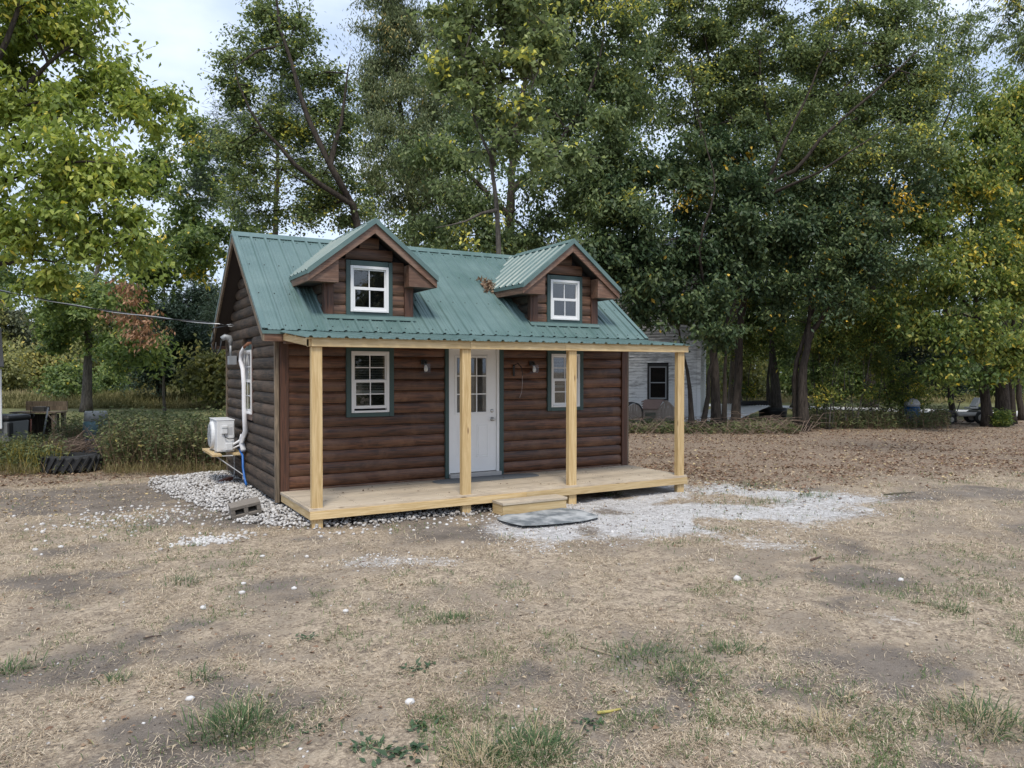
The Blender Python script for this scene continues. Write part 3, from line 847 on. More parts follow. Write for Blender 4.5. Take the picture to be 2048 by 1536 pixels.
def window(fr, w_, h_, rows, blind=None, curtain=None, parent=cabin, n0=0.0, name='window', open_=0.0):
    """double-hung window, w_ wide and h_ high standing on fr.o; rows = panes high in each sash, two wide"""
    f = 0.042
    mb = MB()
    d0, d1 = n0 - 0.03, n0 + 0.05
    fr.box(mb, -w_ / 2, -w_ / 2 + f, d0, d1, 0, h_); fr.box(mb, w_ / 2 - f, w_ / 2, d0, d1, 0, h_)
    fr.box(mb, -w_ / 2 + f, w_ / 2 - f, d0, d1, h_ - f, h_); fr.box(mb, -w_ / 2 + f, w_ / 2 - f, d0, d1 + 0.012, 0, f * 0.75)
    win = mb.build(name, M['white_vinyl'], parent, origin=fr.p(0, 0, h_ / 2), bevel=0.003)
    iw = w_ / 2 - f
    zm = h_ * 0.52
    lo = f * 0.75 + open_
    for si, (za, zb, nn_, st) in enumerate(((lo, zm + 0.012, n0 + 0.028, 0.030), (zm - 0.012, h_ - f, n0 + 0.006, 0.018))):
        sb = MB()
        top, bot = (0.040, 0.045) if si == 0 else (0.022, 0.03)
        fr.box(sb, -iw, -iw + st, nn_ - 0.012, nn_ + 0.012, za, zb); fr.box(sb, iw - st, iw, nn_ - 0.012, nn_ + 0.012, za, zb)
        fr.box(sb, -iw + st, iw - st, nn_ - 0.012, nn_ + 0.012, za, za + bot); fr.box(sb, -iw + st, iw - st, nn_ - 0.012, nn_ + 0.012, zb - top, zb)
        sb.build('sash', M['white_vinyl'], win, origin=fr.p(0, nn_, (za + zb) / 2))
        p0, p1, q0, q1 = -iw + st, iw - st, za + bot, zb - top
        mt = 0.016
        mb2 = MB()
        fr.box(mb2, -mt / 2, mt / 2, nn_ - 0.004, nn_ + 0.006, q0, q1)
        for r_i in range(1, rows):
            zz = q0 + (q1 - q0) * r_i / rows
            fr.box(mb2, p0, -mt / 2, nn_ - 0.004, nn_ + 0.0055, zz - mt / 2, zz + mt / 2)
            fr.box(mb2, mt / 2, p1, nn_ - 0.004, nn_ + 0.0055, zz - mt / 2, zz + mt / 2)
        mb2.build('muntin', M['white_vinyl'], win, origin=fr.p(0, nn_, (q0 + q1) / 2))
        for ci in (0, 1):
            a0, a1 = (p0, -mt / 2) if ci == 0 else (mt / 2, p1)
            for r_i in range(rows):
                zz0 = q0 + (q1 - q0) * r_i / rows; zz1 = q0 + (q1 - q0) * (r_i + 1) / rows
                g = MB(); fr.box(g, a0, a1, nn_ - 0.003, nn_ + 0.001, zz0 + 0.002, zz1 - 0.002)
                g.build('pane', M['glass'], win, origin=fr.p((a0 + a1) / 2, nn_, (zz0 + zz1) / 2))
    if blind is not None:
        bl = MB(); z_ = h_ - f - 0.02; 
        while z_ > h_ * blind:
            c = fr.p(0, n0 - 0.018, z_)
            bl.obox(c, fr.a * iw * 0.97, fr.nn * 0.0085 + np.array([0, 0, -0.0045]), fr.nn * 0.0005 + np.array([0, 0, 0.0008]))
            z_ -= 0.0255
        fr.box(bl, -iw * 0.97, iw * 0.97, n0 - 0.026, n0 - 0.012, z_ - 0.045, z_)
        bl.build('blind', M['blind'], win, origin=fr.p(0, n0, h_ * 0.75))
    if curtain is not None:
        cu = MB()
        for a0, a1, z0_, z1_ in curtain:
            nseg = 14
            for i in range(nseg):
                s0 = a0 + (a1 - a0) * i / nseg; s1 = a0 + (a1 - a0) * (i + 1) / nseg
                da = 0.007 * math.sin(i * 1.9); db = 0.007 * math.sin((i + 1) * 1.9)
                cu.poly([fr.p(s0, n0 - 0.02 + da, z0_), fr.p(s1, n0 - 0.02 + db, z0_), fr.p(s1, n0 - 0.02 + db, z1_), fr.p(s0, n0 - 0.02 + da, z1_)])
        cu.build('curtain', M['curtain'], win, origin=fr.p(0, n0, h_ * 0.7))
    return win

GT = M['green_trim']
XA, YN = (1, 0, 0), (0, -1, 0)
def front_window(xc, w_, z0, h_, tw, tz0, tz1, **kw):
    fr = Frame((xc, 0.0, z0), XA, YN)
    x0, x1 = xc - w_ / 2 - 0.002, xc + w_ / 2 + 0.002
    for a0, a1 in ((-w_ / 2 - tw, -w_ / 2 - 0.002), (w_ / 2 + 0.002, w_ / 2 + tw)):
        trim_board(fr, cabin, GT, a0, a1, 0.0, 0.068, tz0 - z0, tz1 - z0)
    trim_board(fr, cabin, GT, -w_ / 2, w_ / 2, 0.0, 0.066, tz0 - z0, -0.002)
    trim_board(fr, cabin, GT, -w_ / 2, w_ / 2, 0.0, 0.066, h_ + 0.002, tz1 - z0)
    return window(fr, w_, h_, 2, n0=0.02, **kw)
front_window(1.355, 0.60, 1.375, 0.935, 0.078, 1.31, 2.40, blind=0.37, open_=0.03)
front_window(4.937, 0.60, 1.375, 0.935, 0.078, 1.31, 2.40, blind=0.42, curtain=[(-0.25, 0.25, 0.46, 0.72)])

# side window, its opening trimmed with bare boards
fr = Frame((0.0, 2.122, 1.293), (0, -1, 0), (-1, 0, 0))
for a0, a1 in ((-0.44, -0.372), (0.372, 0.45)):
    trim_board(fr, cabin, M['brown_board_z'], a0, a1, 0.0, 0.05, -0.09, 1.155)
trim_board(fr, cabin, M['brown_board_y'], -0.372, 0.372, 0.0, 0.052, -0.10, -0.002)
trim_board(fr, cabin, M['green_trim'], -0.372, 0.372, 0.0, 0.048, 1.067, 1.155)
window(fr, 0.74, 1.065, 2, n0=0.015, curtain=[(0.03, 0.33, 0.5, 1.02)])

# the door
fr = Frame((0.0, 0.0, 0.0), XA, YN)
DX0, DX1, DZ0, DZ1 = 2.690, 3.560, 0.345, 2.375
trim_board(fr, cabin, GT, 2.609, 2.672, 0.0, 0.068, 0.27, 2.50)
trim_board(fr, cabin, GT, 3.606, 3.684, 0.0, 0.068, 0.27, 2.50)
trim_board(fr, cabin, GT, 2.672, 3.606, 0.0, 0.066, 2.402, 2.50)
jb = MB(); fr.box(jb, 2.673, 2.688, 0, 0.055, 0.335, 2.40); fr.box(jb, 3.564, 3.605, 0, 0.055, 0.335, 2.40); fr.box(jb, 2.688, 3.564, 0, 0.055, 2.378, 2.40)
jb.build('door_frame', M['white_door'], cabin)
th = MB(); fr.box(th, 2.673, 3.620, -0.01, 0.115, 0.272, 0.334); th.build('threshold', plain('worn_aluminium_sill', (0.42, 0.40, 0.38), 0.6), cabin, bevel=0.006)
sl = MB(); fr.box(sl, DX0, DX1, 0.0, 0.022, DZ0, DZ1)
door = sl.build('door', M['white_door'], cabin, origin=((DX0 + DX1) / 2, 0, 1.3))
lx0, lx1, lz0, lz1 = 2.795, 3.405, 1.295, 2.262
lf = MB()
for a0, a1, z0, z1 in ((lx0, lx0 + 0.035, lz0, lz1), (lx1 - 0.035, lx1, lz0, lz1), (lx0 + 0.035, lx1 - 0.035, lz0, lz0 + 0.035), (lx0 + 0.035, lx1 - 0.035, lz1 - 0.035, lz1)):
    fr.box(lf, a0, a1, 0.0, 0.036, z0, z1)
lf.build('lite_frame', M['white_door'], door, origin=((lx0 + lx1) / 2, -0.02, 1.78), bevel=0.004)
bk = MB(); fr.box(bk, lx0 + 0.03, lx1 - 0.03, 0.0222, 0.0232, lz0 + 0.03, lz1 - 0.03); bk.build('door_curtain', M['curtain'], door, origin=((lx0 + lx1) / 2, -0.022, 1.78))
ix0, ix1, iz0, iz1 = lx0 + 0.035, lx1 - 0.035, lz0 + 0.035, lz1 - 0.035
mu = MB()
for i in (1, 2):
    xx = ix0 + (ix1 - ix0) * i / 3; fr.box(mu, xx - 0.009, xx + 0.009, 0.024, 0.0335, iz0, iz1)
for j in (1, 2):
    zz = iz0 + (iz1 - iz0) * j / 3
    for i in range(3):
        fr.box(mu, ix0 + (ix1 - ix0) * i / 3 + (0.009 if i else 0), ix0 + (ix1 - ix0) * (i + 1) / 3 - (0.009 if i < 2 else 0), 0.024, 0.033, zz - 0.009, zz + 0.009)
mu.build('muntin', M['white_door'], door, origin=((ix0 + ix1) / 2, -0.03, 1.78))
for i in range(3):
    for j in range(3):
        g = MB(); a0 = ix0 + (ix1 - ix0) * i / 3 + 0.009; z0 = iz0 + (iz1 - iz0) * j / 3 + 0.009
        fr.box(g, a0, a0 + (ix1 - ix0) / 3 - 0.018, 0.026, 0.029, z0, z0 + (iz1 - iz0) / 3 - 0.018)
        g.build('pane', M['glass'], door, origin=(a0, -0.028, z0))
for a0 in (2.83, 3.185):
    for (i0, n1) in ((0.0, 0.027), (0.035, 0.034)):
        pn = MB(); a1 = a0 + 0.225; z0, z1 = 0.58, 1.13
        if i0 == 0.0:
            for q in ((a0, a0 + 0.022, z0, z1), (a1 - 0.022, a1, z0, z1), (a0 + 0.022, a1 - 0.022, z0, z0 + 0.022), (a0 + 0.022, a1 - 0.022, z1 - 0.022, z1)):
                fr.box(pn, q[0], q[1], 0.0215, n1, q[2], q[3])
            pn.build('panel_moulding', M['white_door'], door, origin=(a0, -0.02, 0.85), bevel=0.003)
        else:
            fr.box(pn, a0 + i0, a1 - i0, 0.0215, n1 - 0.005, z0 + i0, z1 - i0); pn.build('door_panel', M['white_door'], door, origin=(a0, -0.02, 0.85), bevel=0.006)
MB().lathe((3.482, -0.022, 1.345), [(0.032, 0), (0.032, 0.008), (0.026, 0.016), (0.012, 0.02)], 14, (0, -1, 0)).build('deadbolt', M['steel'], door, smooth=True)
kn = MB().lathe((3.482, -0.022, 1.205), [(0.034, 0), (0.034, 0.008), (0.014, 0.012), (0.012, 0.035), (0.026, 0.042), (0.030, 0.056), (0.022, 0.070), (0.004, 0.074)], 16, (0, -1, 0))
kn.build('door_knob', M['steel'], door, smooth=True)

# ---------------------------------------------------------------- roofs
def ribbed(name, O, X_, S_, Nn, width, parent, first=0.0, lap=0.0):
    """one sheet of ribbed steel: O lower corner, X_ unit vector across, S_ full vector up the slope, Nn normal"""
    O, X_, S_, Nn = (np.array(q, float) for q in (O, X_, S_, Nn))
    prof = [(0.0, 0.0)]
    a = first
    while a < width - 0.001:
        for da, h_ in ((-0.032, 0.0), (-0.014, 0.024), (0.014, 0.024), (0.032, 0.0), (0.078, 0.0), (0.084, 0.005), (0.096, 0.005), (0.102, 0.0), (0.128, 0.0), (0.134, 0.005), (0.146, 0.005), (0.152, 0.0)):
            q = a + da
            if prof[-1][0] + 1e-4 < q < width: prof.append((q, h_))
        a += 0.2286
    prof.append((width, 0.0))
    k = len(prof); V_ = []
    for lift in (0.0, -0.007):
        for sfac in (0.0, 1.0):
            for q, h_ in prof: V_.append(O + X_ * q + S_ * sfac + Nn * (h_ + lift))
    F_ = []
    for i in range(k - 1):
        F_.append((i, i + 1, k + i + 1, k + i)); F_.append((2 * k + i, 3 * k + i, 3 * k + i + 1, 2 * k + i + 1))
        F_.append((i, 2 * k + i, 2 * k + i + 1, i + 1)); F_.append((k + i, k + i + 1, 3 * k + i + 1, 3 * k + i))
    F_ += [(0, k, 3 * k, 2 * k), (k - 1, 3 * k - 1, 4 * k - 1, 2 * k - 1)]
    mb = MB(); mb.v = [tuple(q) for q in V_]; mb.f = F_
    return mb.build(name, M['roof'], parent, origin=O + S_ / 2 + X_ * width / 2)

RX0, RX1 = -GL, W + GR
sdir = np.array([0, math.cos(TH), math.sin(TH)]); nrm = np.array([0, -math.sin(TH), math.cos(TH)])
slen = (D / 2 + OV) / math.cos(TH)
xx = RX0
while xx < RX1 - 0.02:
    wd = min(0.9144, RX1 - xx)
    ribbed('roof_panel', (xx, -OV, ZE), XA, sdir * slen, nrm, wd, cabin, first=0.055)
    ribbed('roof_panel', (xx, D + OV, ZE), XA, np.array([0, -1, 1]) * sdir * slen, np.array([0, -1, 1]) * nrm, wd, cabin, first=0.055)
    xx += 0.9144
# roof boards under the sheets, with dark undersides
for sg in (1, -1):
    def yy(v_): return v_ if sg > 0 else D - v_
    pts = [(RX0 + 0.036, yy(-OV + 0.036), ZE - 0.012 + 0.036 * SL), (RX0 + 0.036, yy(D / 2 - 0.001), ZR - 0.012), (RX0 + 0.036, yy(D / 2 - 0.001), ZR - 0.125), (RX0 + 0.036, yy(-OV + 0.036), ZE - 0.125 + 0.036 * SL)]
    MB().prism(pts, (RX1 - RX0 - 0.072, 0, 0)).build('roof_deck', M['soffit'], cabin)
    # rake boards and green rake trim
    for xr in (RX0, RX1 - 0.033):
        MB().prism([(xr, yy(-OV), ZE - 0.16), (xr, yy(-OV), ZE - 0.036), (xr, yy(D / 2 + (-0.001)), ZR - 0.036), (xr, yy(D / 2 - 0.001), ZR - 0.16)], (0.033, 0, 0)).build('rake_board', M['grey_board_z'], cabin)
    for xr, dx in ((RX0, -1), (RX1, 1)):
        tr = MB()
        a = np.array([xr, yy(-OV - 0.01), ZE]); e_ = np.array([xr, yy(D / 2), ZR])
        up = np.array([0, 0, 1.0])
        tr.prism([a + (dx * 0.006, 0, -0.038), a + (dx * 0.006, 0, 0.024), a + (-dx * 0.075, 0, 0.024), a + (-dx * 0.075, 0, 0.019), a + (dx * 0.001, 0, 0.019), a + (dx * 0.001, 0, -0.038)], e_ - a)
        tr.build('rake_trim', M['roof'], cabin)
    # fascia and eave trim
    y0, y1 = (-OV + 0.002, -OV + 0.035) if sg > 0 else (D + OV - 0.035, D + OV - 0.002)
    MB().box(RX0 + 0.034, RX1 - 0.034, y0, y1, ZE - 0.165, ZE - 0.052).build('fascia_board', M['brown_board_x'], cabin)
    y0, y1 = (-OV - 0.012, -OV - 0.002) if sg > 0 else (D + OV + 0.002, D + OV + 0.012)
    MB().box(RX0 + 0.001, RX1 - 0.001, y0, y1, ZE - 0.060, ZE - 0.010).build('eave_trim', M['roof'], cabin)
rc = MB()
for sg in (1, -1):
    c0 = np.array([RX0 - 0.01, D / 2, ZR + 0.026]); dn = np.array([0, -sg * math.cos(TH), -math.sin(TH)]) * 0.15; nn_ = np.array([0, -sg * math.sin(TH), math.cos(TH)]) * 0.006
    rc.prism([c0, c0 + dn, c0 + dn - nn_, c0 - nn_ * 1.2], (RX1 - RX0 + 0.02, 0, 0))
rc.build('ridge_cap', M['roof'], cabin)
# rows of screws
sc = MB()
for fy in (0.04, 0.34, 0.64, 0.93):
    a = RX0 + 0.055 + 0.06
    while a < RX1 - 0.05:
        c = np.array([a, -OV, ZE]) + sdir * slen * fy
        if not (abs(a - 1.39) < 0.72 and 0.1 < fy < 0.9) and not (abs(a - 5.0) < 0.72 and 0.1 < fy < 0.9):
            sc.obox(c + nrm * 0.004, (0.007, 0, 0), sdir * 0.007, nrm * 0.005)
        a += 0.2286
tag(sc.build('roof_screw', M['black'], cabin), kind='stuff')

# ---------------------------------------------------------------- dormers
def dormer(xc):
    YW, YF = 0.107, -0.2
    d = empty('dormer', (xc, YW, 2.85), cabin)
    HW, EX, EZ, RZ = 0.668, 1.015, 3.485, 4.292
    md = (RZ - EZ) / EX; td = math.atan(md)
    # walls
    top = RZ - HW * md - 0.05
    MB().prism([(xc - HW + 0.03, YW + 0.03, 2.60), (xc + HW - 0.03, YW + 0.03, 2.60), (xc + HW - 0.03, YW + 0.03, top - 0.06), (xc, YW + 0.03, RZ - 0.14), (xc - HW + 0.03, YW + 0.03, top - 0.06)], (0, 1.6, 0)).build('room_dark_shell', M['painted_room_dark'], d)
    k = 0
    while True:
        z0 = 2.835 + k * LH
        zc = z0 + LH * 0.6
        lim = min(HW - 0.105 if zc < 3.72 else 9, (RZ - 0.17 - zc) / md)
        if lim < 0.12: break
        for a, b_ in cut(xc - lim, xc + lim, z0, z0 + LH, [(xc - 0.372, xc + 0.372, 2.8, 3.70)]):
            log_x(a, b_, z0, LH, YW, -1, M['log_dormer'], depth=0.034, parent=d)
        if zc < 3.5:
            ye = (z0 + LH - ZE) / SL - OV + 0.04
            if ye - YW > 0.1:
                for x0, sg in ((xc - HW, -1), (xc + HW, 1)):
                    log_y(YW + 0.05, ye, z0, LH, x0, sg, M['log_side'], depth=0.045, parent=d)
        k += 1
    for s_ in (-1, 1):
        xa, xb = sorted((xc + s_ * HW, xc + s_ * (HW - 0.10)))
        MB().box(xa, xb, YW - 0.058, YW + 0.03, 2.80, 3.62).build('corner_board', M['brown_board_z'], d, bevel=0.005)
        xa, xb = sorted((xc + s_ * (HW + 0.05), xc + s_ * HW))
        MB().box(xa, xb, YW - 0.052, YW + 0.045, 2.80, 3.60).build('corner_board', M['brown_board_z'], d, bevel=0.005)
    # roof
    for s_ in (-1, 1):
        S_ = np.array([-s_ * EX, 0, RZ - EZ]); Nn = np.array([s_ * math.sin(td), 0, math.cos(td)])
        y0 = YF - 0.03
        while y0 < 2.05:
            wd = min(0.9144, 2.05 - y0)
            if s_ < 0: ribbed('roof_panel', (xc - EX, y0 + wd, EZ), (0, -1, 0), S_, Nn, wd, d, first=0.06)
            else: ribbed('roof_panel', (xc + EX, y0, EZ), (0, 1, 0), S_, Nn, wd, d, first=0.12)
            y0 += 0.9144
        e_ = lambda a: xc + s_ * a
        # boards under the roof
        pts = [(e_(EX - 0.035), YF + 0.035, EZ - 0.012 + 0.035 * md), (e_(0.001), YF + 0.035, RZ - 0.012), (e_(0.001), YF + 0.035, RZ - 0.10), (e_(EX - 0.035), YF + 0.035, EZ - 0.10 + 0.035 * md)]
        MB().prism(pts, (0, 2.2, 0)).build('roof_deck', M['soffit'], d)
        pts = [(e_(EX), YF, EZ - 0.05), (e_(0.0006), YF, RZ - 0.05), (e_(0.0006), YF, RZ - 0.05 - 0.15), (e_(EX), YF, EZ - 0.05 - 0.115)]
        MB().prism(pts, (0, 0.034, 0)).build('rake_board', M['brown_board_x'], d)
        pts = [(e_(EX + 0.012), YF - 0.036, EZ - 0.068), (e_(EX + 0.012), YF - 0.036, EZ + 0.016), (e_(0.0004), YF - 0.036, RZ + 0.026), (e_(0.0004), YF - 0.036, RZ - 0.058)]
        MB().prism(pts, (0, 0.034, 0)).build('rake_trim', M['roof'], d)
        xa, xb = sorted((e_(EX - 0.004), e_(EX - 0.036)))
        MB().box(xa, xb, YF + 0.0345, 1.25, EZ - 0.165, EZ - 0.05).build('fascia_board', M['brown_board_y'], d)
        xa, xb = sorted((e_(EX + 0.010), e_(EX + 0.001)))
        MB().box(xa, xb, YF, 1.25, EZ - 0.06, EZ - 0.008).build('eave_trim', M['roof'], d)
        # boxed return under the eave
        zb = EZ - 0.163
        pts = [(e_(EX - 0.038), YF + 0.036, zb), (e_(HW - 0.11), YF + 0.036, zb), (e_(HW - 0.11), YF + 0.036, RZ - 0.19 - (HW - 0.11) * md), (e_(EX - 0.038), YF + 0.036, EZ - 0.115)]
        MB().prism(pts, (0, YW - YF - 0.036 - 0.058, 0)).build('eave_return', M['brown_board_x'], d)
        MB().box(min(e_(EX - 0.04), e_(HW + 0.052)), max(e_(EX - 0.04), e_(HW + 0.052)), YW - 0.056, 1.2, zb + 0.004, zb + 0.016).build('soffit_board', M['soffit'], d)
        # ridge cap half
        c0 = np.array([xc, YF - 0.035, RZ + 0.028]); dn = np.array([s_ * math.cos(td), 0, -math.sin(td)]) * 0.12; q = np.array([s_ * math.sin(td), 0, math.cos(td)]) * 0.006
        MB().prism([c0, c0 + dn, c0 + dn - q, c0 - q * 1.2], (0, 2.0, 0)).build('ridge_cap', M['roof'], d)
    # flashing in front of and beside the wall
    a = np.array([xc - HW - 0.07, -0.01, roof_z(-0.01)]) + nrm * 0.022
    MB().prism([a, a + sdir * 0.16, a + sdir * 0.16 + nrm * 0.004, a + nrm * 0.004], (2 * HW + 0.13, 0, 0)).build('flashing', M['roof'], d)
    MB().box(xc - HW - 0.05, xc + HW + 0.05, YW - 0.066, YW - 0.060, 2.80, 2.865).build('flashing', M['roof'], d)
    # window
    fr = Frame((xc - 0.005, YW, 2.915), XA, YN)
    for a0, a1 in ((-0.372, -0.307), (0.307, 0.372)):
        trim_board(fr, d, GT, a0, a1, 0.0, 0.062, -0.068, 0.785)
    trim_board(fr, d, GT, -0.305, 0.305, 0.0, 0.060, -0.068, -0.002)
    trim_board(fr, d, GT, -0.305, 0.305, 0.0, 0.060, 0.707, 0.785)
    window(fr, 0.61, 0.705, 1, n0=0.02, parent=cabin, name='dormer_window')
    return d
dormer(1.39)
dormer(5.0)

# ---------------------------------------------------------------- porch
porch = empty('porch', (W / 2, -P / 2, 0.0), cabin)
yb = -0.066; k = 0; bw = 0.140
while True:
    y1 = yb - k * (bw + 0.004); y0 = y1 - bw
    if y1 < -P + 0.03: break
    y0 = max(y0, -P - 0.012)
    MB().box(-0.008 + rng.uniform(-0.003, 0.003), W + 0.008 + rng.uniform(-0.003, 0.003), y0, y1, ZD - 0.036, ZD + rng.uniform(-0.0015, 0.0015)).build('deck_plank', M['deck_x'], porch, bevel=0.003)
    k += 1
ds = MB()
for i in range(0, 11):
    for q in range(k):
        yq = yb - q * (bw + 0.004) - bw / 2
        for dy in (-0.04, 0.04): ds.box(i * W / 10 * 0.98 + 0.03, i * W / 10 * 0.98 + 0.037, yq + dy, yq + dy + 0.007, ZD - 0.002, ZD + 0.002)
tag(ds.build('deck_screw', M['bark_grey'], porch), kind='stuff')
for x0, x1 in ((0.0, 3.18), (3.182, W)):
    MB().box(x0, x1, -P, -P + 0.036, ZD - 0.141, ZD - 0.037).build('rim_board', M['pine_x'], porch, bevel=0.003)
for x0 in (0.0, W - 0.036):
    MB().box(x0, x0 + 0.036, -P + 0.037, -0.07, ZD - 0.141, ZD - 0.037).build('rim_board', M['pine_y'], porch, bevel=0.003)
for i in range(1, 10):
    xj = i * W / 10
    MB().box(xj, xj + 0.036, -P + 0.037, -0.07, ZD - 0.139, ZD - 0.038).build('joist', M['pine_y'], porch)
for x0 in (0.035, 2.150, 3.955, W - 0.180):
    y0 = -P + 0.038
    MB().box(x0, x0 + 0.137, y0, y0 + 0.088, -0.10, 2.318).build('post', M['pine_z'], porch, bevel=0.004)
zb0, zb1 = 2.320, 2.415
for x0, x1 in ((0.03, 2.26), (2.262, 3.86), (3.862, W + 0.01)):
    MB().box(x0, x1, -P + 0.0, -P + 0.036, zb0, zb1).build('beam_board', M['pine_x'], porch, bevel=0.003)
MB().box(0.0, W, -P + 0.038, -P + 0.128, zb0, zb1 - 0.004).build('beam_board', M['pine_x'], porch)
zpb, zpf = 2.565, 2.432
pv = np.array([0, -OV + 0.02 - (-P - 0.055), zpb - zpf]); pl = np.linalg.norm(pv); pn = np.cross(np.array([1.0, 0, 0]), pv / pl)
def pz(y): return zpf + (y - (-P - 0.055)) * (zpb - zpf) / pv[1]
xx = -0.045
while xx < W + 0.075 - 0.02:
    wd = min(0.9144, W + 0.075 - xx)
    ribbed('porch_roof_panel', (xx, -P - 0.055, zpf + 0.004), XA, pv, pn, wd, porch, first=0.05)
    xx += 0.9144
for x0 in [0.0] + [i * W / 9 for i in range(1, 9)] + [W - 0.036]:
    ya, yb_ = -P + 0.0372, -0.225
    MB().prism([(x0, ya, pz(ya) - 0.118), (x0, yb_, pz(yb_) - 0.118), (x0, yb_, pz(yb_) - 0.024), (x0, ya, pz(ya) - 0.024)] if x0 in (0.0,) or x0 > W - 0.1 else
               [(x0, ya + 0.092, pz(ya) - 0.10), (x0, yb_, pz(yb_) - 0.118), (x0, yb_, pz(yb_) - 0.024), (x0, ya + 0.092, pz(ya + .092) - 0.024)], (0.036, 0, 0)).build('rafter', M['pine_y'], porch)
for y_ in (-P + 0.002, -1.1, -0.55):
    MB().box(-0.03, W + 0.05, y_, y_ + 0.07, pz(y_) - 0.0235, pz(y_) - 0.0045).build('purlin', M['pine_x'], porch)
# dark ceiling boards between rafters and the wall
MB().box(0.04, W - 0.04, -0.224, -0.07, 2.40, 2.44).build('ledger_board', M['brown_board_x'], porch)
# ================================================================= THINGS ON AND ROUND THE CABIN
def gd(u, d, z=0.0):
    p = at(u, 742, d); return np.array([p[0], p[1], z])
RXV = np.array([math.cos(YAW), -math.sin(YAW), 0.0]); FXV = np.array([math.sin(YAW), math.cos(YAW), 0.0]); UP = np.array([0, 0, 1.0])

# ---- step in front of the porch
c = np.array([3.10, -1.86, 0.0])
st = thing('porch_step', 'low pine box step in front of the porch deck', 'step', (3.10, -1.85, 0.0))
X0, X1, YF_, YB_ = 2.58, 3.66, -2.02, -1.70
MB().box(X0 + 0.01, X1 - 0.01, YF_ + 0.012, YF_ + 0.048, -0.01, 0.135).build('front_board', M['pine_x'], st, bevel=0.003)
for a in (X0 + 0.01, X1 - 0.046):
    MB().box(a, a + 0.036, YF_ + 0.0485, YB_, -0.01, 0.135).build('side_board', M['pine_y'], st, bevel=0.003)
for y0, y1 in ((YF_, YF_ + 0.157), (YF_ + 0.162, YB_ - 0.002)):
    MB().box(X0, X1, y0, y1, 0.1355, 0.171).build('tread_plank', M['deck_x'], st, bevel=0.003)

# ---- mats
def mat_shape(name, label, pts, z, th, mat, sag=0.0):
    pts = np.array(pts); c = pts.mean(0); n = len(pts)
    mb = MB(); top = []; bot = []
    V_ = []; F_ = []
    rings = (1.0, 0.985, 0.55, 0.0)
    for k, r_ in enumerate(rings):
        for q in pts:
            p = c + (q - c) * r_
            w_ = sag * math.sin(p[0] * 5 + p[1] * 3)
            V_.append((p[0], p[1], z(p[0], p[1]) + (0 if k == 0 else th) + w_))
    for k in range(len(rings) - 1):
        for i in range(n):
            j = (i + 1) % n
            F_.append((k * n + i, k * n + j, (k + 1) * n + j, (k + 1) * n + i))
    mb.v = V_; mb.f = F_
    return tag(mb.build(name, mat), label, 'mat')
def rounded(cx, cy, hx, hy, ex, n=28):
    o_ = []
    for i in range(n):
        a = 2 * math.pi * i / n
        o_.append((cx + hx * math.copysign(abs(math.cos(a)) ** ex, math.cos(a)), cy + hy * math.copysign(abs(math.sin(a)) ** ex, math.sin(a))))
    return o_
q = [on(u, v, 2, ZD + 0.006)[:2] for u, v in ((852, 961), (1082, 950))]
mat_shape('door_mat', 'dark grey mat with rounded ends lying on the deck at the door', rounded((q[0][0] + q[1][0]) / 2, -0.36, abs(q[1][0] - q[0][0]) / 2 * 0.98, 0.23, 0.55), lambda x_, y_: ZD + 0.0025, 0.009, M['mat_grey'])
mpx = [(993, 1036), (1012, 1030), (1040, 1029), (1080, 1022), (1125, 1016), (1160, 1020), (1196, 1031), (1196, 1035), (1165, 1043), (1120, 1047), (1075, 1050), (1045, 1051), (1020, 1046), (1000, 1040)]
mm, t, b = mat_new('dusty_grey_mat')
co = t.nodes.new('ShaderNodeTexCoord').outputs['Object']
n_ = noise(t, co, 3.0, 5, 0.6); rr = ramp(t, [(0.42, (0.135, 0.15, 0.16)), (0.62, (0.42, 0.43, 0.43))]); t.links.new(n_.outputs['Fac'], rr.inputs['Fac'])
t.links.new(rr.outputs['Color'], b.inputs['Base Color']); b.inputs['Roughness'].default_value = 0.95
n3 = noise(t, co, 90, 3, 0.6); bump(t, b, n3.outputs['Fac'], 0.3, 0.006)
mat_shape('ground_mat', 'dusty pale grey mat on the white gravel below the porch step', [gp(u, v, 0.012)[:2] for u, v in mpx], lambda x_, y_: 0.012, 0.010, mm, 0.004)

# ---- wall lamps: black bracket, square clear shade, bulb
def wall_lamp(xc, zc, label):
    l_ = thing('wall_lamp', label, 'wall lamp', (xc, -0.06, zc), 'lamps on the porch wall')
    MB().box(xc - 0.05, xc + 0.05, -0.078, -0.058, zc + 0.05, zc + 0.13).build('back_plate', M['black'], l_, bevel=0.004)
    mb = MB().tube([(xc, -0.078, zc + 0.10), (xc, -0.12, zc + 0.11), (xc, -0.145, zc + 0.095), (xc, -0.145, zc + 0.07)], 0.008, 8)
    mb.lathe((xc, -0.145, zc + 0.045), [(0.022, 0), (0.024, 0.03), (0.012, 0.045)], 10)
    mb.build('arm', M['black'], l_, smooth=True)
    sh = MB()
    for a0, a1, b0, b1 in ((-0.055, 0.055, -0.2, -0.198), (-0.055, 0.055, -0.092, -0.09), (-0.055, -0.053, -0.198, -0.092), (0.053, 0.055, -0.198, -0.092)):
        sh.box(xc + a0, xc + a1, b0, b1, zc - 0.075, zc + 0.06)
    sh.build('lamp_shade', M['lampglass'], l_)
    MB().lathe((xc, -0.145, zc - 0.06), [(0.006, 0.0), (0.026, 0.012), (0.034, 0.035), (0.030, 0.06), (0.018, 0.085), (0.014, 0.104)], 14).build('bulb', M['bulb'], l_, smooth=True)
M['lampglass'] = glass_mat('lamp_glass', (0.95, 0.95, 0.95), 0.05, 0.01, 0.3)
wall_lamp(2.235, 2.06, 'wall lamp with square glass shade between the blinds window and the door')
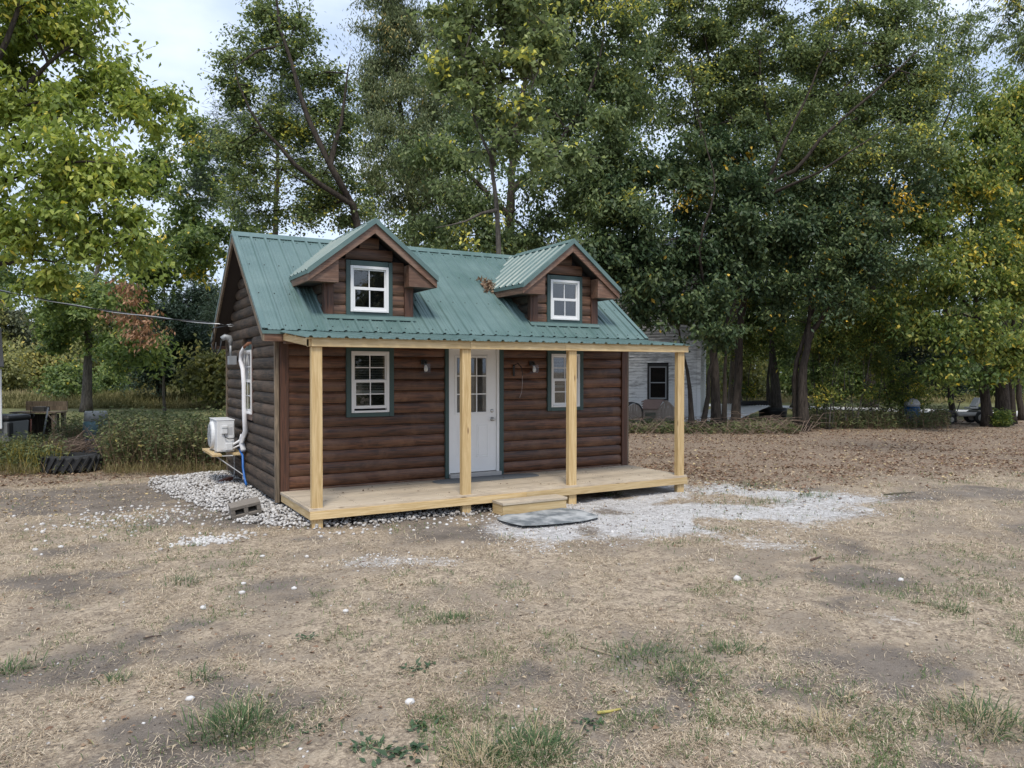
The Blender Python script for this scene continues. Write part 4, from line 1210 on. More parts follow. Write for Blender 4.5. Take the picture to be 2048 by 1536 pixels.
wall_lamp(4.235, 2.05, 'wall lamp with square glass shade between the door and the curtained window')

# ---- black hook with a dangling cord right of the door
hk = thing('wall_hook', 'black iron hook with a thin pale cord hanging right of the door', 'hook', (3.88, -0.06, 1.95))
MB().box(3.865, 3.895, -0.072, -0.056, 1.92, 2.12).build('plate', M['black'], hk)
MB().tube([(3.88, -0.07, 2.10), (3.89, -0.18, 2.14), (3.90, -0.27, 2.08), (3.91, -0.30, 1.98), (3.92, -0.28, 1.93)], 0.007, 6).build('arm', M['black'], hk, smooth=True)
MB().tube([(3.92, -0.28, 1.93), (3.925, -0.275, 1.80), (3.915, -0.27, 1.66), (3.88, -0.26, 1.56)], 0.0035, 5).build('cord', plain('pale_cord', (0.35, 0.31, 0.30), 0.8), hk)

# ---- heat pump unit on its shelf
sh = thing('bracket_shelf', 'white metal wall brackets carrying pine planks beside the side window', 'shelf', (-0.3, 2.8, 0.2))
for yb_ in (2.36, 3.20):
    mb = MB()
    mb.bar((-0.085, yb_, 0.15), (-0.085, yb_, 0.575), 0.03, 0.012, up=(1, 0, 0)); mb.bar((-0.085, yb_, 0.57), (-0.60, yb_, 0.57), 0.03, 0.012)
    mb.build('bracket', M['ac_white'], sh)
    MB().bar((-0.092, yb_ - 0.002, 0.235), (-0.50, yb_ - 0.002, 0.558), 0.034, 0.014).build('brace', M['ac_white'], sh)
for x0, x1, y0, y1 in ((-0.60, -0.45, 2.20, 3.42), (-0.25, -0.085, 2.28, 3.38)):
    MB().box(x0, x1, y0, y1, 0.5775, 0.616).build('shelf_plank', M['pine_y'], sh, bevel=0.003)
ac = thing('heat_pump_unit', 'white heat pump outdoor unit sitting on the wall shelf', 'air conditioner', (-0.34, 2.8, 0.617))
ax0, ax1, ay0, ay1, az0, az1 = -0.50, -0.215, 2.40, 3.18, 0.637, 1.165
MB().box(ax0, ax1, ay0, ay1, az0, az1).build('casing', M['ac_white'], ac, bevel=0.012)
MB().box(ax0 - 0.01, ax1 + 0.012, ay0 - 0.006, ay1 + 0.006, az1 + 0.001, az1 + 0.016).build('lid', M['ac_white'], ac, bevel=0.005)
for yy_ in (ay0 + 0.10, ay1 - 0.14):
    MB().box(ax0 - 0.02, ax1 + 0.02, yy_, yy_ + 0.045, 0.617, 0.636).build('foot', M['grey_metal'], ac)
# bulged fan cover on the outer face
MB().lathe((ax0 - 0.001, (ay0 + ay1) / 2 + 0.05, 0.90), [(0.235, 0.0), (0.235, 0.02), (0.225, 0.04), (0.20, 0.052)], 28, (-1, 0, 0)).build('fan_shroud', M['ac_white'], ac, smooth=False)
gr = MB()
for r_ in (0.045, 0.08, 0.115, 0.15, 0.185):
    th_ = np.linspace(0, 2 * math.pi, 25); gr.tube([(ax0 - 0.058, (ay0 + ay1) / 2 + 0.05 + r_ * math.cos(a), 0.90 + r_ * math.sin(a)) for a in th_], 0.003, 4, False)
for a in np.linspace(0, math.pi, 7)[:-1]:
    gr.bar((ax0 - 0.059, (ay0 + ay1) / 2 + 0.05 + 0.2 * math.cos(a), 0.90 + 0.2 * math.sin(a)), (ax0 - 0.059, (ay0 + ay1) / 2 + 0.05 - 0.2 * math.cos(a), 0.90 - 0.2 * math.sin(a)), 0.006, 0.006, up=(1, 0, 0))
gr.build('fan_grille', M['grey_metal'], ac)
MB().box(ax0 + 0.055, ax1 - 0.02, ay0 - 0.006, ay0 - 0.0005, az0 + 0.03, az1 - 0.05).build('service_panel', M['ac_white'], ac, bevel=0.002)
MB().box(ax0 + 0.075, ax0 + 0.17, ay0 - 0.045, ay0 - 0.0065, 0.94, 1.085).build('terminal_cover', M['ac_white'], ac, bevel=0.012)
MB().box(ax0 + 0.078, ax0 + 0.167, ay0 - 0.0475, ay0 - 0.0452, 1.032, 1.048).build('terminal_slot', M['grey_metal'], ac)
MB().box(ax0 + 0.135, ax1 - 0.035, ay0 - 0.06, ay0 - 0.0065, 0.66, 0.79).build('valve_cover', M['ac_white'], ac, bevel=0.014)
MB().box(ax1 - 0.10, ax1 - 0.03, ay0 - 0.0075, ay0 - 0.0062, 0.92, 1.05).build('label_plate', plain('pale_grey_plate', (0.45, 0.46, 0.48), 0.6), ac)
MB().box(ax1 - 0.095, ax1 - 0.035, ay0 - 0.0075, ay0 - 0.0062, 0.875, 0.895).build('label_plate', M['white_vinyl'], ac)
MB().tube([(ax0 + 0.115, ay0 - 0.03, 0.945), (ax0 + 0.13, ay0 - 0.045, 0.885), (ax0 + 0.19, ay0 - 0.05, 0.855), (ax1 - 0.02, ay0 - 0.03, 0.86), (ax1 + 0.03, ay0 + 0.04, 0.88)], 0.008, 6).build('cable', M['black'], ac, smooth=True)

# ---- wrapped refrigerant pipe up the wall
pp = thing('refrigerant_pipe', 'white wrapped pipe climbing the side wall beside the narrow window', 'pipe', (-0.1, 2.45, 0.6))
xp = -0.105
P_ = [(xp - 0.0, on(487, 905, 0, xp)[1], 0.66), (xp, 2.36, 0.80)] + [tuple(on(u, v, 0, xp)) for u, v in ((491, 862), (488.5, 820), (488, 770), (486, 740), (482, 722), (483, 706), (488, 695))]
MB().tube(P_, [0.045, 0.053, 0.042, 0.038, 0.037, 0.037, 0.040, 0.037, 0.027], 10).build('main_run', M['pipe_wrap'], pp, smooth=True)
top = np.array(P_[-1]); MB().tube([top, top + (0.02, -0.06, 0.035), top + (0.05, -0.09, 0.06), top + (0.12, -0.09, 0.06)], [0.024, 0.022, 0.035, 0.04], 8).build('foam_seal', plain('orange_foam', (0.22, 0.10, 0.055), 0.9), pp, smooth=True)
j = np.array([xp, 2.33, 0.92])
MB().tube([j, j + (-0.03, -0.03, -0.09), (ax1 + 0.0, ay0 + 0.0, 0.765), (ax1 - 0.04, ay0 - 0.03, 0.75)], [0.03, 0.026, 0.022, 0.022], 8).build('branch', M['pipe_wrap'], pp, smooth=True)
MB().tube([j + (0, 0, -0.1), j + (-0.03, -0.02, -0.17), (ax1 + 0.01, ay0 - 0.01, 0.705), (ax1 - 0.03, ay0 - 0.03, 0.69)], [0.018, 0.016, 0.014, 0.014], 8).build('branch', M['pipe_wrap'], pp, smooth=True)
MB().tube([j + (0.02, 0.10, 0.02), j + (-0.02, 0.12, 0.06), j + (-0.05, 0.10, -0.02), j + (-0.04, 0.10, -0.15), j + (0.0, 0.06, -0.3)], 0.012, 6).build('wire', M['black'], pp, smooth=True)
hs = MB().tube([(-0.13, 2.42, 0.66)] + [tuple(on(u, v, 0, -0.13)) for u, v in ((485.5, 912), (486, 935), (489, 955), (492.5, 970))], 0.019, 8).build('blue_conduit', M['blue_pipe'], smooth=True)
tag(hs, 'blue conduit running from the pipe down into the gravel', 'conduit')

# ---- electric mast, service cable
ms = thing('electric_mast', 'grey weatherhead and small box on the back corner of the side wall', 'electric mast', (-0.12, 3.70, 2.17))
xm = -0.15
pb = on(461.5, 712, 0, xm); pt = on(461, 687, 0, xm)
MB().tube([pb + (0, 0, -0.02), pt], 0.022, 10).build('pipe', M['grey_metal'], ms, smooth=True)
MB().tube([pt + (0, 0, -0.03), pt + (0, 0, 0.05), pt + (-0.02, 0.0, 0.10), pt + (-0.09, 0.0, 0.115), pt + (-0.15, 0.0, 0.08)], [0.03, 0.045, 0.055, 0.055, 0.045], 10).build('weatherhead', M['grey_metal'], ms, smooth=True)
MB().box(xm - 0.045, -0.06, pb[1] - 0.075, pb[1] + 0.075, pb[2] - 0.155, pb[2]).build('meter_box', M['grey_metal'], ms, bevel=0.004)
hd = pt + np.array([-0.15, 0.0, 0.07])
MB().tube([hd, hd + (-0.01, -0.02, -0.10), hd + (-0.03, 0, -0.20), hd + (-0.075, 0.02, -0.27), hd + (-0.10, 0.03, -0.20), hd + (-0.09, 0.03, -0.05)], 0.013, 6).build('drip_loop', M['black'], ms, smooth=True)
MB().tube([hd + (0, 0.03, 0), hd + (-0.02, 0.02, -0.14), hd + (-0.06, 0.03, -0.24), hd + (-0.13, 0.04, -0.22), hd + (-0.17, 0.04, -0.08)], 0.011, 6).build('drip_loop', M['black'], ms, smooth=True)
cb = thing('service_cable', 'twisted black and silver power cable coming in from the left to the gable', 'power cable', (-0.3, 3.6, 2.9))
A_ = on(440, 648, 0, -0.40); Bc = at(-260, 505, 17.0)
cur = []
for i in range(41):
    t_ = i / 40; p = A_ * (1 - t_) + Bc * t_; p = p + np.array([0, 0, -0.42 * 4 * t_ * (1 - t_) * 0.55]); cur.append(p)
cur = np.array(cur)
for ph, mt_, r_ in ((0.0, M['black'], 0.0115), (math.pi, M['cable_silver'] if 'cable_silver' in M else plain('bare_aluminium', (0.55, 0.56, 0.58), 0.4, 0.6), 0.008)):
    off = np.array([[0, 0.012 * math.cos(i * 0.8 + ph), 0.012 * math.sin(i * 0.8 + ph)] for i in range(41)])
    MB().tube(cur + off, r_, 6).build('conductor', mt_, cb, smooth=True)
MB().tube([A_, A_ + (0.12, -0.02, -0.03), hd + (-0.14, 0.05, 0.20), hd + (-0.13, 0.05, 0.02), hd + (-0.17, 0.04, -0.08)], 0.012, 6).build('tail', M['black'], cb, smooth=True)
en = on(466, 651, 0, -0.075)
MB().tube([A_, en + (-0.10, 0.03, 0.0)], 0.005, 6).build('dead_end_wire', M['grey_metal'], cb)
MB().tube([en + (-0.10, 0.03, 0.01), en + (-0.03, 0.0, 0.02), en + (0.02, 0, 0.0), en + (-0.03, 0.0, -0.02), en + (-0.10, 0.03, -0.01)], 0.008, 6).build('clevis', M['grey_metal'], cb)

# ---- concrete block on the gravel
blk = thing('concrete_block', 'grey hollow concrete block lying tilted on the gravel by the deck corner', 'concrete block', gp(492, 1024))
c0 = gp(490, 1016, 0.125); ax = np.array([0.90, -0.02, 0.15]); ax /= np.linalg.norm(ax); fwd = np.array([-0.10, -0.90, -0.22]); fwd -= ax * (fwd @ ax); fwd /= np.linalg.norm(fwd); upv = np.cross(ax, -fwd); 
if upv[2] < 0: upv = -upv
L_, H_, T_ = 0.198, 0.088, 0.095
mb = MB()
for s_, hh_ in ((1, 0), (-1, 0)): mb.obox(c0 + upv * s_ * (H_ - 0.024), ax * L_, fwd * T_, upv * 0.024)
for a in (-L_ + 0.028, 0.0, L_ - 0.028): mb.obox(c0 + ax * a, ax * 0.028, fwd * (T_ - 0.002), upv * (H_ - 0.0485))
mb.obox(c0 - fwd * (T_ - 0.012), ax * (L_ - 0.057), fwd * 0.008, upv * (H_ - 0.0485))  # added plate closes the holes at the back so their insides stay dark
mb.build('block_body', M['concrete'], blk, bevel=0.006)
bq = gp(452, 960, 0.09); bk_ = MB().obox(bq, (0.10, 0.05, 0.02), (-0.02, 0.045, 0.0), (0, 0, 0.03)).build('brick', M['brick'], bevel=0.004)
tag(bk_, 'broken red brick on the gravel under the heat pump', 'brick')

# ---- leaves caught in the roof valley
n = 130; pos = np.array([3.97, 0.93, 3.50]); aa = rng.rand(n)
px_ = pos + np.stack([0.02 + 0.22 * rng.rand(n) - 0.16, -0.10 + 0.32 * rng.rand(n), np.zeros(n)], 1)
px_[:, 2] = [roof_z(q[1]) + 0.03 + 0.05 * rng.rand() for q in px_]
axv = rng.normal(0, 1, (n, 3)); axv /= np.linalg.norm(axv, axis=1)[:, None]; nv = rng.normal(0, 1, (n, 3))
V, F, T = leafset(px_, axv, nv, 0.06 + 0.05 * rng.rand(n), 0.035 + 0.02 * rng.rand(n), rng.rand(n) * 0.8, np.clip(0.45 + 0.45 * rng.rand(n), 0, 0.93))
o = raw_mesh('leaf_pile', V, F, M['fallen_leaf'], attrs=dict(tint=T)); tag(o, 'dry leaves caught where the right dormer meets the roof', 'leaf pile', kind='stuff')
# and a few on the deck
x = rng.uniform(0.1, 6.2, 46); y = rng.uniform(-1.6, -0.1, 46); n = 46
ax_ = np.stack([rng.normal(0, 1, n), rng.normal(0, 1, n), rng.normal(0, .15, n)], 1); ax_ /= np.linalg.norm(ax_, axis=1)[:, None]
V, F, T = leafset(np.stack([x, y, np.full(n, ZD + 0.006)], 1), ax_, np.stack([rng.normal(0, .2, n), rng.normal(0, .2, n), np.ones(n)], 1), 0.03 + 0.03 * rng.rand(n), 0.02 + 0.015 * rng.rand(n), rng.rand(n) * 0.5, rng.rand(n) * 0.4)
o = raw_mesh('deck_leaves', V, F, M['fallen_leaf'], attrs=dict(tint=T)); tag(o, 'dark dead leaves scattered over the deck boards', 'fallen leaves', kind='stuff')

# ================================================================= THINGS IN THE YARD
def single_stone(u, v, r_, label, tint=0.9):
    p = gp(u, v); p[2] = float(height(p[0:1], p[1:2])[0]) + r_ * 0.25
    o_ = stones('white_stone', p[None], np.array([r_]), M['stone'], np.array([tint]))
    return tag(o_, label, 'stone', 'loose white stones on the yard')
ST = [(487, 1168, 0.030, 'white stone, the upper of two close together left of centre'), (484, 1187, 0.036, 'white stone, the lower of two close together left of centre'),
      (406, 1218, 0.038, 'angular white stone on dry grass below the two close stones'), (691, 1224, 0.030, 'small white stone beside green sprigs below the deck corner'),
      (380, 1395, 0.036, 'white stone just above the big grass tuft'), (819, 1405, 0.038, 'flat white stone with a yellow leaf behind it'),
      (1475, 1154, 0.050, 'flat white stone standing alone right of centre on bare dirt'), (588, 1176, 0.032, 'white stone right of the two close together'),
      (614, 1113, 0.032, 'white stone in the grass below the deck corner post'), (525, 1110, 0.034, 'white stone below the tilted concrete block'),
      (1801, 1157, 0.032, 'small white stone in the grass at the right'), (925, 1083, 0.028, 'white stone below the second porch post'),
      (1225, 1063, 0.036, 'white stone at the lower edge of the white gravel'), (820, 1120, 0.028, 'white stone in the chalky streak below the deck'),
      (71, 1096, 0.040, 'pale stone among the fallen leaves at the left edge'), (122, 1091, 0.040, 'pale stone right of another near the left edge'),
      (85, 1066, 0.050, 'larger pale stone in leaf litter at the left edge'), (1422, 1120, 0.045, 'grey stone beside a stick on the bare dirt')]
for k, (u, v, r_, lb) in enumerate(ST): single_stone(u, v, r_, lb, 0.35 if 'grey stone' in lb else 0.92)

M['tuft'] = leaf_mat('tuft_blade', [(0.0, (0.045, 0.085, 0.033)), (0.5, (0.085, 0.145, 0.058)), (0.85, (0.16, 0.22, 0.09)), (1.0, (0.46, 0.38, 0.24))], 0.3, 0.5, 0.35)
def tuft(u, v, rx, ry, n, h, label, dryf=0.12):
    n = int(n * 1.25); rx *= 1.1; ry *= 1.1
    p = gp(u, v); r0 = rng.normal(0, 1, n); r1 = rng.normal(0, 1, n)
    x_ = p[0] + RXV[0] * r0 * rx + FXV[0] * r1 * ry; y_ = p[1] + RXV[1] * r0 * rx + FXV[1] * r1 * ry
    az = np.arctan2(y_ - p[1], x_ - p[0]) + rng.normal(0, 1.0, n)
    ln = h * rng.uniform(0.45, 1.25, n)
    base = np.stack([x_, y_, height(x_, y_) - 0.004], 1); el = np.clip(rng.normal(0.95, 0.3, n), 0.25, 1.5); bend = rng.uniform(0.1, 0.75, n)
    pts = [base]; q = base
    for k in range(3):
        e_ = el - bend * k
        q = q + np.stack([np.cos(az) * np.cos(e_), np.sin(az) * np.cos(e_), np.sin(e_)], 1) * (ln / 3)[:, None]; pts.append(q)
    side = np.stack([-np.sin(az), np.cos(az), np.zeros(n)], 1) * rng.uniform(0.0016, 0.0034, n)[:, None]
    V = np.stack([pts[0] - side, pts[0] + side, pts[1] - side, pts[1] + side, pts[2] - side * .7, pts[2] + side * .7, pts[3]], 1).reshape(-1, 3)
    k = np.arange(n)[:, None] * 7
    F = np.concatenate([k + np.array([q_]) for q_ in ((0, 1, 3), (0, 3, 2), (2, 3, 5), (2, 5, 4), (4, 5, 6))], 1).reshape(-1, 3)
    tt = np.clip(rng.beta(2, 2, n) * 0.9, 0, 0.9); tt = np.where(rng.rand(n) < dryf, 1.0, tt)
    o_ = thing('grass_tuft', label, 'grass tuft', (p[0], p[1], 0), 'green grass tufts in the dry yard')
    tag(raw_mesh('blades', V, F, M['tuft'], o_, attrs=dict(tint=np.repeat(tt, 7))), kind='stuff')
tuft(475, 1448, 0.105, 0.12, 420, 0.15, 'big green grass tuft in the lower left of the yard')
tuft(1065, 1502, 0.11, 0.09, 420, 0.14, 'green grass tuft at the bottom edge near the middle')
tuft(960, 1520, 0.10, 0.08, 260, 0.13, 'straw mixed grass tuft just left of the bottom edge tuft', 0.55)
tuft(1960, 1440, 0.13, 0.12, 360, 0.14, 'green grass tuft in the lower right corner', 0.3)
tuft(20, 1335, 0.07, 0.07, 150, 0.11, 'green grass tuft cut by the left edge of the photo')
tuft(370, 1160, 0.13, 0.10, 130, 0.10, 'thin green tuft above the two close stones', 0.2)
tuft(905, 1240, 0.09, 0.07, 160, 0.09, 'short green tuft in the middle of the yard')
tuft(1290, 1310, 0.17, 0.13, 300, 0.09, 'low spreading green tuft right of centre')
tuft(1380, 1352, 0.13, 0.10, 220, 0.10, 'green tuft touching the low spreading one on its lower right')
tuft(1465, 1300, 0.10, 0.07, 160, 0.10, 'short green tuft above the dark bare patch at right')
tuft(1905, 1216, 0.06, 0.05, 100, 0.09, 'small bushy green tuft at the right beside a pale leaf')
tuft(1690, 1395, 0.05, 0.04, 60, 0.09, 'sparse green tuft in the middle of the right foreground', 0.3)
tuft(1655, 1450, 0.12, 0.10, 170, 0.11, 'dead straw tuft in the right foreground', 0.9)
tuft(290, 1056, 0.14, 0.08, 90, 0.08, 'short green tuft among loose gravel at left', 0.2)
tuft(405, 1358, 0.05, 0.04, 50, 0.10, 'few thin green blades on the dirt above the big tuft')
tuft(225, 1363, 0.05, 0.04, 60, 0.09, 'few thin blades on dirt left of the big tuft', 0.3)
tuft(1500, 968, 0.30, 0.15, 160, 0.10, 'fresh green weeds at the back edge of the white gravel', 0.05)
tuft(1630, 992, 0.16, 0.1, 120, 0.13, 'green weeds at the right end of the white gravel', 0.05)
tuft(1545, 1004, 0.14, 0.1, 110, 0.12, 'green weeds in the middle of the white gravel', 0.05)
tuft(1445, 1060, 0.20, 0.08, 110, 0.08, 'low green weeds at the front edge of the white gravel', 0.05)
tuft(1222, 988, 0.12, 0.06, 80, 0.09, 'green weeds under the front of the deck right of the step', 0.05)

M['weed_leaf'] = leaf_mat('weed_leaf', [(0, (0.040, 0.075, 0.040)), (1, (0.095, 0.15, 0.075))], 0.25, 0.5, 0.35)
def rosette(u, v, n, r_, label):
    p = gp(u, v); az = rng.rand(n) * 6.283; el = rng.uniform(0.05, 0.6, n)
    ax_ = np.stack([np.cos(az) * np.cos(el), np.sin(az) * np.cos(el), np.sin(el)], 1)
    b_ = np.stack([p[0] + rng.normal(0, r_ * 0.9, n), p[1] + rng.normal(0, r_ * 0.6, n), np.full(n, 0.0)], 1); b_[:, 2] = height(b_[:, 0], b_[:, 1]) + 0.006
    V, F, T = leafset(b_, ax_, np.stack([rng.normal(0, .3, n), rng.normal(0, .3, n), np.ones(n)], 1), r_ * rng.uniform(0.5, 1.0, n), r_ * rng.uniform(0.25, 0.45, n), rng.uniform(0, 0.6, n), rng.rand(n))
    o_ = thing('weed_plant', label, 'weed', (p[0], p[1], 0), 'broad leaved weeds in the dry yard'); tag(raw_mesh('leaves', V, F, M['weed_leaf'], o_, attrs=dict(tint=T)), kind='stuff')
rosette(835, 1335, 26, 0.07, 'broad leaved weed on dry grass below the middle tuft')
rosette(845, 1445, 24, 0.07, 'broad leaved weed right of the flat white stone')
rosette(735, 1492, 30, 0.07, 'broad leaved weed at the bottom edge left of the grass tuft')
rosette(800, 1505, 34, 0.08, 'spreading broad leaved weed beside the bottom edge tuft')
rosette(1185, 1447, 24, 0.06, 'broad leaved weed on the dark dirt below the spreading tuft')
rosette(635, 1450, 20, 0.06, 'broad leaved weed right of the big lower left tuft')
rosette(610, 1277, 22, 0.06, 'broad leaved weed above and right of the big lower left tuft')
# sticks
for k, (u0, v0, u1, v1, r_, col, lb) in enumerate(((1195, 1428, 1242, 1421, 0.010, (0.42, 0.36, 0.11), 'short yellowish stick on the dark dirt in the foreground'), (287, 1279, 325, 1273, 0.008, (0.07, 0.05, 0.04), 'short dark stick on bare dirt at left'),
                                      (1622, 1123, 1642, 1115, 0.012, (0.10, 0.06, 0.045), 'short brown stick on dirt right of the white gravel'), (1162, 1295, 1225, 1312, 0.007, (0.35, 0.28, 0.2), 'thin pale twig left of the low spreading tuft'), (1768, 990, 1830, 985, 0.012, (0.10, 0.09, 0.06), 'thin forked branch at the right end of the white gravel'))):
    a, b_ = gp(u0, v0), gp(u1, v1); mid = (a + b_) / 2 + rng.normal(0, 0.01, 3)
    for q in (a, mid, b_): q[2] = float(height(q[0:1], q[1:2])[0]) + r_ + 0.008
    o_ = MB().tube([a, mid, b_], [r_, r_ * 0.9, r_ * 0.6], 6).build('stick', plain('stick_bark', col, 0.9), smooth=True); tag(o_, lb, 'stick', 'sticks lying in the yard')

# ---- left: bin, old bench, tools, barrel, tire, brush, neighbour's house corner
def box_frame(u, d, z=0.0):
    """local frame at ground column u, depth d, squared to the view"""
    return gd(u, d, z)
def lbox(mb, o_, a0, a1, f0, f1, z0, z1):
    c_ = o_ + RXV * (a0 + a1) / 2 + FXV * (f0 + f1) / 2 + UP * (z0 + z1) / 2
    return mb.obox(c_, RXV * (a1 - a0) / 2, FXV * (f1 - f0) / 2, UP * (z1 - z0) / 2)
d_ = 16.5; k_ = FPX / d_
def zv(v, d): return CAM[2] - (v - 742) * d / FPX
g0 = gd(5, d_)
bn = thing('wheelie_bin', 'grey bin with a black lid at the left edge of the weeds', 'bin', g0)
tw_ = 0.31
mb = MB(); p0 = [g0 + RXV * a + FXV * f for a, f in ((-tw_, -tw_), (tw_, -tw_), (tw_, tw_), (-tw_, tw_))]; p1 = [g0 + RXV * a * 1.12 + FXV * f * 1.12 + UP * 0.93 for a, f in ((-tw_, -tw_), (tw_, -tw_), (tw_, tw_), (-tw_, tw_))]
mb.hexa(p0 + p1).build('bin_body', plain('grey_bin_plastic', (0.16, 0.165, 0.165), 0.5), bn, bevel=0.02)
mb = MB(); lbox(mb, g0, -0.38, 0.38, -0.38, 0.38, 0.932, 1.06); mb.build('bin_lid', M['black'], bn, bevel=0.05)
mb = MB(); lbox(mb, g0, 0.325, 0.37, -0.36, -0.22, 0.62, 0.90); mb.build('bin_handle', M['black'], bn, bevel=0.01)

d_ = 19.5; g0 = gd(78, d_)
be = thing('potting_bench', 'weathered grey wooden bench with a raised back behind the weeds', 'bench', g0)
hw = 0.55
for i, (z0, z1) in enumerate(((0.98, 1.10), (1.105, 1.22))):
    mb = MB(); lbox(mb, g0, -hw + 0.04, hw + 0.02, 0.25, 0.28, z0, z1); mb.build('back_board', M['grey_board_z'], be)
mb = MB(); lbox(mb, g0, -hw - 0.06, hw, -0.25, 0.29, 0.93, 0.965); mb.build('top_board', M['grey_board_z'], be)
for a in (-hw, hw - 0.11):
    for f in (-0.22, 0.18):
        mb = MB(); lbox(mb, g0, a, a + 0.09, f, f + 0.09, 0, 0.928); mb.build('leg', M['grey_board_z'], be)
mb = MB(); lbox(mb, g0, -hw + 0.1, hw - 0.12, 0.1, 0.13, 0.15, 0.9); mb.build('lower_panel', M['bark_dark'], be)
mb = MB(); lbox(mb, g0, -0.12, 0.18, -0.10, 0.15, 0.966, 1.09); o_ = mb.build('plastic_tub', plain('blackened_tub', (0.05, 0.05, 0.05), 0.7)); tag(o_, 'small dark tub standing on the weathered bench', 'tub')

def shovel(u0, v0, u1, v1, d, col, label, grip, name='shovel'):
    a = at(u0, v0, d); b_ = at(u1, v1, d); a = np.array(a); 
    foot = b_ + (b_ - a) / np.linalg.norm(b_ - a) * 0.25; foot[2] = max(foot[2], 0.0)
    t_ = thing(name, label, 'tool', foot)
    MB().tube([a, foot + (a - foot) * 0.2], 0.019, 8).build('shaft', plain('tool_shaft', col, 0.6), t_, smooth=True)
    if grip:
        c_ = a; MB().tube([c_, c_ + RXV * 0.07 + UP * 0.06, c_ + RXV * 0.07 + UP * 0.12, c_ - RXV * 0.07 + UP * 0.12, c_ - RXV * 0.07 + UP * 0.06, c_], 0.015, 6).build('grip', M['black'], t_, smooth=True)
        MB().tube([c_ + UP * 0.12, c_ + UP * 0.30], 0.010, 6).build('hook', M['black'], t_)
    mb = MB(); s_ = foot + (a - foot) * 0.1; mb.obox(s_, RXV * 0.10, UP * 0.13, FXV * 0.01); mb.build('blade', M['bark_dark'], t_, bevel=0.008)
shovel(62, 838, 61, 884, 18.2, (0.20, 0.07, 0.045), 'red shafted shovel with black D grip leaning at the bench', True)
shovel(96, 815, 87, 868, 18.2, (0.30, 0.31, 0.32), 'grey metal tool handle leaning at the bench', False, 'long_tool')
shovel(95, 828, 138, 878, 18.6, (0.15, 0.12, 0.09), 'brown pole leaning to the right across the bench', False, 'long_pole')

d_ = 17.6; g0 = gd(191, d_)
br = thing('plastic_barrel', 'open grey and blue plastic barrel standing tilted in the weeds', 'barrel', g0)
zt = zv(822, d_)
MB().lathe(g0, [(0.24, 0.0), (0.27, 0.08), (0.275, 0.45)], 18).build('barrel_base', plain('faded_blue_plastic', (0.03, 0.10, 0.16), 0.5), br, smooth=True)
MB().lathe(g0 + UP * 0.451, [(0.275, 0.0), (0.27, 0.30), (0.255, zt - 0.68)], 18).build('barrel_side', plain('teal_barrel_plastic', (0.07, 0.13, 0.15), 0.5), br, smooth=True)
mb = MB().lathe(g0 + UP * (zt - 0.228), [(0.257, 0.0), (0.24, 0.19), (0.225, 0.22), (0.20, 0.21), (0.19, 0.10)], 18); mb.build('barrel_rim', plain('dusty_grey_plastic', (0.28, 0.29, 0.29), 0.7), br, smooth=True)
d_ = 17.9; g0 = gd(72, d_); mb = MB(); lbox(mb, g0, -0.10, 0.30, 0, 0.3, 0, 0.32); o_ = mb.build('blue_crate', plain('dark_blue_plastic', (0.012, 0.02, 0.12), 0.5), bevel=0.02); tag(o_, 'dark blue crate among the weeds below the bench', 'crate')

# tractor tire lying down, big lugs on its side
g0 = gp(142, 948); d_ = depth_of(g0); g0 = gd(142, d_ + 0.5)
ti = thing('tractor_tire', 'black tractor tire with heavy slanted lugs lying in the weeds', 'tire', g0)
R0 = 0.52
MB().lathe(g0 + UP * 0.01, [(0.30, 0.0), (R0 - 0.06, 0.0), (R0, 0.05), (R0, 0.26), (R0 - 0.06, 0.31), (0.30, 0.31), (0.28, 0.16)], 28).build('tire_body', M['rubber'], ti, smooth=False)
for i in range(22):
    a = i / 22 * 2 * math.pi; r_ = np.array([math.cos(a), math.sin(a), 0]); tg = np.array([-math.sin(a), math.cos(a), 0])
    MB().obox(g0 + r_ * (R0 + 0.012) + UP * 0.165, r_ * 0.022, tg * 0.028, (UP * 0.15 + tg * 0.09)).build('lug', M['rubber'], ti, bevel=0.005)

# neighbour's house corner on the left edge
g0 = gd(-70, 15.5)
_FX, _RX = FXV, RXV
_q = ray(10, 742); _q[2] = 0; FXV = _q / np.linalg.norm(_q); RXV = np.array([FXV[1], -FXV[0], 0])
nh = thing('neighbour_house', 'grey house corner with a white downspout at the left edge', 'house', g0)
mb = MB(); lbox(mb, g0, -4, 0.42, 0.4, 5, 0, zv(730, 15.9)); mb.build('wall', plain('grey_siding', (0.33, 0.34, 0.35), 0.8), nh)
zt = zv(735, 15.5); zr_ = zv(655, 15.5)
mb = MB(); mb.prism([g0 + RXV * -4 + UP * (zt + 0.02), g0 + RXV * 0.66 + UP * (zt + 0.02), g0 + RXV * 0.62 + UP * (zr_), g0 + RXV * -4 + UP * (zr_ + 1.2)], FXV * 5); mb.build('roof', plain('grey_shingles', (0.12, 0.12, 0.125), 0.9), nh)
mb = MB(); lbox(mb, g0, 0.50, 0.62, 0.30, 0.39, zv(860, 15.9), zv(738, 15.5)); mb.build('downspout', M['white_vinyl'], nh, bevel=0.015)
FXV, RXV = _FX, _RX

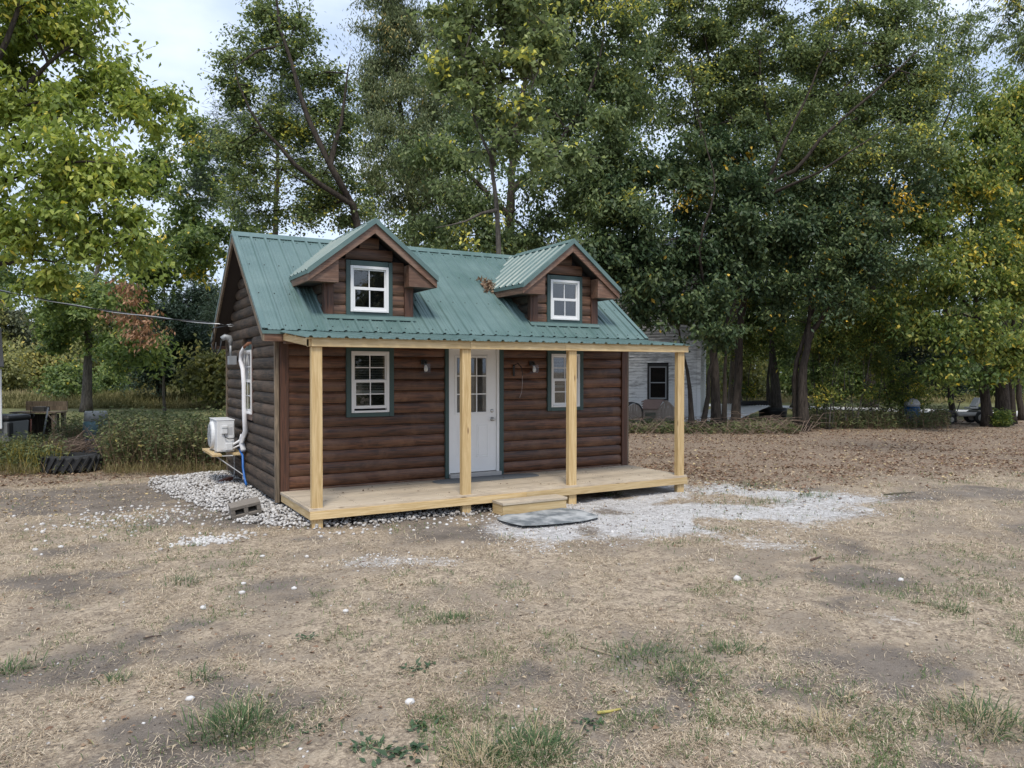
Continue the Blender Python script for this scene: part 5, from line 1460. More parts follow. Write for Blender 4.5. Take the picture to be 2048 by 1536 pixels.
# ================================================================= BEHIND THE CABIN ON THE RIGHT
# ---- the old white house
HD = 30.0
m, t, b = mat_new('peeling_clapboard')
co = t.nodes.new('ShaderNodeTexCoord').outputs['Object']
mpn = t.nodes.new('ShaderNodeMapping'); mpn.inputs['Scale'].default_value = (1.0, 1.0, 6.0); t.links.new(co, mpn.inputs['Vector'])
na = noise(t, mpn.outputs['Vector'], 2.2, 7, 0.7, 0.4); nb2 = noise(t, co, 0.9, 3, 0.5)
sx_ = t.nodes.new('ShaderNodeSeparateXYZ'); t.links.new(co, sx_.inputs[0])
f = math_(t, 'ADD', math_(t, 'MULTIPLY', na.outputs['Fac'], 0.7), math_(t, 'MULTIPLY', nb2.outputs['Fac'], 0.3))
f = math_(t, 'SUBTRACT', f, math_(t, 'MULTIPLY', math_(t, 'SUBTRACT', sx_.outputs['Z'], 1.15), 0.07))
rr = ramp(t, [(0.32, (0.34, 0.335, 0.33)), (0.40, (0.56, 0.555, 0.55)), (0.46, (0.82, 0.82, 0.81))]); t.links.new(f, rr.inputs['Fac'])
t.links.new(rr.outputs['Color'], b.inputs['Base Color']); b.inputs['Roughness'].default_value = 0.85
M['clapboard'] = m
g0 = gd(1320, HD)
ua = (1398 - 1320) * HD / FPX; ul = -6.0
oh = thing('old_house', 'abandoned white clapboard house with peeling paint behind the cabin', 'house', g0)
Htop = 6.6
_q = RXV * 1.8 + FXV * 6.0; FXV = _q / np.linalg.norm(_q); RXV = np.array([FXV[1], -FXV[0], 0])
mb = MB(); lbox(mb, g0, ul, ua - 0.05, 0.03, 6.0, 0, Htop); mb.build('room_dark_shell', M['painted_room_dark'], oh)  # solid core coloured near black in place of a dim interior
wx0, wx1 = (1299 - 1320) * HD / FPX, (1333 - 1320) * HD / FPX; wz0, wz1 = zv(798, HD), zv(733, HD)
mb = MB(); z_ = 0.15
while z_ < Htop:
    for a0, a1 in cut(ul, ua - 0.13, z_, z_ + 0.11, [(wx0 - 0.08, wx1 + 0.08, wz0 - 0.08, wz1 + 0.10)]):
        A0 = g0 + RXV * a0 + UP * z_; dx = RXV * (a1 - a0)
        mb.hexa([A0 - FXV * 0.055, A0 + dx - FXV * 0.055, A0 + dx + FXV * 0.02, A0 + FXV * 0.02, A0 - FXV * 0.006 + UP * 0.11, A0 + dx - FXV * 0.006 + UP * 0.11, A0 + dx + FXV * 0.02 + UP * 0.11, A0 + FXV * 0.02 + UP * 0.11])
    # right-hand side wall
    A0 = g0 + RXV * (ua - 0.045) + FXV * 0.15 + UP * z_
    mb.hexa([A0, A0 + RXV * 0.03, A0 + RXV * 0.03 + FXV * 5.7, A0 + FXV * 5.7, A0 + UP * 0.11, A0 + RXV * 0.008 + UP * 0.11, A0 + RXV * 0.008 + FXV * 5.7 + UP * 0.11, A0 + FXV * 5.7 + UP * 0.11])
    z_ += 0.115
mb.build('siding', M['clapboard'], oh)
mb = MB(); lbox(mb, g0, ua - 0.125, ua + 0.02, -0.035, 0.14, 0, Htop); mb.build('corner_board', M['clapboard'], oh)
mb = MB()
for q in ((wx0 - 0.07, wx0, wz0 - 0.07, wz1 + 0.09), (wx1, wx1 + 0.07, wz0 - 0.07, wz1 + 0.09), (wx0, wx1, wz1, wz1 + 0.09), (wx0, wx1, wz0 - 0.07, wz0)):
    lbox(mb, g0, q[0], q[1], -0.05, 0.02, q[2], q[3])
wn = mb.build('window', plain('black_window_trim', (0.03, 0.03, 0.03), 0.7), oh)
mb = MB(); zm_ = (wz0 + wz1) / 2
for q in ((wx0, wx0 + 0.045, wz0, wz1), (wx1 - 0.045, wx1, wz0, wz1), (wx0 + .045, wx1 - .045, wz1 - 0.05, wz1), (wx0 + .045, wx1 - .045, wz0, wz0 + 0.05), (wx0 + .045, wx1 - .045, zm_ - 0.02, zm_ + 0.02)):
    lbox(mb, g0, q[0], q[1], -0.03, -0.005, q[2], q[3])
mb.build('sash', plain('grey_sash', (0.35, 0.36, 0.37), 0.7), wn)
for za, zb in ((wz0 + 0.05, zm_ - 0.02), (zm_ + 0.02, wz1 - 0.05)):
    mb = MB(); lbox(mb, g0, wx0 + 0.045, wx1 - 0.045, -0.015, -0.012, za, zb); mb.build('pane', M['glass'], wn)
mb = MB(); mb.prism([g0 + RXV * (ul - 0.3) - FXV * 0.4 + UP * (Htop - 0.05), g0 + RXV * (ul - 0.3) + FXV * 3 + UP * (Htop + 1.2), g0 + RXV * (ul - 0.3) + FXV * 6.4 + UP * (Htop - 0.05)], RXV * (ua - ul + 0.6)); mb.build('roof', plain('old_grey_roof', (0.09, 0.09, 0.09), 0.9), oh)

FXV, RXV = _FX, _RX
# ---- dog houses
DK = 28.6
M['dog_wood'] = wood('dog_house_board', (0.30, 0.245, 0.20), (0.46, 0.385, 0.325), 2, 0.8, 0.85, 0.2)
M['dog_roof'] = plain('brown_shingle', (0.26, 0.175, 0.145), 0.9, var=0.25)
g0 = gd(1317, DK); s_ = DK / FPX
dh = thing('dog_house', 'tan dog house with brown shingled gable roof below the old house window', 'dog house', g0)
xl, xm_, xr_ = (1284 - 1317) * s_, (1316.5 - 1317) * s_, (1350 - 1317) * s_
ze_, zp_ = zv(818, DK), zv(802, DK)
xp_ = (xm_ + xr_) / 2
for i in range(5):
    a0 = xm_ + (xr_ - xm_) * i / 5; a1 = xm_ + (xr_ - xm_) * (i + 1) / 5 - 0.012
    h0 = ze_ + (zp_ - ze_) * (1 - abs(a0 - xp_) / (xr_ - xp_)) - 0.03; h1 = ze_ + (zp_ - ze_) * (1 - abs(a1 - xp_) / (xr_ - xp_)) - 0.03
    mb = MB(); pts = [g0 + RXV * a0, g0 + RXV * a1, g0 + RXV * a1 + UP * h1] + ([g0 + RXV * xp_ + UP * (zp_ - 0.03)] if a0 < xp_ < a1 else []) + [g0 + RXV * a0 + UP * h0]
    mb.prism(pts, FXV * 0.02).build('board', M['dog_wood'], dh)
mb = MB(); lbox(mb, g0, xl + 0.05, xm_ - 0.002, 0.02, 0.05, 0.0, ze_ - 0.02); mb.build('side_panel', plain('grey_green_panel', (0.15, 0.155, 0.12), 0.9, var=0.3), dh)
mb = MB()
for q in ((xl + 0.05, xl + 0.12, 0, ze_ - .02), (xm_ - 0.09, xm_ - 0.004, 0, ze_ - .02), (xl + .12, xm_ - .09, ze_ - 0.13, ze_ - 0.02)): lbox(mb, g0, q[0], q[1], -0.005, 0.019, q[2], q[3])
mb.build('side_frame', M['dog_wood'], dh)
mb = MB(); lbox(mb, g0, xl + 0.05, xr_, 0.052, 0.9, 0, ze_ - 0.02); mb.build('back_shell', M['dog_wood'], dh)
for i in range(4):
    za, zb = ze_ - 0.02 + (zp_ - ze_ + 0.04) * i / 4, ze_ - 0.02 + (zp_ - ze_ + 0.04) * (i + 1) / 4
    fa, fb = -0.09 + 0.40 * i / 4, -0.09 + 0.40 * (i + 1) / 4
    xo = lambda q: (xp_ - xm_) * q
    mb = MB(); mb.hexa([g0 + RXV * xl + FXV * fa + UP * za, g0 + RXV * (xm_ - 0.04 + xo(i / 4)) + FXV * fa + UP * za, g0 + RXV * (xm_ - 0.04 + xo((i + 1) / 4)) + FXV * fb + UP * zb, g0 + RXV * (xl + xo((i + 1) / 4) * 0.6) + FXV * fb + UP * zb] +
                       [q + UP * 0.025 for q in (g0 + RXV * xl + FXV * fa + UP * za, g0 + RXV * (xm_ - 0.04 + xo(i / 4)) + FXV * fa + UP * za, g0 + RXV * (xm_ - 0.04 + xo((i + 1) / 4)) + FXV * fb + UP * zb, g0 + RXV * (xl + xo((i + 1) / 4) * 0.6) + FXV * fb + UP * zb)])
    mb.build('shingle_row', M['dog_roof'], dh)
for sg, x_e in ((-1, xm_ - 0.04), (1, xr_ + 0.05)):
    mb = MB(); mb.bar(g0 + RXV * x_e - FXV * 0.01 + UP * (ze_ - 0.035), g0 + RXV * xp_ - FXV * 0.01 + UP * (zp_ + 0.01), 0.05, 0.05, up=FXV); mb.build('rake_board', M['dog_wood'], dh)
mb = MB(); mb.hexa([g0 + RXV * xp_ + FXV * 0.02 + UP * (zp_ - 0.01), g0 + RXV * (xr_ + 0.05) + FXV * 0.02 + UP * (ze_ - 0.03), g0 + RXV * (xr_ + 0.05) + FXV * 0.9 + UP * (ze_ - 0.03), g0 + RXV * xp_ + FXV * 0.9 + UP * (zp_ - 0.01)] +
                   [g0 + RXV * xp_ + FXV * 0.02 + UP * (zp_ + 0.015), g0 + RXV * (xr_ + 0.05) + FXV * 0.02 + UP * (ze_ - 0.005), g0 + RXV * (xr_ + 0.05) + FXV * 0.9 + UP * (ze_ - 0.005), g0 + RXV * xp_ + FXV * 0.9 + UP * (zp_ + 0.015)])
mb.build('roof_slope', M['dog_roof'], dh)
g0 = gd(1269, 28.3); s_ = 28.3 / FPX
dr = thing('rounded_dog_house', 'small board dog house with a rounded dark roof left of the tan one', 'dog house', g0)
hw = 14.5 * s_; zt = zv(808, 28.3)
def arch(a): return zt - 0.30 + 0.30 * math.sqrt(max(0, 1 - (a / hw) ** 2))
for i in range(6):
    a0 = -hw + 2 * hw * i / 6; a1 = a0 + 2 * hw / 6 - 0.01
    MB().prism([g0 + RXV * a0, g0 + RXV * a1, g0 + RXV * a1 + UP * arch(a1), g0 + RXV * a0 + UP * arch(a0)], FXV * 0.02).build('board', M['dog_wood'], dr)
ar = [(hw * 1.05 * math.cos(a), zt - 0.29 + 0.32 * math.sin(a)) for a in np.linspace(math.pi, 0, 11)]
mb = MB()
for (a0, z0), (a1, z1) in zip(ar[:-1], ar[1:]):
    mb.hexa([g0 + RXV * a0 - FXV * .05 + UP * z0, g0 + RXV * a1 - FXV * .05 + UP * z1, g0 + RXV * a1 + FXV * .8 + UP * z1, g0 + RXV * a0 + FXV * .8 + UP * z0] + [g0 + RXV * a0 * 1.06 - FXV * .05 + UP * (z0 + .02), g0 + RXV * a1 * 1.06 - FXV * .05 + UP * (z1 + .02), g0 + RXV * a1 * 1.06 + FXV * .8 + UP * (z1 + .02), g0 + RXV * a0 * 1.06 + FXV * .8 + UP * (z0 + .02)])
mb.build('roof', M['rubber'], dr)
mb = MB(); lbox(mb, g0, -hw, hw, 0.021, 0.78, 0, zt - 0.30); mb.build('shell', M['dog_wood'], dr)

# ---- metal sheets on black tubs
dS = 29.0
g0 = gd(1465, dS)
cs = thing('corrugated_sheet', 'pale ribbed metal sheeting sloping down from the black tub behind the trees', 'metal sheet', g0)
A_ = at(1352, 847, dS - 1.2); B_ = at(1450, 849, dS - 1.6); C_ = at(1541, 812, dS + 1.5); Dv = at(1448, 808, dS + 3.5)
M['sheet'] = plain('pale_galvanised', (0.82, 0.82, 0.82), 0.5, var=0.12, scale=6)
for k in range(3):
    t0, t1 = k / 3, (k + 1) / 3
    mb = MB()
    for i in range(6):
        a0 = t0 + (t1 - t0) * i / 6; a1 = t0 + (t1 - t0) * (i + 1) / 6; am = (a0 + a1) / 2
        lo = lambda q: A_ * (1 - q) + B_ * q
        hi = lambda q: Dv * (1 - q) + C_ * q
        mb.hexa([lo(a0), lo(am), hi(am), hi(a0), lo(a0) + UP * 0.03, lo(am) + UP * 0.03, hi(am) + UP * 0.03, hi(a0) + UP * 0.03])
        mb.hexa([lo(am), lo(a1), hi(a1), hi(am), lo(am) + UP * 0.006, lo(a1) + UP * 0.006, hi(a1) + UP * 0.006, hi(am) + UP * 0.006])
    mb.build('metal_panel', M['sheet'], cs)
g1 = gd(1546, dS + 2.3)
tb = MB().lathe(g1, [(0.50, 0.0), (0.54, 0.12), (0.56, 0.35), (0.58, 0.47), (0.52, 0.49)], 24).build('stock_tank', M['black'], smooth=True); tag(tb, 'round black tank holding up the pale metal sheeting', 'tank')  # black tank set to fill the shadow beneath the raised sheet edge
c_ = at(1509, 806, dS + 2.2)
vt = thing('black_bundle', 'black plastic seat like bundle lying on top of the metal sheeting', 'bundle', c_ - UP * 0.1)
mb = MB(); mb.obox(c_ + RXV * 0.15, RXV * 0.36, FXV * 0.25, UP * 0.10); mb.build('main_roll', M['black'], vt, bevel=0.06)
mb = MB(); mb.obox(c_ - RXV * 0.38 + UP * 0.0, RXV * 0.2, FXV * 0.2, UP * 0.085); mb.build('end_roll', M['black'], vt, bevel=0.05)

# ---- far right: blue drum, garden tractor
dB = depth_of(gp(1824, 851)); g0 = gp(1824, 851)
bd = thing('blue_drum', 'blue plastic drum topped with a pale bag among the saplings', 'drum', g0)
MB().lathe(g0, [(0.24, 0), (0.26, 0.03), (0.262, 0.28), (0.27, 0.30), (0.262, 0.32), (0.26, 0.70)], 20).build('drum_body', plain('blue_drum_plastic', (0.01, 0.075, 0.20), 0.4), bd, smooth=True)
MB().lathe(g0 + UP * 0.701, [(0.23, 0), (0.27, 0.06), (0.25, 0.16), (0.16, 0.26), (0.05, 0.30)], 14).build('bag', plain('pale_plastic_bag', (0.42, 0.42, 0.42), 0.5, var=0.4, scale=12), bd, smooth=False)
g0 = gp(1940, 848); s_ = depth_of(g0) / FPX
tr = thing('garden_tractor', 'pale riding mower with black wheels parked beside the right-hand tree trunks', 'riding mower', g0)
BEI = plain('beige_tractor_body', (0.36, 0.35, 0.33), 0.5)
lb = lambda *a: lbox(MB(), g0, *a)
lb(-0.45, 0.85, 0.0, 0.7, 0.28, 0.44).build('body', BEI, tr, bevel=0.06)
lb(0.35, 0.88, -0.02, 0.72, 0.441, 0.52).build('rear_fender', BEI, tr, bevel=0.035)
lb(-1.05, -0.452, 0.08, 0.62, 0.26, 0.50).build('bonnet', M['black'], tr, bevel=0.05)
for a, r_ in ((0.42, 0.24), (-0.72, 0.17)):
    for f in (-0.03, 0.60):
        c_ = g0 + RXV * a + FXV * f + UP * r_
        wh = MB().lathe(c_, [(r_ * 0.6, 0), (r_ * 0.95, 0.0), (r_, 0.03), (r_, 0.11), (r_ * 0.95, 0.14), (r_ * 0.6, 0.14)], 18, FXV).build('wheel', M['rubber'], tr, smooth=False)
        MB().lathe(c_ - FXV * 0.006, [(r_ * 0.57, 0), (r_ * 0.5, 0.02), (0.03, 0.03)], 14, FXV).build('rim', BEI, wh)
mb = MB(); mb.obox(g0 + RXV * 0.42 + FXV * 0.35 + UP * 0.80, (RXV * 0.10 + UP * 0.17), FXV * 0.2, (RXV * 0.05 - UP * 0.03)); mb.build('seat_back', plain('white_seat', (0.60, 0.60, 0.60), 0.5), tr, bevel=0.03)
lb(0.08, 0.42, 0.15, 0.55, 0.56, 0.63).build('seat', plain('white_seat_pad', (0.5, 0.5, 0.5), 0.5), tr, bevel=0.03)
MB().tube([g0 + RXV * -0.30 + FXV * 0.35 + UP * 0.44, g0 + RXV * -0.16 + FXV * 0.35 + UP * 0.85], 0.018, 8).build('steering_column', M['black'], tr)
th_ = np.linspace(0, 2 * math.pi, 17); cc = g0 + RXV * -0.15 + FXV * 0.35 + UP * 0.86
MB().tube([cc + (RXV * 0.9 + UP * 0.35) * 0.15 * math.cos(a) + FXV * 0.16 * math.sin(a) for a in th_], 0.014, 6, False).build('steering_wheel', M['black'], tr, smooth=True)
lb(0.42, 0.98, 0.05, 0.65, 0.5215, 0.63).build('cargo_box', plain('dark_green_box', (0.012, 0.04, 0.04), 0.5), tr, bevel=0.02)
# ================================================================= TREES
def smooth_path(pts, step):
    pts = np.array(pts, float); out_ = [pts[0]]
    n = len(pts)
    for i in range(n - 1):
        p0 = pts[max(i - 1, 0)]; p1 = pts[i]; p2 = pts[i + 1]; p3 = pts[min(i + 2, n - 1)]
        k = max(2, int(np.linalg.norm(p2 - p1) / step))
        for j in range(1, k + 1):
            t_ = j / k
            out_.append(0.5 * ((2 * p1) + (-p0 + p2) * t_ + (2 * p0 - 5 * p1 + 4 * p2 - p3) * t_ ** 2 + (-p0 + 3 * p1 - 3 * p2 + p3) * t_ ** 3))
    return np.array(out_)

def grow(name, label, cat, trunks, blobs, leafmat, barkmat, leaf=(0.11, 0.06), dens=3.0, rc=0.55, r0=0.25, seed=1, droop=0.5, yellow=0.03, tint=(0.4, 0.2), group=None, twig=5, flat=0.65, compound=0, min_r=0.008, clump_k=1.0, gap=0.0):
    """one tree. trunks: list of paths [(u, v, d), ...] starting on the ground; blobs: (u, v, ru, rv, d[, rd]) of the crown, in photo pixels at depth d.
    Limbs reach from the trunks to every leaf clump by a shortest-branching rule; leaves are folded blades hung in the clumps."""
    rs = np.random.RandomState(seed)
    base = at(*trunks[0][0]); base = np.array([base[0], base[1], 0.0])
    root = thing(name, label, cat, base, group)
    nodes = []; par = []; rmin = []; plen = []
    for ti_, tr_ in enumerate(trunks):
        P3 = [at(*q) for q in tr_]; 
        if tr_[0][1] > 742 or ti_ == 0: P3[0] = np.array([P3[0][0], P3[0][1], -0.08])
        path = smooth_path(P3, 0.55)
        rr_ = r0 * (1.0 if ti_ == 0 or tr_[0][1] > 742 and ti_ < 0 else 0.62 if tr_[0][1] > 742 else 0.42)
        L_ = len(path)
        flare = (tr_[0][1] > 742)
        for i, p in enumerate(path):
            if i == 0 and not flare and nodes:
                dd = np.linalg.norm(np.array(nodes) - p, axis=1); par.append(int(dd.argmin()))
            else:
                par.append(-1 if i == 0 else len(nodes) - 1)
            nodes.append(p + (rs.normal(0, 0.02, 3) if i else 0)); t_ = i / max(1, L_ - 1)
            rmin.append(rr_ * ((1 - 0.9 * t_ ** 0.75) + (0.35 * math.exp(-i * 1.1) if flare else 0))); plen.append(i * 0.5)
    ntr = len(nodes)
    cl = []; clr = []
    for b_ in blobs:
        u, v, ru, rv, d = b_[:5]; s_ = d / FPX; rx, rz = ru * s_, rv * s_; ry = b_[5] if len(b_) > 5 else (rx + rz) / 2
        c = at(u, v, d); n_ = max(3, int(clump_k * 3.0 * (rx * rz + rx * ry + rz * ry) / 3 / rc ** 2))
        q = rs.normal(0, 1, (n_, 3)); q /= np.linalg.norm(q, axis=1)[:, None]; q *= (rs.rand(n_, 1) ** 0.42)
        cl.append(c + RXV * (q[:, :1] * rx) + FXV * (q[:, 1:2] * ry) + UP * (q[:, 2:] * rz)); clr += [rc * rs.uniform(0.75, 1.25) for _ in range(n_)]
    cl = np.concatenate(cl); clr = np.array(clr)
    keep = cl[:, 2] > 0.5; cl = cl[keep]; clr = clr[keep]
    if gap:
        g_ = np.sin(cl[:, 0] * 2.1 + seed) * np.sin(cl[:, 2] * 2.4 + seed * 2.2) * np.sin(cl[:, 1] * 1.9)
        keep = rs.rand(len(cl)) > 0.7 * gap * np.clip(g_ * 3 + 0.5, 0, 1); cl = cl[keep]; clr = clr[keep]
    TN = np.array(nodes[:ntr])
    order = np.argsort([np.min(np.linalg.norm(TN - c, axis=1)) for c in cl])
    tips = []
    NA = np.zeros((ntr + 6 * len(cl) + 10, 3)); NA[:ntr] = TN; PLA = np.zeros(len(NA)); PLA[:ntr] = plen; k = ntr
    rmin += [0] * (len(NA) - ntr); par += [-1] * (len(NA) - ntr)
    for ci in order:
        c = cl[ci]; dv = c - NA[:k]; dd = np.linalg.norm(dv, axis=1)
        cost = dd + 0.22 * PLA[:k] + np.where(dv[:, 2] < -0.2, 0.8 * np.abs(dv[:, 2]), 0)
        j = int(cost.argmin()); a = NA[j].copy(); L_ = dd[j]
        m_ = max(1, min(5, int(L_ / 0.6)))
        prev = j
        for i in range(1, m_ + 1):
            t_ = i / m_
            p = a * (1 - t_) + c * t_ + np.array([0, 0, 0.10 * L_ * math.sin(math.pi * t_)]) + (rs.normal(0, 0.05 * min(L_, 1.5), 3) if i < m_ else 0)
            NA[k] = p; par[k] = prev; PLA[k] = PLA[j] + L_ * t_; prev = k; k += 1
        tips.append(prev)
    NA = NA[:k]; par = np.array(par[:k]); rmin = np.array(rmin[:k])
    cnt = np.zeros(k); 
    for t_ in tips: cnt[t_] += 1
    for i in range(k - 1, -1, -1):
        if par[i] >= 0: cnt[par[i]] += cnt[i]
    rad = np.maximum(rmin, np.minimum(min_r * np.maximum(cnt, 1) ** 0.47, r0 * 0.4)); 
    for i in range(ntr): rad[i] = max(rmin[i], 0.01)
    kids = [[] for _ in range(k)]
    for i in range(k):
        if par[i] >= 0: kids[par[i]].append(i)
    mb = MB(); done = np.zeros(k, bool)
    starts = [i for i in range(k) if par[i] < 0]
    stack = [(None, s_) for s_ in starts]
    while stack:
        p_, s_ = stack.pop()
        chain = [] if p_ is None else [p_]; i = s_
        while True:
            chain.append(i); ks = kids[i]
            if not ks: break
            ks = sorted(ks, key=lambda q: -(cnt[q] + 1000 * (q < ntr and i < ntr))); 
            for o_ in ks[1:]: stack.append((i, o_))
            i = ks[0]
        if len(chain) < 2: continue
        rr_ = rad[chain].copy()
        if p_ is not None: rr_[0] = min(rad[p_] * 0.8, rr_[1] * 1.25)
        rr_[-1] = min(rr_[-1] * 0.5, 0.012)
        big = rr_.max(); mb.tube(NA[chain], rr_, 12 if big > 0.12 else 6 if big > 0.03 else 4, cap=(p_ is None))
    # twigs, with the leaves gathered round their ends
    msub = max(4, twig) + 3
    SUB = cl[:, None, :] + rs.normal(0, 0.70, (len(cl), msub, 3)) * clr[:, None, None] * np.array([1, 1, flat + 0.1])
    for ci in range(len(cl)):
        for e_ in SUB[ci]:
            m_ = (cl[ci] + e_) / 2 + np.array([0, 0, 0.05]); mb.tube([cl[ci], m_, e_], [0.006, 0.005, 0.003], 3, False)
    trunk = mb.build('trunk', barkmat, root, smooth=True)
    # leaves
    area = sum(math.pi * b_[2] * b_[3] for b_ in blobs); dm = float(np.mean([b_[4] for b_ in blobs]))
    lpx = leaf[0] * leaf[1] * 0.5 * (FPX / dm) ** 2 * 0.62
    leaf = (leaf[0] * 1.28, leaf[1] * 1.28); nl = int(0.90 * dens * area / lpx)
    ci = rs.randint(0, len(cl), nl)
    along = rs.rand(nl, 1) ** 0.6; sc_ = SUB[ci, rs.randint(0, msub, nl)]
    pos = cl[ci] * (1 - along) + sc_ * along + rs.normal(0, 0.28, (nl, 3)) * clr[ci][:, None] * np.array([1, 1, 0.65])
    if compound:      # leaflets set in pairs along short hanging stalks
        ng = nl // compound; gi = np.repeat(np.arange(ng), compound); nl = len(gi); pos0 = pos[:ng]; ci = ci[:ng][gi]
        az0 = rs.rand(ng) * 6.283; el0 = rs.normal(-0.25, 0.35, ng)
        st_ = np.stack([np.cos(az0) * np.cos(el0), np.sin(az0) * np.cos(el0), np.sin(el0)], 1)
        ki = np.tile(np.arange(compound), ng); sd_ = np.where(ki % 2 == 0, 1, -1)
        lat = np.stack([-np.sin(az0), np.cos(az0), np.zeros(ng)], 1)
        pos = pos0[gi] + st_[gi] * ((ki // 2 + 1) * leaf[0] * 0.45)[:, None]
        axd = st_[gi] * 0.6 + lat[gi] * (sd_ * np.where(ki == compound - 1, 0.1, 0.9))[:, None] + np.array([0, 0, -droop * 0.8]) + rs.normal(0, 0.18, (nl, 3))
        clump_r = rs.normal(0, 1, ng)[gi] * 0.08
    else:
        az0 = rs.rand(nl) * 6.283
        axd = np.stack([np.cos(az0), np.sin(az0), np.zeros(nl)], 1) + rs.normal(0, 0.35, (nl, 3)) + np.array([0, 0, -droop]); clump_r = 0
    axd /= np.linalg.norm(axd, axis=1)[:, None]
    nr = np.array([0, 0, 1.0]) + rs.normal(0, 0.55, (nl, 3)) + (pos - cl[ci]) * 0.6
    ln = leaf[0] * rs.uniform(0.6, 1.3, nl); wd = leaf[1] * rs.uniform(0.65, 1.25, nl)
    co_ = rs.normal(0, 1, len(cl))
    tt = np.clip(tint[0] + rs.normal(0, tint[1], nl) + co_[ci] * tint[1] * 0.55 + clump_r, 0.0, 0.86)
    yc = rs.rand(len(cl)) < yellow * 1.5
    ym = (rs.rand(nl) < yellow * 0.6) | (yc[ci] & (rs.rand(nl) < 0.35))
    tt = np.where(ym, rs.uniform(0.9, 1.0, nl), tt)
    V, F, T = leafset(pos, axd, nr, ln, wd, rs.uniform(0.0, 0.6, nl), tt)
    crown = raw_mesh('crown', V, F, leafmat, root, attrs=dict(tint=T))
    return root, trunk, crown

LM = {
 'bright': leaf_mat('bright_green_leaf', [(0, (0.093, 0.139, 0.035)), (0.4, (0.215, 0.278, 0.065)), (0.7, (0.372, 0.432, 0.100)), (0.88, (0.543, 0.556, 0.142)), (0.93, (0.757, 0.667, 0.142)), (1, (0.757, 0.640, 0.119))], 0.42),
 'elm': leaf_mat('light_green_leaf', [(0, (0.085, 0.122, 0.048)), (0.4, (0.203, 0.253, 0.108)), (0.7, (0.338, 0.390, 0.157)), (0.88, (0.473, 0.504, 0.200)), (0.93, (0.780, 0.747, 0.172)), (1, (0.780, 0.683, 0.143))], 0.42),
 'mid': leaf_mat('mid_green_leaf', [(0, (0.055, 0.092, 0.036)), (0.4, (0.129, 0.186, 0.059)), (0.8, (0.265, 0.327, 0.095)), (0.88, (0.337, 0.372, 0.119)), (0.93, (0.780, 0.594, 0.107)), (1, (0.780, 0.624, 0.107))], 0.40),
 'dark': leaf_mat('dark_green_leaf', [(0, (0.029, 0.056, 0.027)), (0.45, (0.068, 0.109, 0.048)), (0.86, (0.153, 0.197, 0.077)), (0.93, (0.678, 0.449, 0.072)), (1, (0.780, 0.505, 0.072))], 0.30),
 'grey': leaf_mat('grey_green_leaf', [(0, (0.074, 0.109, 0.047)), (0.45, (0.179, 0.234, 0.098)), (0.86, (0.328, 0.378, 0.156)), (0.93, (0.725, 0.721, 0.150)), (1, (0.725, 0.604, 0.150))], 0.42),
 'brown': leaf_mat('brownish_leaf', [(0, (0.076, 0.102, 0.051)), (0.45, (0.176, 0.213, 0.099)), (0.86, (0.320, 0.341, 0.172)), (0.93, (0.640, 0.535, 0.202)), (1, (0.640, 0.443, 0.172))], 0.38),
 'rust': leaf_mat('rust_dead_leaf', [(0, (0.204, 0.102, 0.054)), (1, (0.552, 0.324, 0.192))], 0.3),
 'autumn': leaf_mat('autumn_green_leaf', [(0, (0.055, 0.095, 0.031)), (0.4, (0.146, 0.205, 0.055)), (0.7, (0.291, 0.333, 0.085)), (0.87, (0.455, 0.436, 0.116)), (0.93, (0.780, 0.615, 0.108)), (1, (0.780, 0.598, 0.108))], 0.42),
 'pine': leaf_mat('pine_needle', [(0, (0.026, 0.048, 0.031)), (1, (0.078, 0.120, 0.072))], 0.15),
 'far_a': leaf_mat('far_green_leaf', [(0, (0.077, 0.105, 0.050)), (0.4, (0.154, 0.187, 0.083)), (0.8, (0.264, 0.297, 0.121)), (0.93, (0.550, 0.462, 0.143)), (1, (0.550, 0.418, 0.132))], 0.4),
 'far_b': leaf_mat('far_grey_leaf', [(0, (0.088, 0.105, 0.066)), (0.4, (0.165, 0.187, 0.110)), (0.8, (0.275, 0.286, 0.165)), (0.93, (0.506, 0.418, 0.176)), (1, (0.506, 0.396, 0.176))], 0.4),
 'far_c': leaf_mat('far_yellow_leaf', [(0, (0.110, 0.121, 0.044)), (0.4, (0.220, 0.226, 0.083)), (0.8, (0.363, 0.352, 0.121)), (0.93, (0.605, 0.484, 0.132)), (1, (0.550, 0.396, 0.132))], 0.4),
}
BD, BG = M['bark_dark'], M['bark_grey']
CR = []
CR.append(grow('boxelder_tree', 'big bright yellow green tree filling the upper left with trunk out of frame', 'tree',
     [[(-210, 860, 16.5), (-190, 500, 16.5), (-120, 250, 16.5), (-10, 130, 16.5), (60, -60, 16.5)], [(-190, 500, 16.5), (-60, 400, 15.5), (100, 330, 15), (230, 330, 14.6)], [(-150, 330, 16.5), (20, 200, 17), (130, 100, 17.3), (200, 60, 17.5)], [(-195, 560, 16.5), (-80, 540, 15.6), (60, 520, 15), (110, 525, 14.8)]],
     [(40, 60, 130, 110, 17.5), (150, 30, 110, 80, 18), (190, 130, 70, 70, 18), (-70, 180, 140, 150, 17), (70, 190, 110, 70, 17), (190, 215, 75, 50, 17), (265, 170, 50, 45, 17.5), (325, 175, 35, 38, 18),
      (20, 320, 130, 90, 15), (160, 340, 105, 70, 15), (250, 400, 60, 55, 15), (-40, 450, 120, 80, 15), (90, 440, 120, 60, 14.8), (190, 480, 75, 50, 14.8), (270, 500, 45, 30, 14.8), (130, 540, 60, 30, 14.8), (330, 240, 50, 40, 18), (-60, -60, 180, 90, 17)],
     LM['bright'], BD, leaf=(0.125, 0.068), dens=2.6, rc=0.50, r0=0.30, seed=21, droop=0.95, yellow=0.03, tint=(0.47, 0.17), clump_k=1.15, gap=0.45))
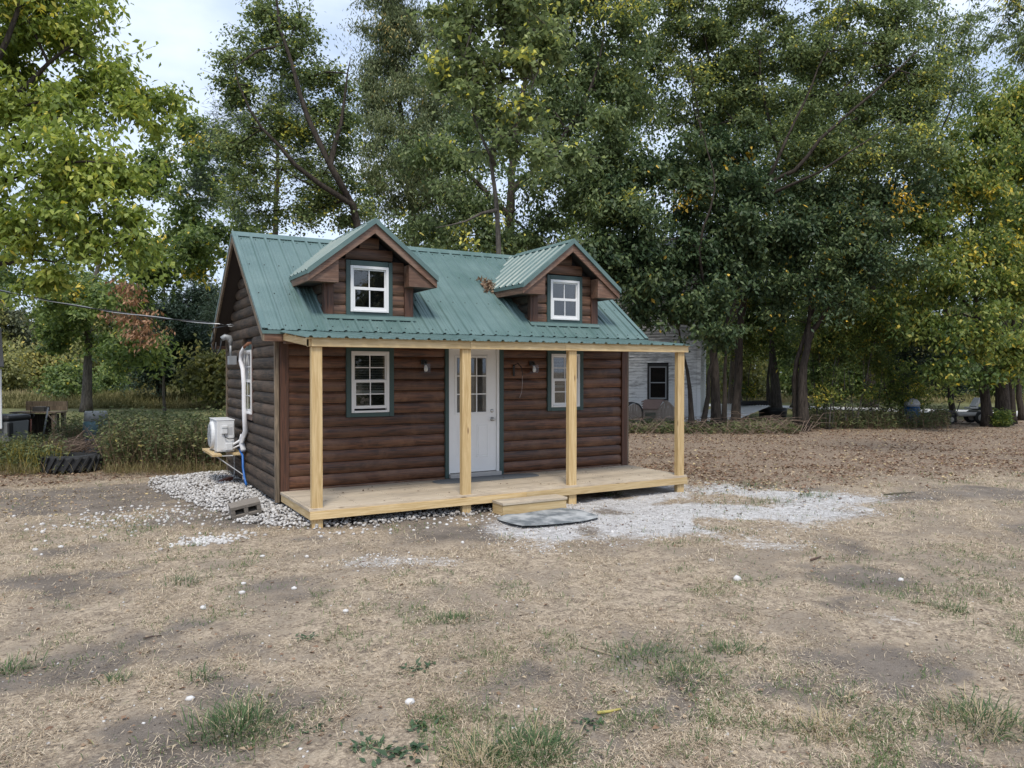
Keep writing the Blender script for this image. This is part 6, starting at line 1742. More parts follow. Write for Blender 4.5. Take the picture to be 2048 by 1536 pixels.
CR.append(grow('maple_tree', 'green tree with a thick pale grey trunk standing on the lawn at left', 'tree',
     [[(172, 826, 37.5), (176, 740, 37.5), (182, 600, 37.5), (215, 470, 37.5), (260, 330, 37.5)], [(182, 600, 37.5), (300, 500, 36), (400, 470, 35)]],
     [(60, 560, 100, 60, 37), (170, 600, 90, 60, 36), (250, 560, 80, 60, 36), (120, 660, 80, 40, 37), (220, 680, 60, 50, 35), (330, 550, 70, 60, 35), (400, 500, 70, 55, 34), (460, 470, 50, 45, 33), (350, 440, 50, 45, 36), (400, 400, 60, 40, 36), (330, 330, 55, 60, 37), (420, 330, 55, 60, 37), (250, 690, 40, 35, 33), (280, 610, 50, 40, 34), (300, 700, 30, 22, 33), (400, 260, 40, 40, 37)],
     LM['mid'], BG, leaf=(0.19, 0.11), dens=2.9, rc=0.75, r0=0.25, seed=5, droop=0.8, yellow=0.015, tint=(0.48, 0.19), gap=0.3))
CR.append(grow('dead_branch_tree', 'hanging branch of rust brown dead leaves in front of the left trees', 'tree',
     [[(330, 815, 35), (320, 700, 34), (290, 600, 32.5), (262, 560, 32)]],
     [(275, 640, 32, 50, 31.5), (250, 575, 26, 30, 31.5), (300, 660, 24, 30, 31.5), (240, 630, 18, 18, 31.5)], LM['rust'], BG, leaf=(0.16, 0.07), dens=0.75, rc=0.4, r0=0.08, seed=8, droop=1.3, yellow=0))
CR.append(grow('cedar_tree', 'dark cedar with two thin trunks behind the lawn left of the cabin', 'tree',
     [[(326, 810, 44), (326, 700, 44), (330, 560, 44)], [(318, 806, 46), (312, 700, 45), (308, 600, 44)]],
     [(330, 700, 75, 55, 44), (390, 660, 60, 50, 43), (290, 730, 60, 30, 44), (370, 730, 50, 28, 43), (340, 640, 70, 60, 44), (400, 600, 50, 50, 44), (250, 740, 30, 22, 45)],
     LM['pine'], BD, leaf=(0.22, 0.05), dens=3.0, rc=0.7, r0=0.22, seed=9, droop=0.5, yellow=0, tint=(0.4, 0.25)))
CR.append(grow('pine_tree', 'tall thin pine with dark trunk and needle tufts behind the cabin roof', 'tree',
     [[(545, 812, 27), (549, 600, 27), (553, 400, 27), (560, 250, 27), (566, 120, 27)]],
     [(455, 245, 40, 35, 27), (430, 380, 35, 40, 27), (470, 310, 45, 35, 27), (520, 270, 45, 45, 27), (600, 250, 60, 50, 27.5), (580, 170, 50, 60, 27), (500, 430, 40, 30, 27), (440, 620, 40, 30, 29), (480, 395, 30, 30, 27), (620, 350, 50, 40, 28)],
     LM['pine'], BD, leaf=(0.24, 0.016), dens=1.1, rc=0.5, r0=0.22, seed=12, droop=0.1, yellow=0, tint=(0.55, 0.25), flat=0.9))
CR.append(grow('poplar_tree', 'airy tall tree with small grey green leaves leaning left behind the first dormer', 'tree',
     [[(742, 830, 22), (722, 480, 21.6), (660, 330, 20.8), (600, 190, 20.8), (555, 20, 21), (545, -60, 21)], [(660, 330, 20.8), (690, 200, 21), (700, 110, 21)], [(690, 400, 21.2), (590, 330, 20.6), (500, 220, 20.4), (470, 130, 20.6)]],
     [(540, 40, 50, 70, 22), (500, 130, 55, 60, 21.5), (455, 190, 40, 55, 21.5), (570, 130, 60, 80, 22), (610, 80, 40, 60, 22), (640, 190, 60, 70, 22), (480, 280, 55, 50, 21.5), (560, 260, 70, 70, 22), (660, 290, 70, 70, 22), (500, 350, 60, 45, 21.5), (600, 370, 75, 60, 22), (690, 390, 60, 60, 22), (520, 420, 60, 40, 22), (620, 440, 60, 35, 22), (700, 450, 50, 30, 22), (545, -40, 50, 50, 22)],
     LM['grey'], BD, leaf=(0.085, 0.055), dens=1.75, rc=0.45, r0=0.22, seed=31, droop=0.6, yellow=0.05, tint=(0.42, 0.2), gap=0.35, twig=7))
CR.append(grow('ash_tree', 'tall tree with narrow brownish green drooping leaves at the top centre', 'tree',
     [[(840, 830, 28), (830, 500, 28), (810, 300, 28), (790, 120, 28), (770, -40, 28)], [(815, 330, 28), (880, 200, 28.5), (920, 60, 28.5)]],
     [(775, 30, 55, 80, 28), (735, 130, 35, 50, 28), (830, 70, 80, 80, 28), (780, 190, 80, 60, 28), (860, 190, 80, 70, 28), (760, 280, 80, 55, 27), (850, 300, 80, 70, 27), (790, 370, 80, 55, 26), (880, 400, 70, 60, 26), (830, 450, 60, 35, 25), (800, -40, 90, 60, 28)],
     LM['brown'], BD, leaf=(0.12, 0.036), dens=2.0, rc=0.6, r0=0.27, seed=41, droop=1.3, yellow=0.02, tint=(0.4, 0.22), gap=0.3))
CR.append(grow('elm_tree', 'slender light green tree with a thin grey trunk rising behind the middle of the roof', 'tree',
     [[(1003, 840, 17), (1000, 560, 17), (992, 420, 17), (985, 320, 17), (1000, 160, 17), (1010, 20, 17), (1015, -80, 17)], [(990, 330, 17), (950, 240, 16.5), (930, 120, 16.5)], [(988, 300, 17), (1050, 220, 16.6), (1090, 110, 16.5)], [(992, 420, 17), (930, 440, 16.3), (870, 455, 16)]],
     [(950, 50, 80, 80, 17), (1030, 40, 80, 80, 17), (1000, 130, 80, 70, 17), (910, 120, 60, 60, 16.5), (1080, 130, 50, 60, 16.5), (950, 210, 60, 50, 16.5), (1040, 210, 60, 50, 16.5), (1110, 60, 40, 60, 16.5), (1000, 290, 60, 40, 16.5), (1090, 300, 60, 20, 16), (1140, 310, 40, 15, 15.5), (960, 330, 50, 30, 17), (1020, -50, 110, 60, 17), (900, 30, 50, 70, 17)],
     LM['elm'], BG, leaf=(0.115, 0.078), dens=1.8, rc=0.40, r0=0.11, seed=51, droop=0.75, yellow=0.035, tint=(0.36, 0.17), gap=0.35, twig=6))
CR.append(grow('oak_tree', 'big tree with a thick dark trunk just behind the slender light green one', 'tree',
     [[(1022, 840, 24), (1022, 600, 24), (1018, 430, 24), (1030, 300, 24), (1050, 150, 24), (1060, 0, 24)], [(1018, 430, 24), (940, 350, 24), (890, 260, 24.5)], [(1025, 380, 24), (1110, 300, 24), (1180, 180, 24), (1210, 60, 24)]],
     [(900, 330, 70, 60, 24), (940, 420, 70, 60, 23), (870, 460, 60, 40, 23), (1020, 470, 80, 50, 23), (1080, 400, 80, 70, 23), (1120, 470, 70, 40, 23), (1150, 330, 80, 70, 24), (1190, 240, 80, 70, 24), (1150, 150, 70, 70, 25), (1100, 240, 70, 70, 25), (1220, 130, 70, 80, 25), (1190, 40, 80, 70, 25), (1260, 230, 60, 60, 25), (1080, 60, 80, 90, 26), (1190, 420, 80, 50, 23.5), (960, 250, 60, 70, 26), (1240, 330, 60, 60, 24.5), (1150, -50, 120, 60, 25)],
     LM['grey'], BD, leaf=(0.13, 0.06), dens=2.3, rc=0.65, r0=0.30, seed=61, droop=0.9, yellow=0.03, tint=(0.24, 0.2), gap=0.25))
CR.append(grow('dark_maple_tree', 'dense dark green maple with a cluster of stems right of the porch', 'tree',
     [[(1432, 866, 25.8), (1430, 780, 25.8), (1424, 690, 25.8), (1405, 560, 25.8), (1420, 430, 25.8), (1400, 250, 25.8), (1380, 120, 26)], [(1424, 700, 25.8), (1470, 600, 25.6), (1510, 430, 25.4), (1525, 380, 25.2)], [(1424, 690, 25.8), (1400, 500, 23.6), (1430, 380, 23.4), (1405, 270, 23.4), (1385, 200, 23.4)], [(1405, 868, 25.2), (1412, 790, 25.3), (1432, 700, 25.4), (1480, 610, 25.2)], [(1383, 866, 25.0), (1380, 780, 25.0), (1366, 700, 24.8), (1350, 620, 24.5)], [(1448, 866, 26.2), (1450, 790, 26.2), (1452, 700, 26.2), (1455, 600, 26)]],
     [(1260, 400, 70, 60, 24), (1330, 330, 80, 70, 25), (1420, 400, 90, 70, 25), (1290, 490, 80, 60, 24), (1380, 500, 90, 60, 24.5), (1470, 480, 80, 60, 25), (1240, 560, 60, 50, 23.5), (1330, 580, 70, 50, 24), (1410, 600, 65, 55, 24.3), (1480, 560, 60, 50, 25), (1290, 630, 40, 30, 24), (1420, 660, 40, 32, 24), (1540, 470, 70, 60, 25.5), (1500, 390, 60, 50, 25.5), (1190, 500, 60, 50, 23), (1450, 320, 70, 60, 26), (1380, 620, 50, 40, 24)],
     LM['dark'], BD, leaf=(0.14, 0.075), dens=3.3, rc=0.60, r0=0.175, seed=71, droop=0.9, yellow=0.006, tint=(0.42, 0.2), gap=0.15))
CR.append(grow('spreading_tree', 'wide tree with long dark limbs rising to the right over the yard', 'tree',
     [[(1470, 864, 27), (1476, 760, 27), (1482, 640, 26.6), (1520, 400, 25.2), (1590, 340, 24.6), (1640, 280, 24.4), (1740, 190, 24.3), (1850, 90, 24.3)], [(1516, 420, 25.4), (1560, 310, 24.6), (1610, 200, 24.6), (1690, 20, 24.8)], [(1520, 400, 25.2), (1640, 340, 23.8), (1720, 290, 23.6), (1800, 240, 23.6)], [(1482, 640, 26.6), (1400, 300, 27), (1385, 150, 27), (1390, 0, 27)], [(1560, 310, 26), (1520, 150, 26), (1530, 0, 26)]],
     [(1330, 60, 80, 80, 27), (1300, 150, 70, 70, 27), (1420, 80, 80, 80, 27), (1400, 190, 80, 70, 27), (1500, 130, 80, 70, 26.5), (1490, 230, 80, 60, 26.5), (1530, 40, 70, 60, 26.5), (1590, 130, 70, 70, 26), (1580, 230, 80, 60, 26), (1660, 80, 70, 70, 26), (1680, 190, 75, 65, 26), (1640, 290, 80, 55, 25.5), (1750, 120, 60, 60, 26), (1740, 230, 70, 60, 26), (1800, 170, 60, 60, 26), (1710, 310, 70, 50, 25), (1790, 290, 60, 60, 25.5), (1840, 230, 45, 60, 26), (1800, 60, 60, 65, 26), (1860, 140, 50, 60, 26), (1850, 300, 50, 55, 26), (1760, 30, 60, 60, 26), (1550, 310, 60, 45, 26), (1600, 380, 60, 35, 26), (1450, -40, 160, 60, 27), (1640, -30, 110, 60, 26)],
     LM['grey'], BD, leaf=(0.10, 0.058), dens=2.0, rc=0.55, r0=0.175, seed=81, droop=0.8, yellow=0.055, tint=(0.38, 0.2), gap=0.35, twig=6))
CR.append(grow('sparse_tree', 'thin tree top with few leaves against the sky near the upper right corner', 'tree',
     [[(1905, 845, 30), (1890, 600, 30), (1870, 350, 30), (1870, 180, 30), (1900, 40, 30)], [(1870, 300, 30), (1930, 130, 30), (1945, 30, 30)]],
     [(1880, 90, 40, 70, 30), (1920, 120, 40, 60, 30), (1950, 60, 30, 50, 30), (1880, 200, 40, 50, 30), (1930, 200, 40, 50, 30), (1850, 30, 30, 40, 30)],
     LM['grey'], BD, leaf=(0.13, 0.05), dens=0.9, rc=0.6, r0=0.12, seed=82, droop=1.0, yellow=0.03, tint=(0.4, 0.2), twig=9))
CR.append(grow('leaning_maple_tree', 'dark trunked tree forking low at the edge of the leaf litter right of the maple', 'tree',
     [[(1607, 866, 25.4), (1606, 780, 25.4), (1614, 690, 25.4), (1640, 640, 25.4), (1690, 560, 25), (1760, 480, 25)], [(1614, 680, 25.4), (1622, 600, 25.5), (1600, 500, 25.5), (1590, 400, 25.5)], [(1592, 864, 25.7), (1590, 760, 25.7), (1606, 680, 25.6), (1650, 560, 25.8), (1680, 430, 25.8)]],
     [(1590, 480, 70, 60, 25.5), (1670, 440, 80, 60, 25.5), (1640, 540, 70, 50, 25), (1710, 520, 70, 55, 24.5), (1770, 450, 75, 65, 25), (1730, 380, 70, 60, 26), (1820, 390, 60, 70, 26), (1580, 570, 50, 40, 25), (1780, 540, 60, 50, 24.5), (1680, 600, 60, 35, 24.5), (1650, 390, 60, 50, 26), (1550, 620, 40, 30, 26)],
     LM['dark'], BD, leaf=(0.13, 0.065), dens=1.9, rc=0.6, r0=0.19, seed=91, droop=0.9, yellow=0.03, tint=(0.5, 0.22), gap=0.3))
CR.append(grow('autumn_tree', 'yellowing green tree with the nearest of the trunks at the right edge', 'tree',
     [[(1975, 853, 27.5), (1968, 760, 27.5), (1955, 640, 27.5), (1940, 480, 27.5), (1960, 300, 27.5)], [(1955, 640, 27.5), (1900, 560, 26.5), (1860, 500, 26)]],
     [(1880, 460, 75, 65, 26), (1950, 400, 75, 75, 26.5), (1850, 560, 70, 60, 25.5), (1920, 560, 75, 65, 26), (1990, 520, 70, 70, 26), (1890, 650, 70, 55, 25.5), (1970, 650, 70, 60, 25.5), (1840, 650, 55, 45, 25.5), (1930, 730, 50, 35, 25.5), (1880, 730, 35, 45, 25), (1950, 300, 65, 60, 27), (1890, 340, 60, 60, 27), (1800, 600, 50, 45, 25.5)],
     LM['autumn'], BD, leaf=(0.14, 0.07), dens=2.1, rc=0.6, r0=0.19, seed=101, droop=1.0, yellow=0.05, tint=(0.40, 0.22), gap=0.2))
CR.append(grow('autumn_tree', 'thick trunked green tree second of the trunks at the right edge', 'tree',
     [[(2007, 850, 28.5), (2003, 720, 28.5), (2010, 500, 28.5), (2020, 300, 28.5), (2030, 200, 28.5)]],
     [(2030, 330, 70, 75, 28), (2050, 450, 70, 80, 27.5), (2050, 580, 70, 70, 27), (2040, 690, 60, 50, 26.5), (2000, 230, 60, 60, 28), (2060, 220, 60, 60, 28), (2000, 740, 40, 35, 27)],
     LM['autumn'], BD, leaf=(0.14, 0.07), dens=2.6, rc=0.6, r0=0.27, seed=111, droop=1.0, yellow=0.05, tint=(0.44, 0.22), gap=0.2))
for (u_, d_, sd_, lb_) in ((2026, 29.0, 121, 'slim trunk third from the left of the trunks at the right edge'), (2043, 31, 122, 'dark trunk at the very right edge of the photo')):
    CR.append(grow('slim_tree', lb_, 'tree', [[(u_, 848, d_), (u_ - 4, 720, d_), (u_ + 6, 560, d_), (u_ + 4, 430, d_)]], [(u_ - 10, 560, 50, 60, d_), (u_ + 20, 450, 60, 70, d_), (u_, 660, 40, 40, d_)], LM['autumn'], BD, leaf=(0.15, 0.075), dens=1.8, rc=0.6, r0=0.13, seed=sd_, droop=1.0, yellow=0.06, tint=(0.4, 0.2)))
CR.append(grow('walnut_tree', 'branch with long compound leaves entering at the upper right corner', 'tree',
     [[(2230, 860, 15), (2220, 500, 15), (2180, 200, 15), (2100, 60, 15), (2040, 20, 14.8)]],
     [(2035, 25, 40, 40, 14.8), (2080, 70, 50, 60, 14.8), (2120, 0, 80, 80, 15), (2050, 110, 30, 25, 14.8), (2030, -30, 50, 40, 14.8)],
     LM['grey'], BD, leaf=(0.09, 0.026), dens=1.5, rc=0.4, r0=0.16, seed=131, droop=0.9, yellow=0.02, tint=(0.3, 0.2), compound=11))
CR.append(grow('pale_trunk_tree', 'tree with a pale grey forked trunk by the road behind the metal sheeting', 'tree',
     [[(1556, 838, 31.5), (1550, 770, 31.5), (1545, 690, 31.5), (1550, 590, 31.5), (1570, 480, 31.5)], [(1538, 835, 32), (1536, 760, 32), (1545, 690, 32)], [(1545, 680, 31.5), (1530, 600, 31.5), (1515, 540, 31.5)]],
     [(1530, 560, 55, 45, 31.5), (1590, 520, 60, 50, 31.5), (1560, 640, 60, 40, 31), (1610, 620, 40, 40, 31.5), (1500, 620, 40, 40, 32), (1590, 700, 40, 40, 31)],
     LM['mid'], BG, leaf=(0.15, 0.07), dens=1.7, rc=0.7, r0=0.24, seed=141, droop=0.8, yellow=0.03, tint=(0.4, 0.2), gap=0.3))
CR.append(grow('evergreen_tree', 'dark evergreen with a black trunk behind the blue drum', 'tree',
     [[(1810, 838, 32), (1811, 760, 32), (1812, 640, 32)]],
     [(1812, 740, 50, 22, 31.5), (1800, 690, 55, 40, 32), (1840, 650, 50, 50, 32), (1850, 745, 35, 18, 31.5), (1900, 745, 38, 40, 34), (1905, 700, 45, 45, 34)],
     LM['pine'], BD, leaf=(0.20, 0.045), dens=3.2, rc=0.5, r0=0.24, seed=151, droop=0.3, yellow=0, tint=(0.25, 0.2)))
# saplings with several thin stems
SAP = [(1640, 856, 1622, 640, 'leftmost thin sapling fanning out behind the leaf litter'), (1658, 858, 1690, 600, 'second thin sapling from the left, leaning right'), (1690, 856, 1700, 610, 'third thin sapling from the left, upright with many shoots'),
       (1712, 856, 1775, 590, 'fourth thin sapling, leaning far to the right'), (1748, 852, 1740, 620, 'fifth thin sapling beside the blue drum'), (1490, 846, 1520, 600, 'thin sapling bending over the black tank'), (1790, 850, 1760, 700, 'short yellow green sapling just left of the blue drum')]
for i, (u0, v0, u1, v1, lb_) in enumerate(SAP):
    d_ = depth_of(gp(u0, v0)) if i != 5 else 32.5
    rs_ = random.Random(i)
    CR.append(grow('sapling', lb_, 'sapling',
        [[(u0, v0, d_), ((u0 + u1) / 2 - 4, (v0 + v1) / 2, d_), (u1, v1, d_)], [(u0 + 4, v0, d_ + .1), (u0 + 18, (v0 + v1) / 2, d_), (u0 + 34, v1 + 40, d_ + .2)], [(u0 - 3, v0, d_ + .1), (u0 - 18, (v0 + v1) / 2, d_), (u0 - 30, v1 + 60, d_)]],
        [(u1, v1 + 20, 42, 38, d_), (u0 + 30, v1 + 60, 40, 38, d_), (u0 - 22, v1 + 80, 38, 34, d_), (u0 + rs_.randint(-20, 30), v1 + 100, 36, 20, d_), (u0 + rs_.randint(-15, 15), v0 - 70, 26, 16, d_)],
        LM['autumn'] if i in (1, 3, 5, 6) else LM['mid'], BG, leaf=(0.10, 0.045), dens=1.5, rc=0.35, r0=0.035, seed=160 + i, droop=0.7, yellow=0.03, tint=(0.42, 0.22), group='saplings at the edge of the leaf litter', twig=4, min_r=0.005))

# ---------------------------------------------------------------- far trees: one of each kind, copied
def copy_tree(root, loc, rz, sc):
    c = root.copy(); COL.objects.link(c); c.location = loc; c.rotation_euler = (0, 0, rz); c.scale = sc
    for ch in root.children:
        k = ch.copy(); COL.objects.link(k); k.parent = c
    return c
def proto(name, label, cat, mat, seed, H, RAD, group, leaf, dens, bark=BD, low=0.18):
    d_ = 60.0; s_ = FPX / d_; u0 = 700; vb = 742 + CAM[2] * s_
    rs_ = np.random.RandomState(seed); bl = []
    for k in range(9):
        t_ = low + (0.95 - low) * k / 8; w_ = RAD * (0.35 + 0.65 * math.sin(math.pi * min(1, (t_ - low) / (1 - low) * 0.8 + 0.15)))
        bl.append((u0 + rs_.uniform(-0.45, 0.45) * RAD * s_, vb - t_ * H * s_, w_ * s_ * rs_.uniform(0.6, 0.9), H * 0.12 * s_, d_))
    return grow(name, label, cat, [[(u0, vb, d_), (u0, vb - H * s_ * 0.45, d_), (u0 + 6, vb - H * s_ * 0.8, d_)]], bl, mat, bark, leaf=leaf, dens=dens, rc=0.9, r0=0.02 * H, seed=seed, droop=0.8, yellow=0.02, tint=(0.42, 0.22), group=group, twig=2)[0]
FT = {
 'a': proto('far_tree', 'x', 'tree', LM['far_a'], 201, 11, 3.6, 'trees of the far tree line', (0.34, 0.22), 3.2),
 'b': proto('far_tree', 'x', 'tree', LM['far_b'], 202, 9, 3.2, 'trees of the far tree line', (0.32, 0.20), 3.0),
 'c': proto('far_tree', 'x', 'tree', LM['far_c'], 203, 10, 3.4, 'trees of the far tree line', (0.33, 0.21), 3.0),
 't': proto('tall_tree', 'x', 'tree', LM['grey'], 211, 21, 5.6, 'tall trees behind the cabin', (0.17, 0.10), 0.5, low=0.22),
 'u': proto('tall_tree', 'x', 'tree', LM['mid'], 212, 19, 5.2, 'tall trees behind the cabin', (0.17, 0.11), 0.5, low=0.22),
 'y': proto('far_bush', 'x', 'bush', LM['far_c'], 204, 3.0, 1.9, 'yellow green bushes on the meadow', (0.20, 0.13), 3.0, low=0.12),
 'm': proto('far_bush', 'x', 'bush', LM['mid'], 205, 2.6, 1.9, 'yellow green bushes on the meadow', (0.20, 0.13), 3.2, low=0.12),
}
used = set()
def put(kind, u, d, sc, label):
    sx = sc * rng.uniform(0.9, 1.15); s3 = (sx, sx, sc * rng.uniform(0.9, 1.15)); rz = rng.rand() * 6.283
    if kind not in used:
        o_ = FT[kind]; used.add(kind); o_.location = gd(u, d); o_.rotation_euler = (0, 0, rz); o_.scale = s3
    else: o_ = copy_tree(FT[kind], gd(u, d), rz, s3)
    o_['label'] = label
for i, u in enumerate(range(-110, 520, 58)):
    k_ = 'acbca'[i % 5]; put(k_, u + rng.uniform(-20, 20), rng.uniform(74, 95), rng.uniform(0.75, 1.0), {'a': 'mid green', 'b': 'grey green', 'c': 'yellowing'}[k_] + ' tree in the far tree line beyond the meadow at left')
for i, u in enumerate(range(1380, 2200, 75)):
    k_ = 'bacba'[i % 5]; put(k_, u + rng.uniform(-25, 25), rng.uniform(58, 80), rng.uniform(0.75, 1.0), {'a': 'mid green', 'b': 'grey green', 'c': 'yellowing'}[k_] + ' tree in the far tree line beyond the road at right')
for k_, u, d, s_, lb in (
   
    ('u', 930, 40, 1.0, 'tall mid green tree just left of the slender grey trunk'),
    ('u', 1200, 41, 1.05, 'tall mid green tree above the second dormer'),
    ('u', 1470, 43, 1.05, 'tall mid green tree behind the dark maple crown'),
    ('t', 1600, 41, 1.0, 'tall grey green tree behind the long dark spreading limb'), ('u', 1740, 42, 0.95, 'tall mid green tree behind the right end of the spreading limbs'),
    ('u', 2010, 38, 0.80, 'tall mid green tree behind the trunks at the right edge'),
    ('y', 20, 52, 1.0, 'yellow green bush beside the white downspout at the left edge'), ('y', 75, 56, 1.1, 'yellow green bush above the weathered bench'), ('m', 130, 45, 0.85, 'low dark green bush left of the pale thick trunk'),
    ('m', 158, 46, 0.7, 'low dark green bush touching the left side of the pale thick trunk'), ('y', 215, 60, 1.2, 'yellow green bush right of the pale thick trunk'), ('m', 214, 50, 0.8, 'low green bush just right of the pale thick trunk'),
    ('y', 280, 58, 1.1, 'yellow green bush left of the cedar trunks'), ('y', 350, 62, 1.3, 'yellow green bush right of the cedar trunks'), ('y', 400, 46, 1.2, 'yellow green bush in the gap between cedar and cabin'), ('y', 432, 40, 0.9, 'yellow green bush nearest the heat pump unit'),
    ('y', 1485, 50, 1.1, 'yellow green bush beyond the pale metal sheeting'), ('y', 1445, 54, 1.4, 'yellow green bush seen between the maple stems and the sheeting'), ('m', 1640, 54, 1.2, 'green bush beyond the road behind the leftmost saplings'), ('m', 1715, 55, 1.4, 'green bush beyond the road behind the middle saplings'),
    ('y', 1850, 50, 0.9, 'yellow green bush beyond the road behind the blue drum'), ('m', 1900, 53, 1.0, 'green bush beyond the road behind the pale riding mower'), ('m', 1990, 52, 1.0, 'green bush beyond the road between the right-hand trunks'), ('m', 1590, 56, 1.1, 'green bush beyond the road left of the forking trunk')):
    put(k_, u, d, s_, lb)

# ---------------------------------------------------------------- tall meadow grass
M['meadow'] = leaf_mat('meadow_grass', [(0, (0.10, 0.10, 0.04)), (0.4, (0.22, 0.20, 0.09)), (0.75, (0.33, 0.28, 0.15)), (1, (0.30, 0.20, 0.12))], 0.3, 0.8, 0.15)
n = 26000; u_ = rng.uniform(-150, 520, n); d_ = 40.5 + 18 * rng.rand(n) ** 1.6
u2 = rng.uniform(1380, 2200, 16000); d2 = 46 + 14 * rng.rand(16000); u_ = np.concatenate([u_, u2]); d_ = np.concatenate([d_, d2]); n = len(u_)
Pm = np.array([gd(a, b_) for a, b_ in zip(u_, d_)])
hgt = np.where(np.arange(n) < 26000, rng.uniform(0.3, 0.95, n) * np.clip(0.35 + (d_ - 40.5) / 4, 0.35, 1.1), rng.uniform(0.15, 0.5, n))
V, F, T = blades(Pm[:, 0], Pm[:, 1], np.zeros(n), hgt, rng.uniform(0.03, 0.07, n), rng.normal(1.25, 0.2, n), rng.rand(n) * 6.283, rng.uniform(0.1, 0.9, n), np.clip(vn1(Pm[:, 0], Pm[:, 1], 0.2, 3) * 1.2 - 0.15 + rng.normal(0, 0.15, n), 0, 1))
o = raw_mesh('meadow_grass', V, F, M['meadow'], attrs=dict(tint=T)); tag(o, 'tall straw coloured meadow grass beyond the mown lawn and the road', 'meadow grass', kind='stuff')

# ---------------------------------------------------------------- weeds
def weeds(name, label, P, H, mat, leaf, per, stem_tint, seed, lean=0.25, leafy=(0.15, 1.0)):
    rs = np.random.RandomState(seed); n = len(P)
    VS = []; FS = []; TS = []; off = 0
    top = P + np.stack([rs.normal(0, lean, n) * H, rs.normal(0, lean, n) * H, H], 1); mid = P * 0.45 + top * 0.55 + np.stack([np.zeros(n), np.zeros(n), 0.12 * H], 1)
    w_ = 0.006
    for ang in (0.4, 2.0):
        s_ = np.array([math.cos(ang), math.sin(ang), 0]) * w_
        V = np.stack([P - s_, P + s_, mid - s_ * .8, mid + s_ * .8, top], 1).reshape(-1, 3); k = np.arange(n)[:, None] * 5
        F = np.concatenate([k + np.array([q]) for q in ((0, 1, 3), (0, 3, 2), (2, 3, 4))], 1).reshape(-1, 3)
        VS.append(V); FS.append(F + off); TS.append(np.full(len(V), stem_tint)); off += len(V)
    nl = n * per; si = np.repeat(np.arange(n), per); t_ = rs.uniform(leafy[0], leafy[1], nl)
    pos = P[si] * ((1 - t_) ** 2)[:, None] + mid[si] * (2 * t_ * (1 - t_))[:, None] + top[si] * (t_ ** 2)[:, None] + rs.normal(0, 0.04, (nl, 3))
    az = rs.rand(nl) * 6.283; ax_ = np.stack([np.cos(az), np.sin(az), rs.normal(-0.1, 0.45, nl)], 1); ax_ /= np.linalg.norm(ax_, axis=1)[:, None]
    pt = rs.normal(0, 0.18, n)[si]
    V, F, T = leafset(pos, ax_, np.array([0, 0, 1.0]) + rs.normal(0, 0.5, (nl, 3)), leaf[0] * rs.uniform(0.5, 1.3, nl), leaf[1] * rs.uniform(0.6, 1.3, nl), rs.uniform(0, 0.6, nl), np.clip(0.42 + pt + rs.normal(0, 0.15, nl), 0, 0.86) + (rs.rand(nl) < 0.05) * 0.1)
    VS.append(V); FS.append(F + off); TS.append(np.clip(T, 0, 1))
    o_ = raw_mesh(name, np.concatenate(VS), np.concatenate(FS), mat, attrs=dict(tint=np.concatenate(TS)))
    return tag(o_, label, name.replace('_', ' '), kind='stuff')
M['weed_mix'] = leaf_mat('weed_mix', [(0, (0.055, 0.080, 0.035)), (0.4, (0.120, 0.150, 0.065)), (0.75, (0.21, 0.225, 0.10)), (0.88, (0.31, 0.28, 0.13)), (0.95, (0.42, 0.36, 0.10)), (1, (0.30, 0.22, 0.15))], 0.3, 0.6, 0.25)
def bed(n, u0, u1, d0, d1, fn=None):
    u_ = rng.uniform(u0, u1, n); d_ = rng.uniform(d0, d1, n); P_ = np.array([gd(a, b_) for a, b_ in zip(u_, d_)])
    return P_, u_, d_
P_, u_, d_ = bed(1250, 205, 475, 15.0, 18.5)
k = ~((P_[:, 0] > -0.75) & (P_[:, 1] < 4.7)); P_, u_, d_ = P_[k], u_[k], d_[k]
weeds('weed_bed', 'tangle of green and yellowing weeds between the barrel and the cabin', P_, rng.uniform(0.55, 1.15, len(P_)), M['weed_mix'], (0.085, 0.042), 20, 1.0, 301)
P_, u_, d_ = bed(420, 120, 235, 17.4, 19.0); weeds('weed_bed', 'weeds growing round the barrel and behind the tire', P_, rng.uniform(0.4, 0.95, len(P_)), M['weed_mix'], (0.075, 0.04), 14, 1.0, 302)
P_, u_, d_ = bed(430, -90, 125, 14.8, 16.6); weeds('weed_bed', 'weeds and long grass in front of the grey bin at the left edge', P_, rng.uniform(0.3, 0.72, len(P_)), M['weed_mix'], (0.10, 0.035), 11, 0.95, 303)
P_, u_, d_ = bed(300, 40, 135, 17.0, 18.6); weeds('weed_bed', 'scattered weeds under the weathered bench', P_, rng.uniform(0.25, 0.55, len(P_)), M['weed_mix'], (0.08, 0.04), 12, 1.0, 304)
# long bleached grass along the front of the weeds
n = 5200; u_ = rng.uniform(-60, 460, n); d_ = 14.55 + rng.rand(n) ** 1.5 * 2.2; k = ((u_ < 70) | (u_ > 205)) | (rng.rand(n) < 0.12); u_, d_ = u_[k], d_[k]; n = len(u_); Pm = np.array([gd(a, b_) for a, b_ in zip(u_, d_)])
V, F, T = blades(Pm[:, 0], Pm[:, 1], np.zeros(n), rng.uniform(0.12, 0.42, n), rng.uniform(0.005, 0.010, n), rng.normal(1.05, 0.3, n), rng.rand(n) * 6.283, rng.uniform(0.2, 1.2, n), rng.rand(n))
o = raw_mesh('long_grass', V, F, M['meadow'], attrs=dict(tint=T)); tag(o, 'bleached long grass along the front edge of the weeds', 'long grass', kind='stuff')
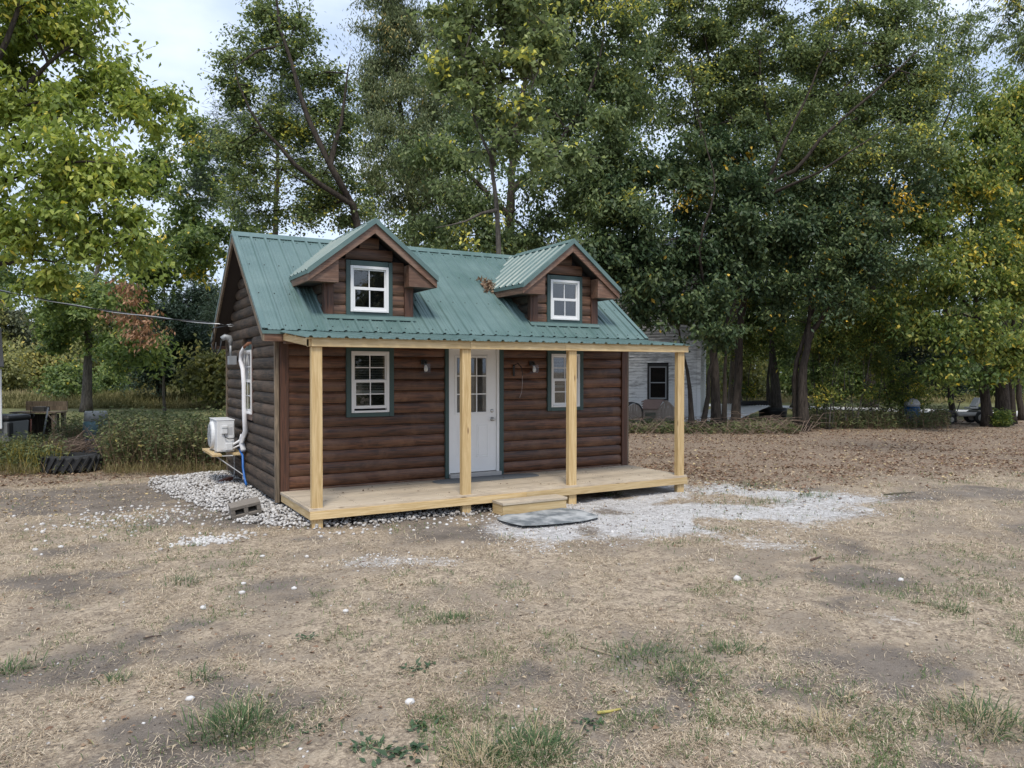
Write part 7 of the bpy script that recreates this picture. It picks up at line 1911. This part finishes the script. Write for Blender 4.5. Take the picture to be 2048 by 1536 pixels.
# dead brush over the tire
M['twig'] = plain('dead_brush', (0.20, 0.145, 0.11), 0.9, var=0.4, scale=3)
mb = MB(); c0 = gd(150, 16.0)
for i in range(260):
    a = c0 + RXV * rng.uniform(-0.75, 0.55) + FXV * rng.uniform(-0.5, 0.5) + UP * rng.uniform(0.25, 0.45); dr_ = RXV * rng.uniform(0.2, 1.0) + FXV * rng.uniform(-.4, .4) + UP * rng.uniform(0.0, 0.55)
    l_ = rng.uniform(0.3, 0.85); mb.tube([a, a + dr_ * l_ * 0.5 + UP * 0.04, a + dr_ * l_], [0.006, 0.005, 0.003], 3, False)
o = mb.build('brush_pile', M['twig']); tag(o, 'heap of dead brown brush lying over the tractor tire', 'brush pile', kind='stuff')
# undergrowth under the right-hand trees
P_, u_, d_ = bed(900, 1245, 1600, 24.2, 27.4); weeds('undergrowth', 'brown and green undergrowth at the feet of the maple stems', P_, rng.uniform(0.08, 0.32, len(P_)), M['weed_mix'], (0.11, 0.05), 11, 1.0, 305, 0.5)
P_, u_, d_ = bed(950, 1590, 1900, 26.2, 29.5); weeds('undergrowth', 'low weeds and shoots around the saplings and the blue drum', P_, rng.uniform(0.15, 0.85, len(P_)) ** 1.2, M['weed_mix'], (0.12, 0.045), 11, 1.0, 306, 0.25)
P_, u_, d_ = bed(220, 1985, 2020, 27.2, 28.4); weeds('undergrowth', 'small yellow green shrub between the trunks at the right edge', P_, rng.uniform(0.2, 0.6, len(P_)), LM['autumn'], (0.12, 0.06), 14, 0.3, 307)
mb = MB()
for i in range(420):
    a = gd(rng.uniform(1240, 1620), rng.uniform(24.0, 27.0)); az = rng.rand() * 6.283; l_ = rng.uniform(0.4, 1.3); dr_ = np.array([math.cos(az), math.sin(az), rng.uniform(0.1, 0.8)])
    mb.tube([a, a + dr_ * l_ * 0.5 + UP * 0.08, a + dr_ * l_ * np.array([1, 1, 0.6])], [0.008, 0.007, 0.004], 3, False)
o = mb.build('dead_vines', M['twig']); tag(o, 'dead vines and twigs tangled under the maple', 'vines', kind='stuff')

# ---------------------------------------------------------------- trees behind the photographer (they show in the window glass)
for i, (a_, d_) in enumerate(((-60, 22), (-25, 24), (8, 27), (38, 23), (70, 22))):
    th_ = math.radians(a_); p_ = CAM - FXV * d_ * math.cos(th_) + RXV * d_ * math.sin(th_)
    c_ = copy_tree(FT['abc'[i % 3]], (p_[0], p_[1], 0), rng.rand() * 6.283, (0.85, 0.85, 0.8)); c_['label'] = 'tree behind the photographer, mirrored dimly in the window glass'; c_['group'] = 'trees behind the photographer'
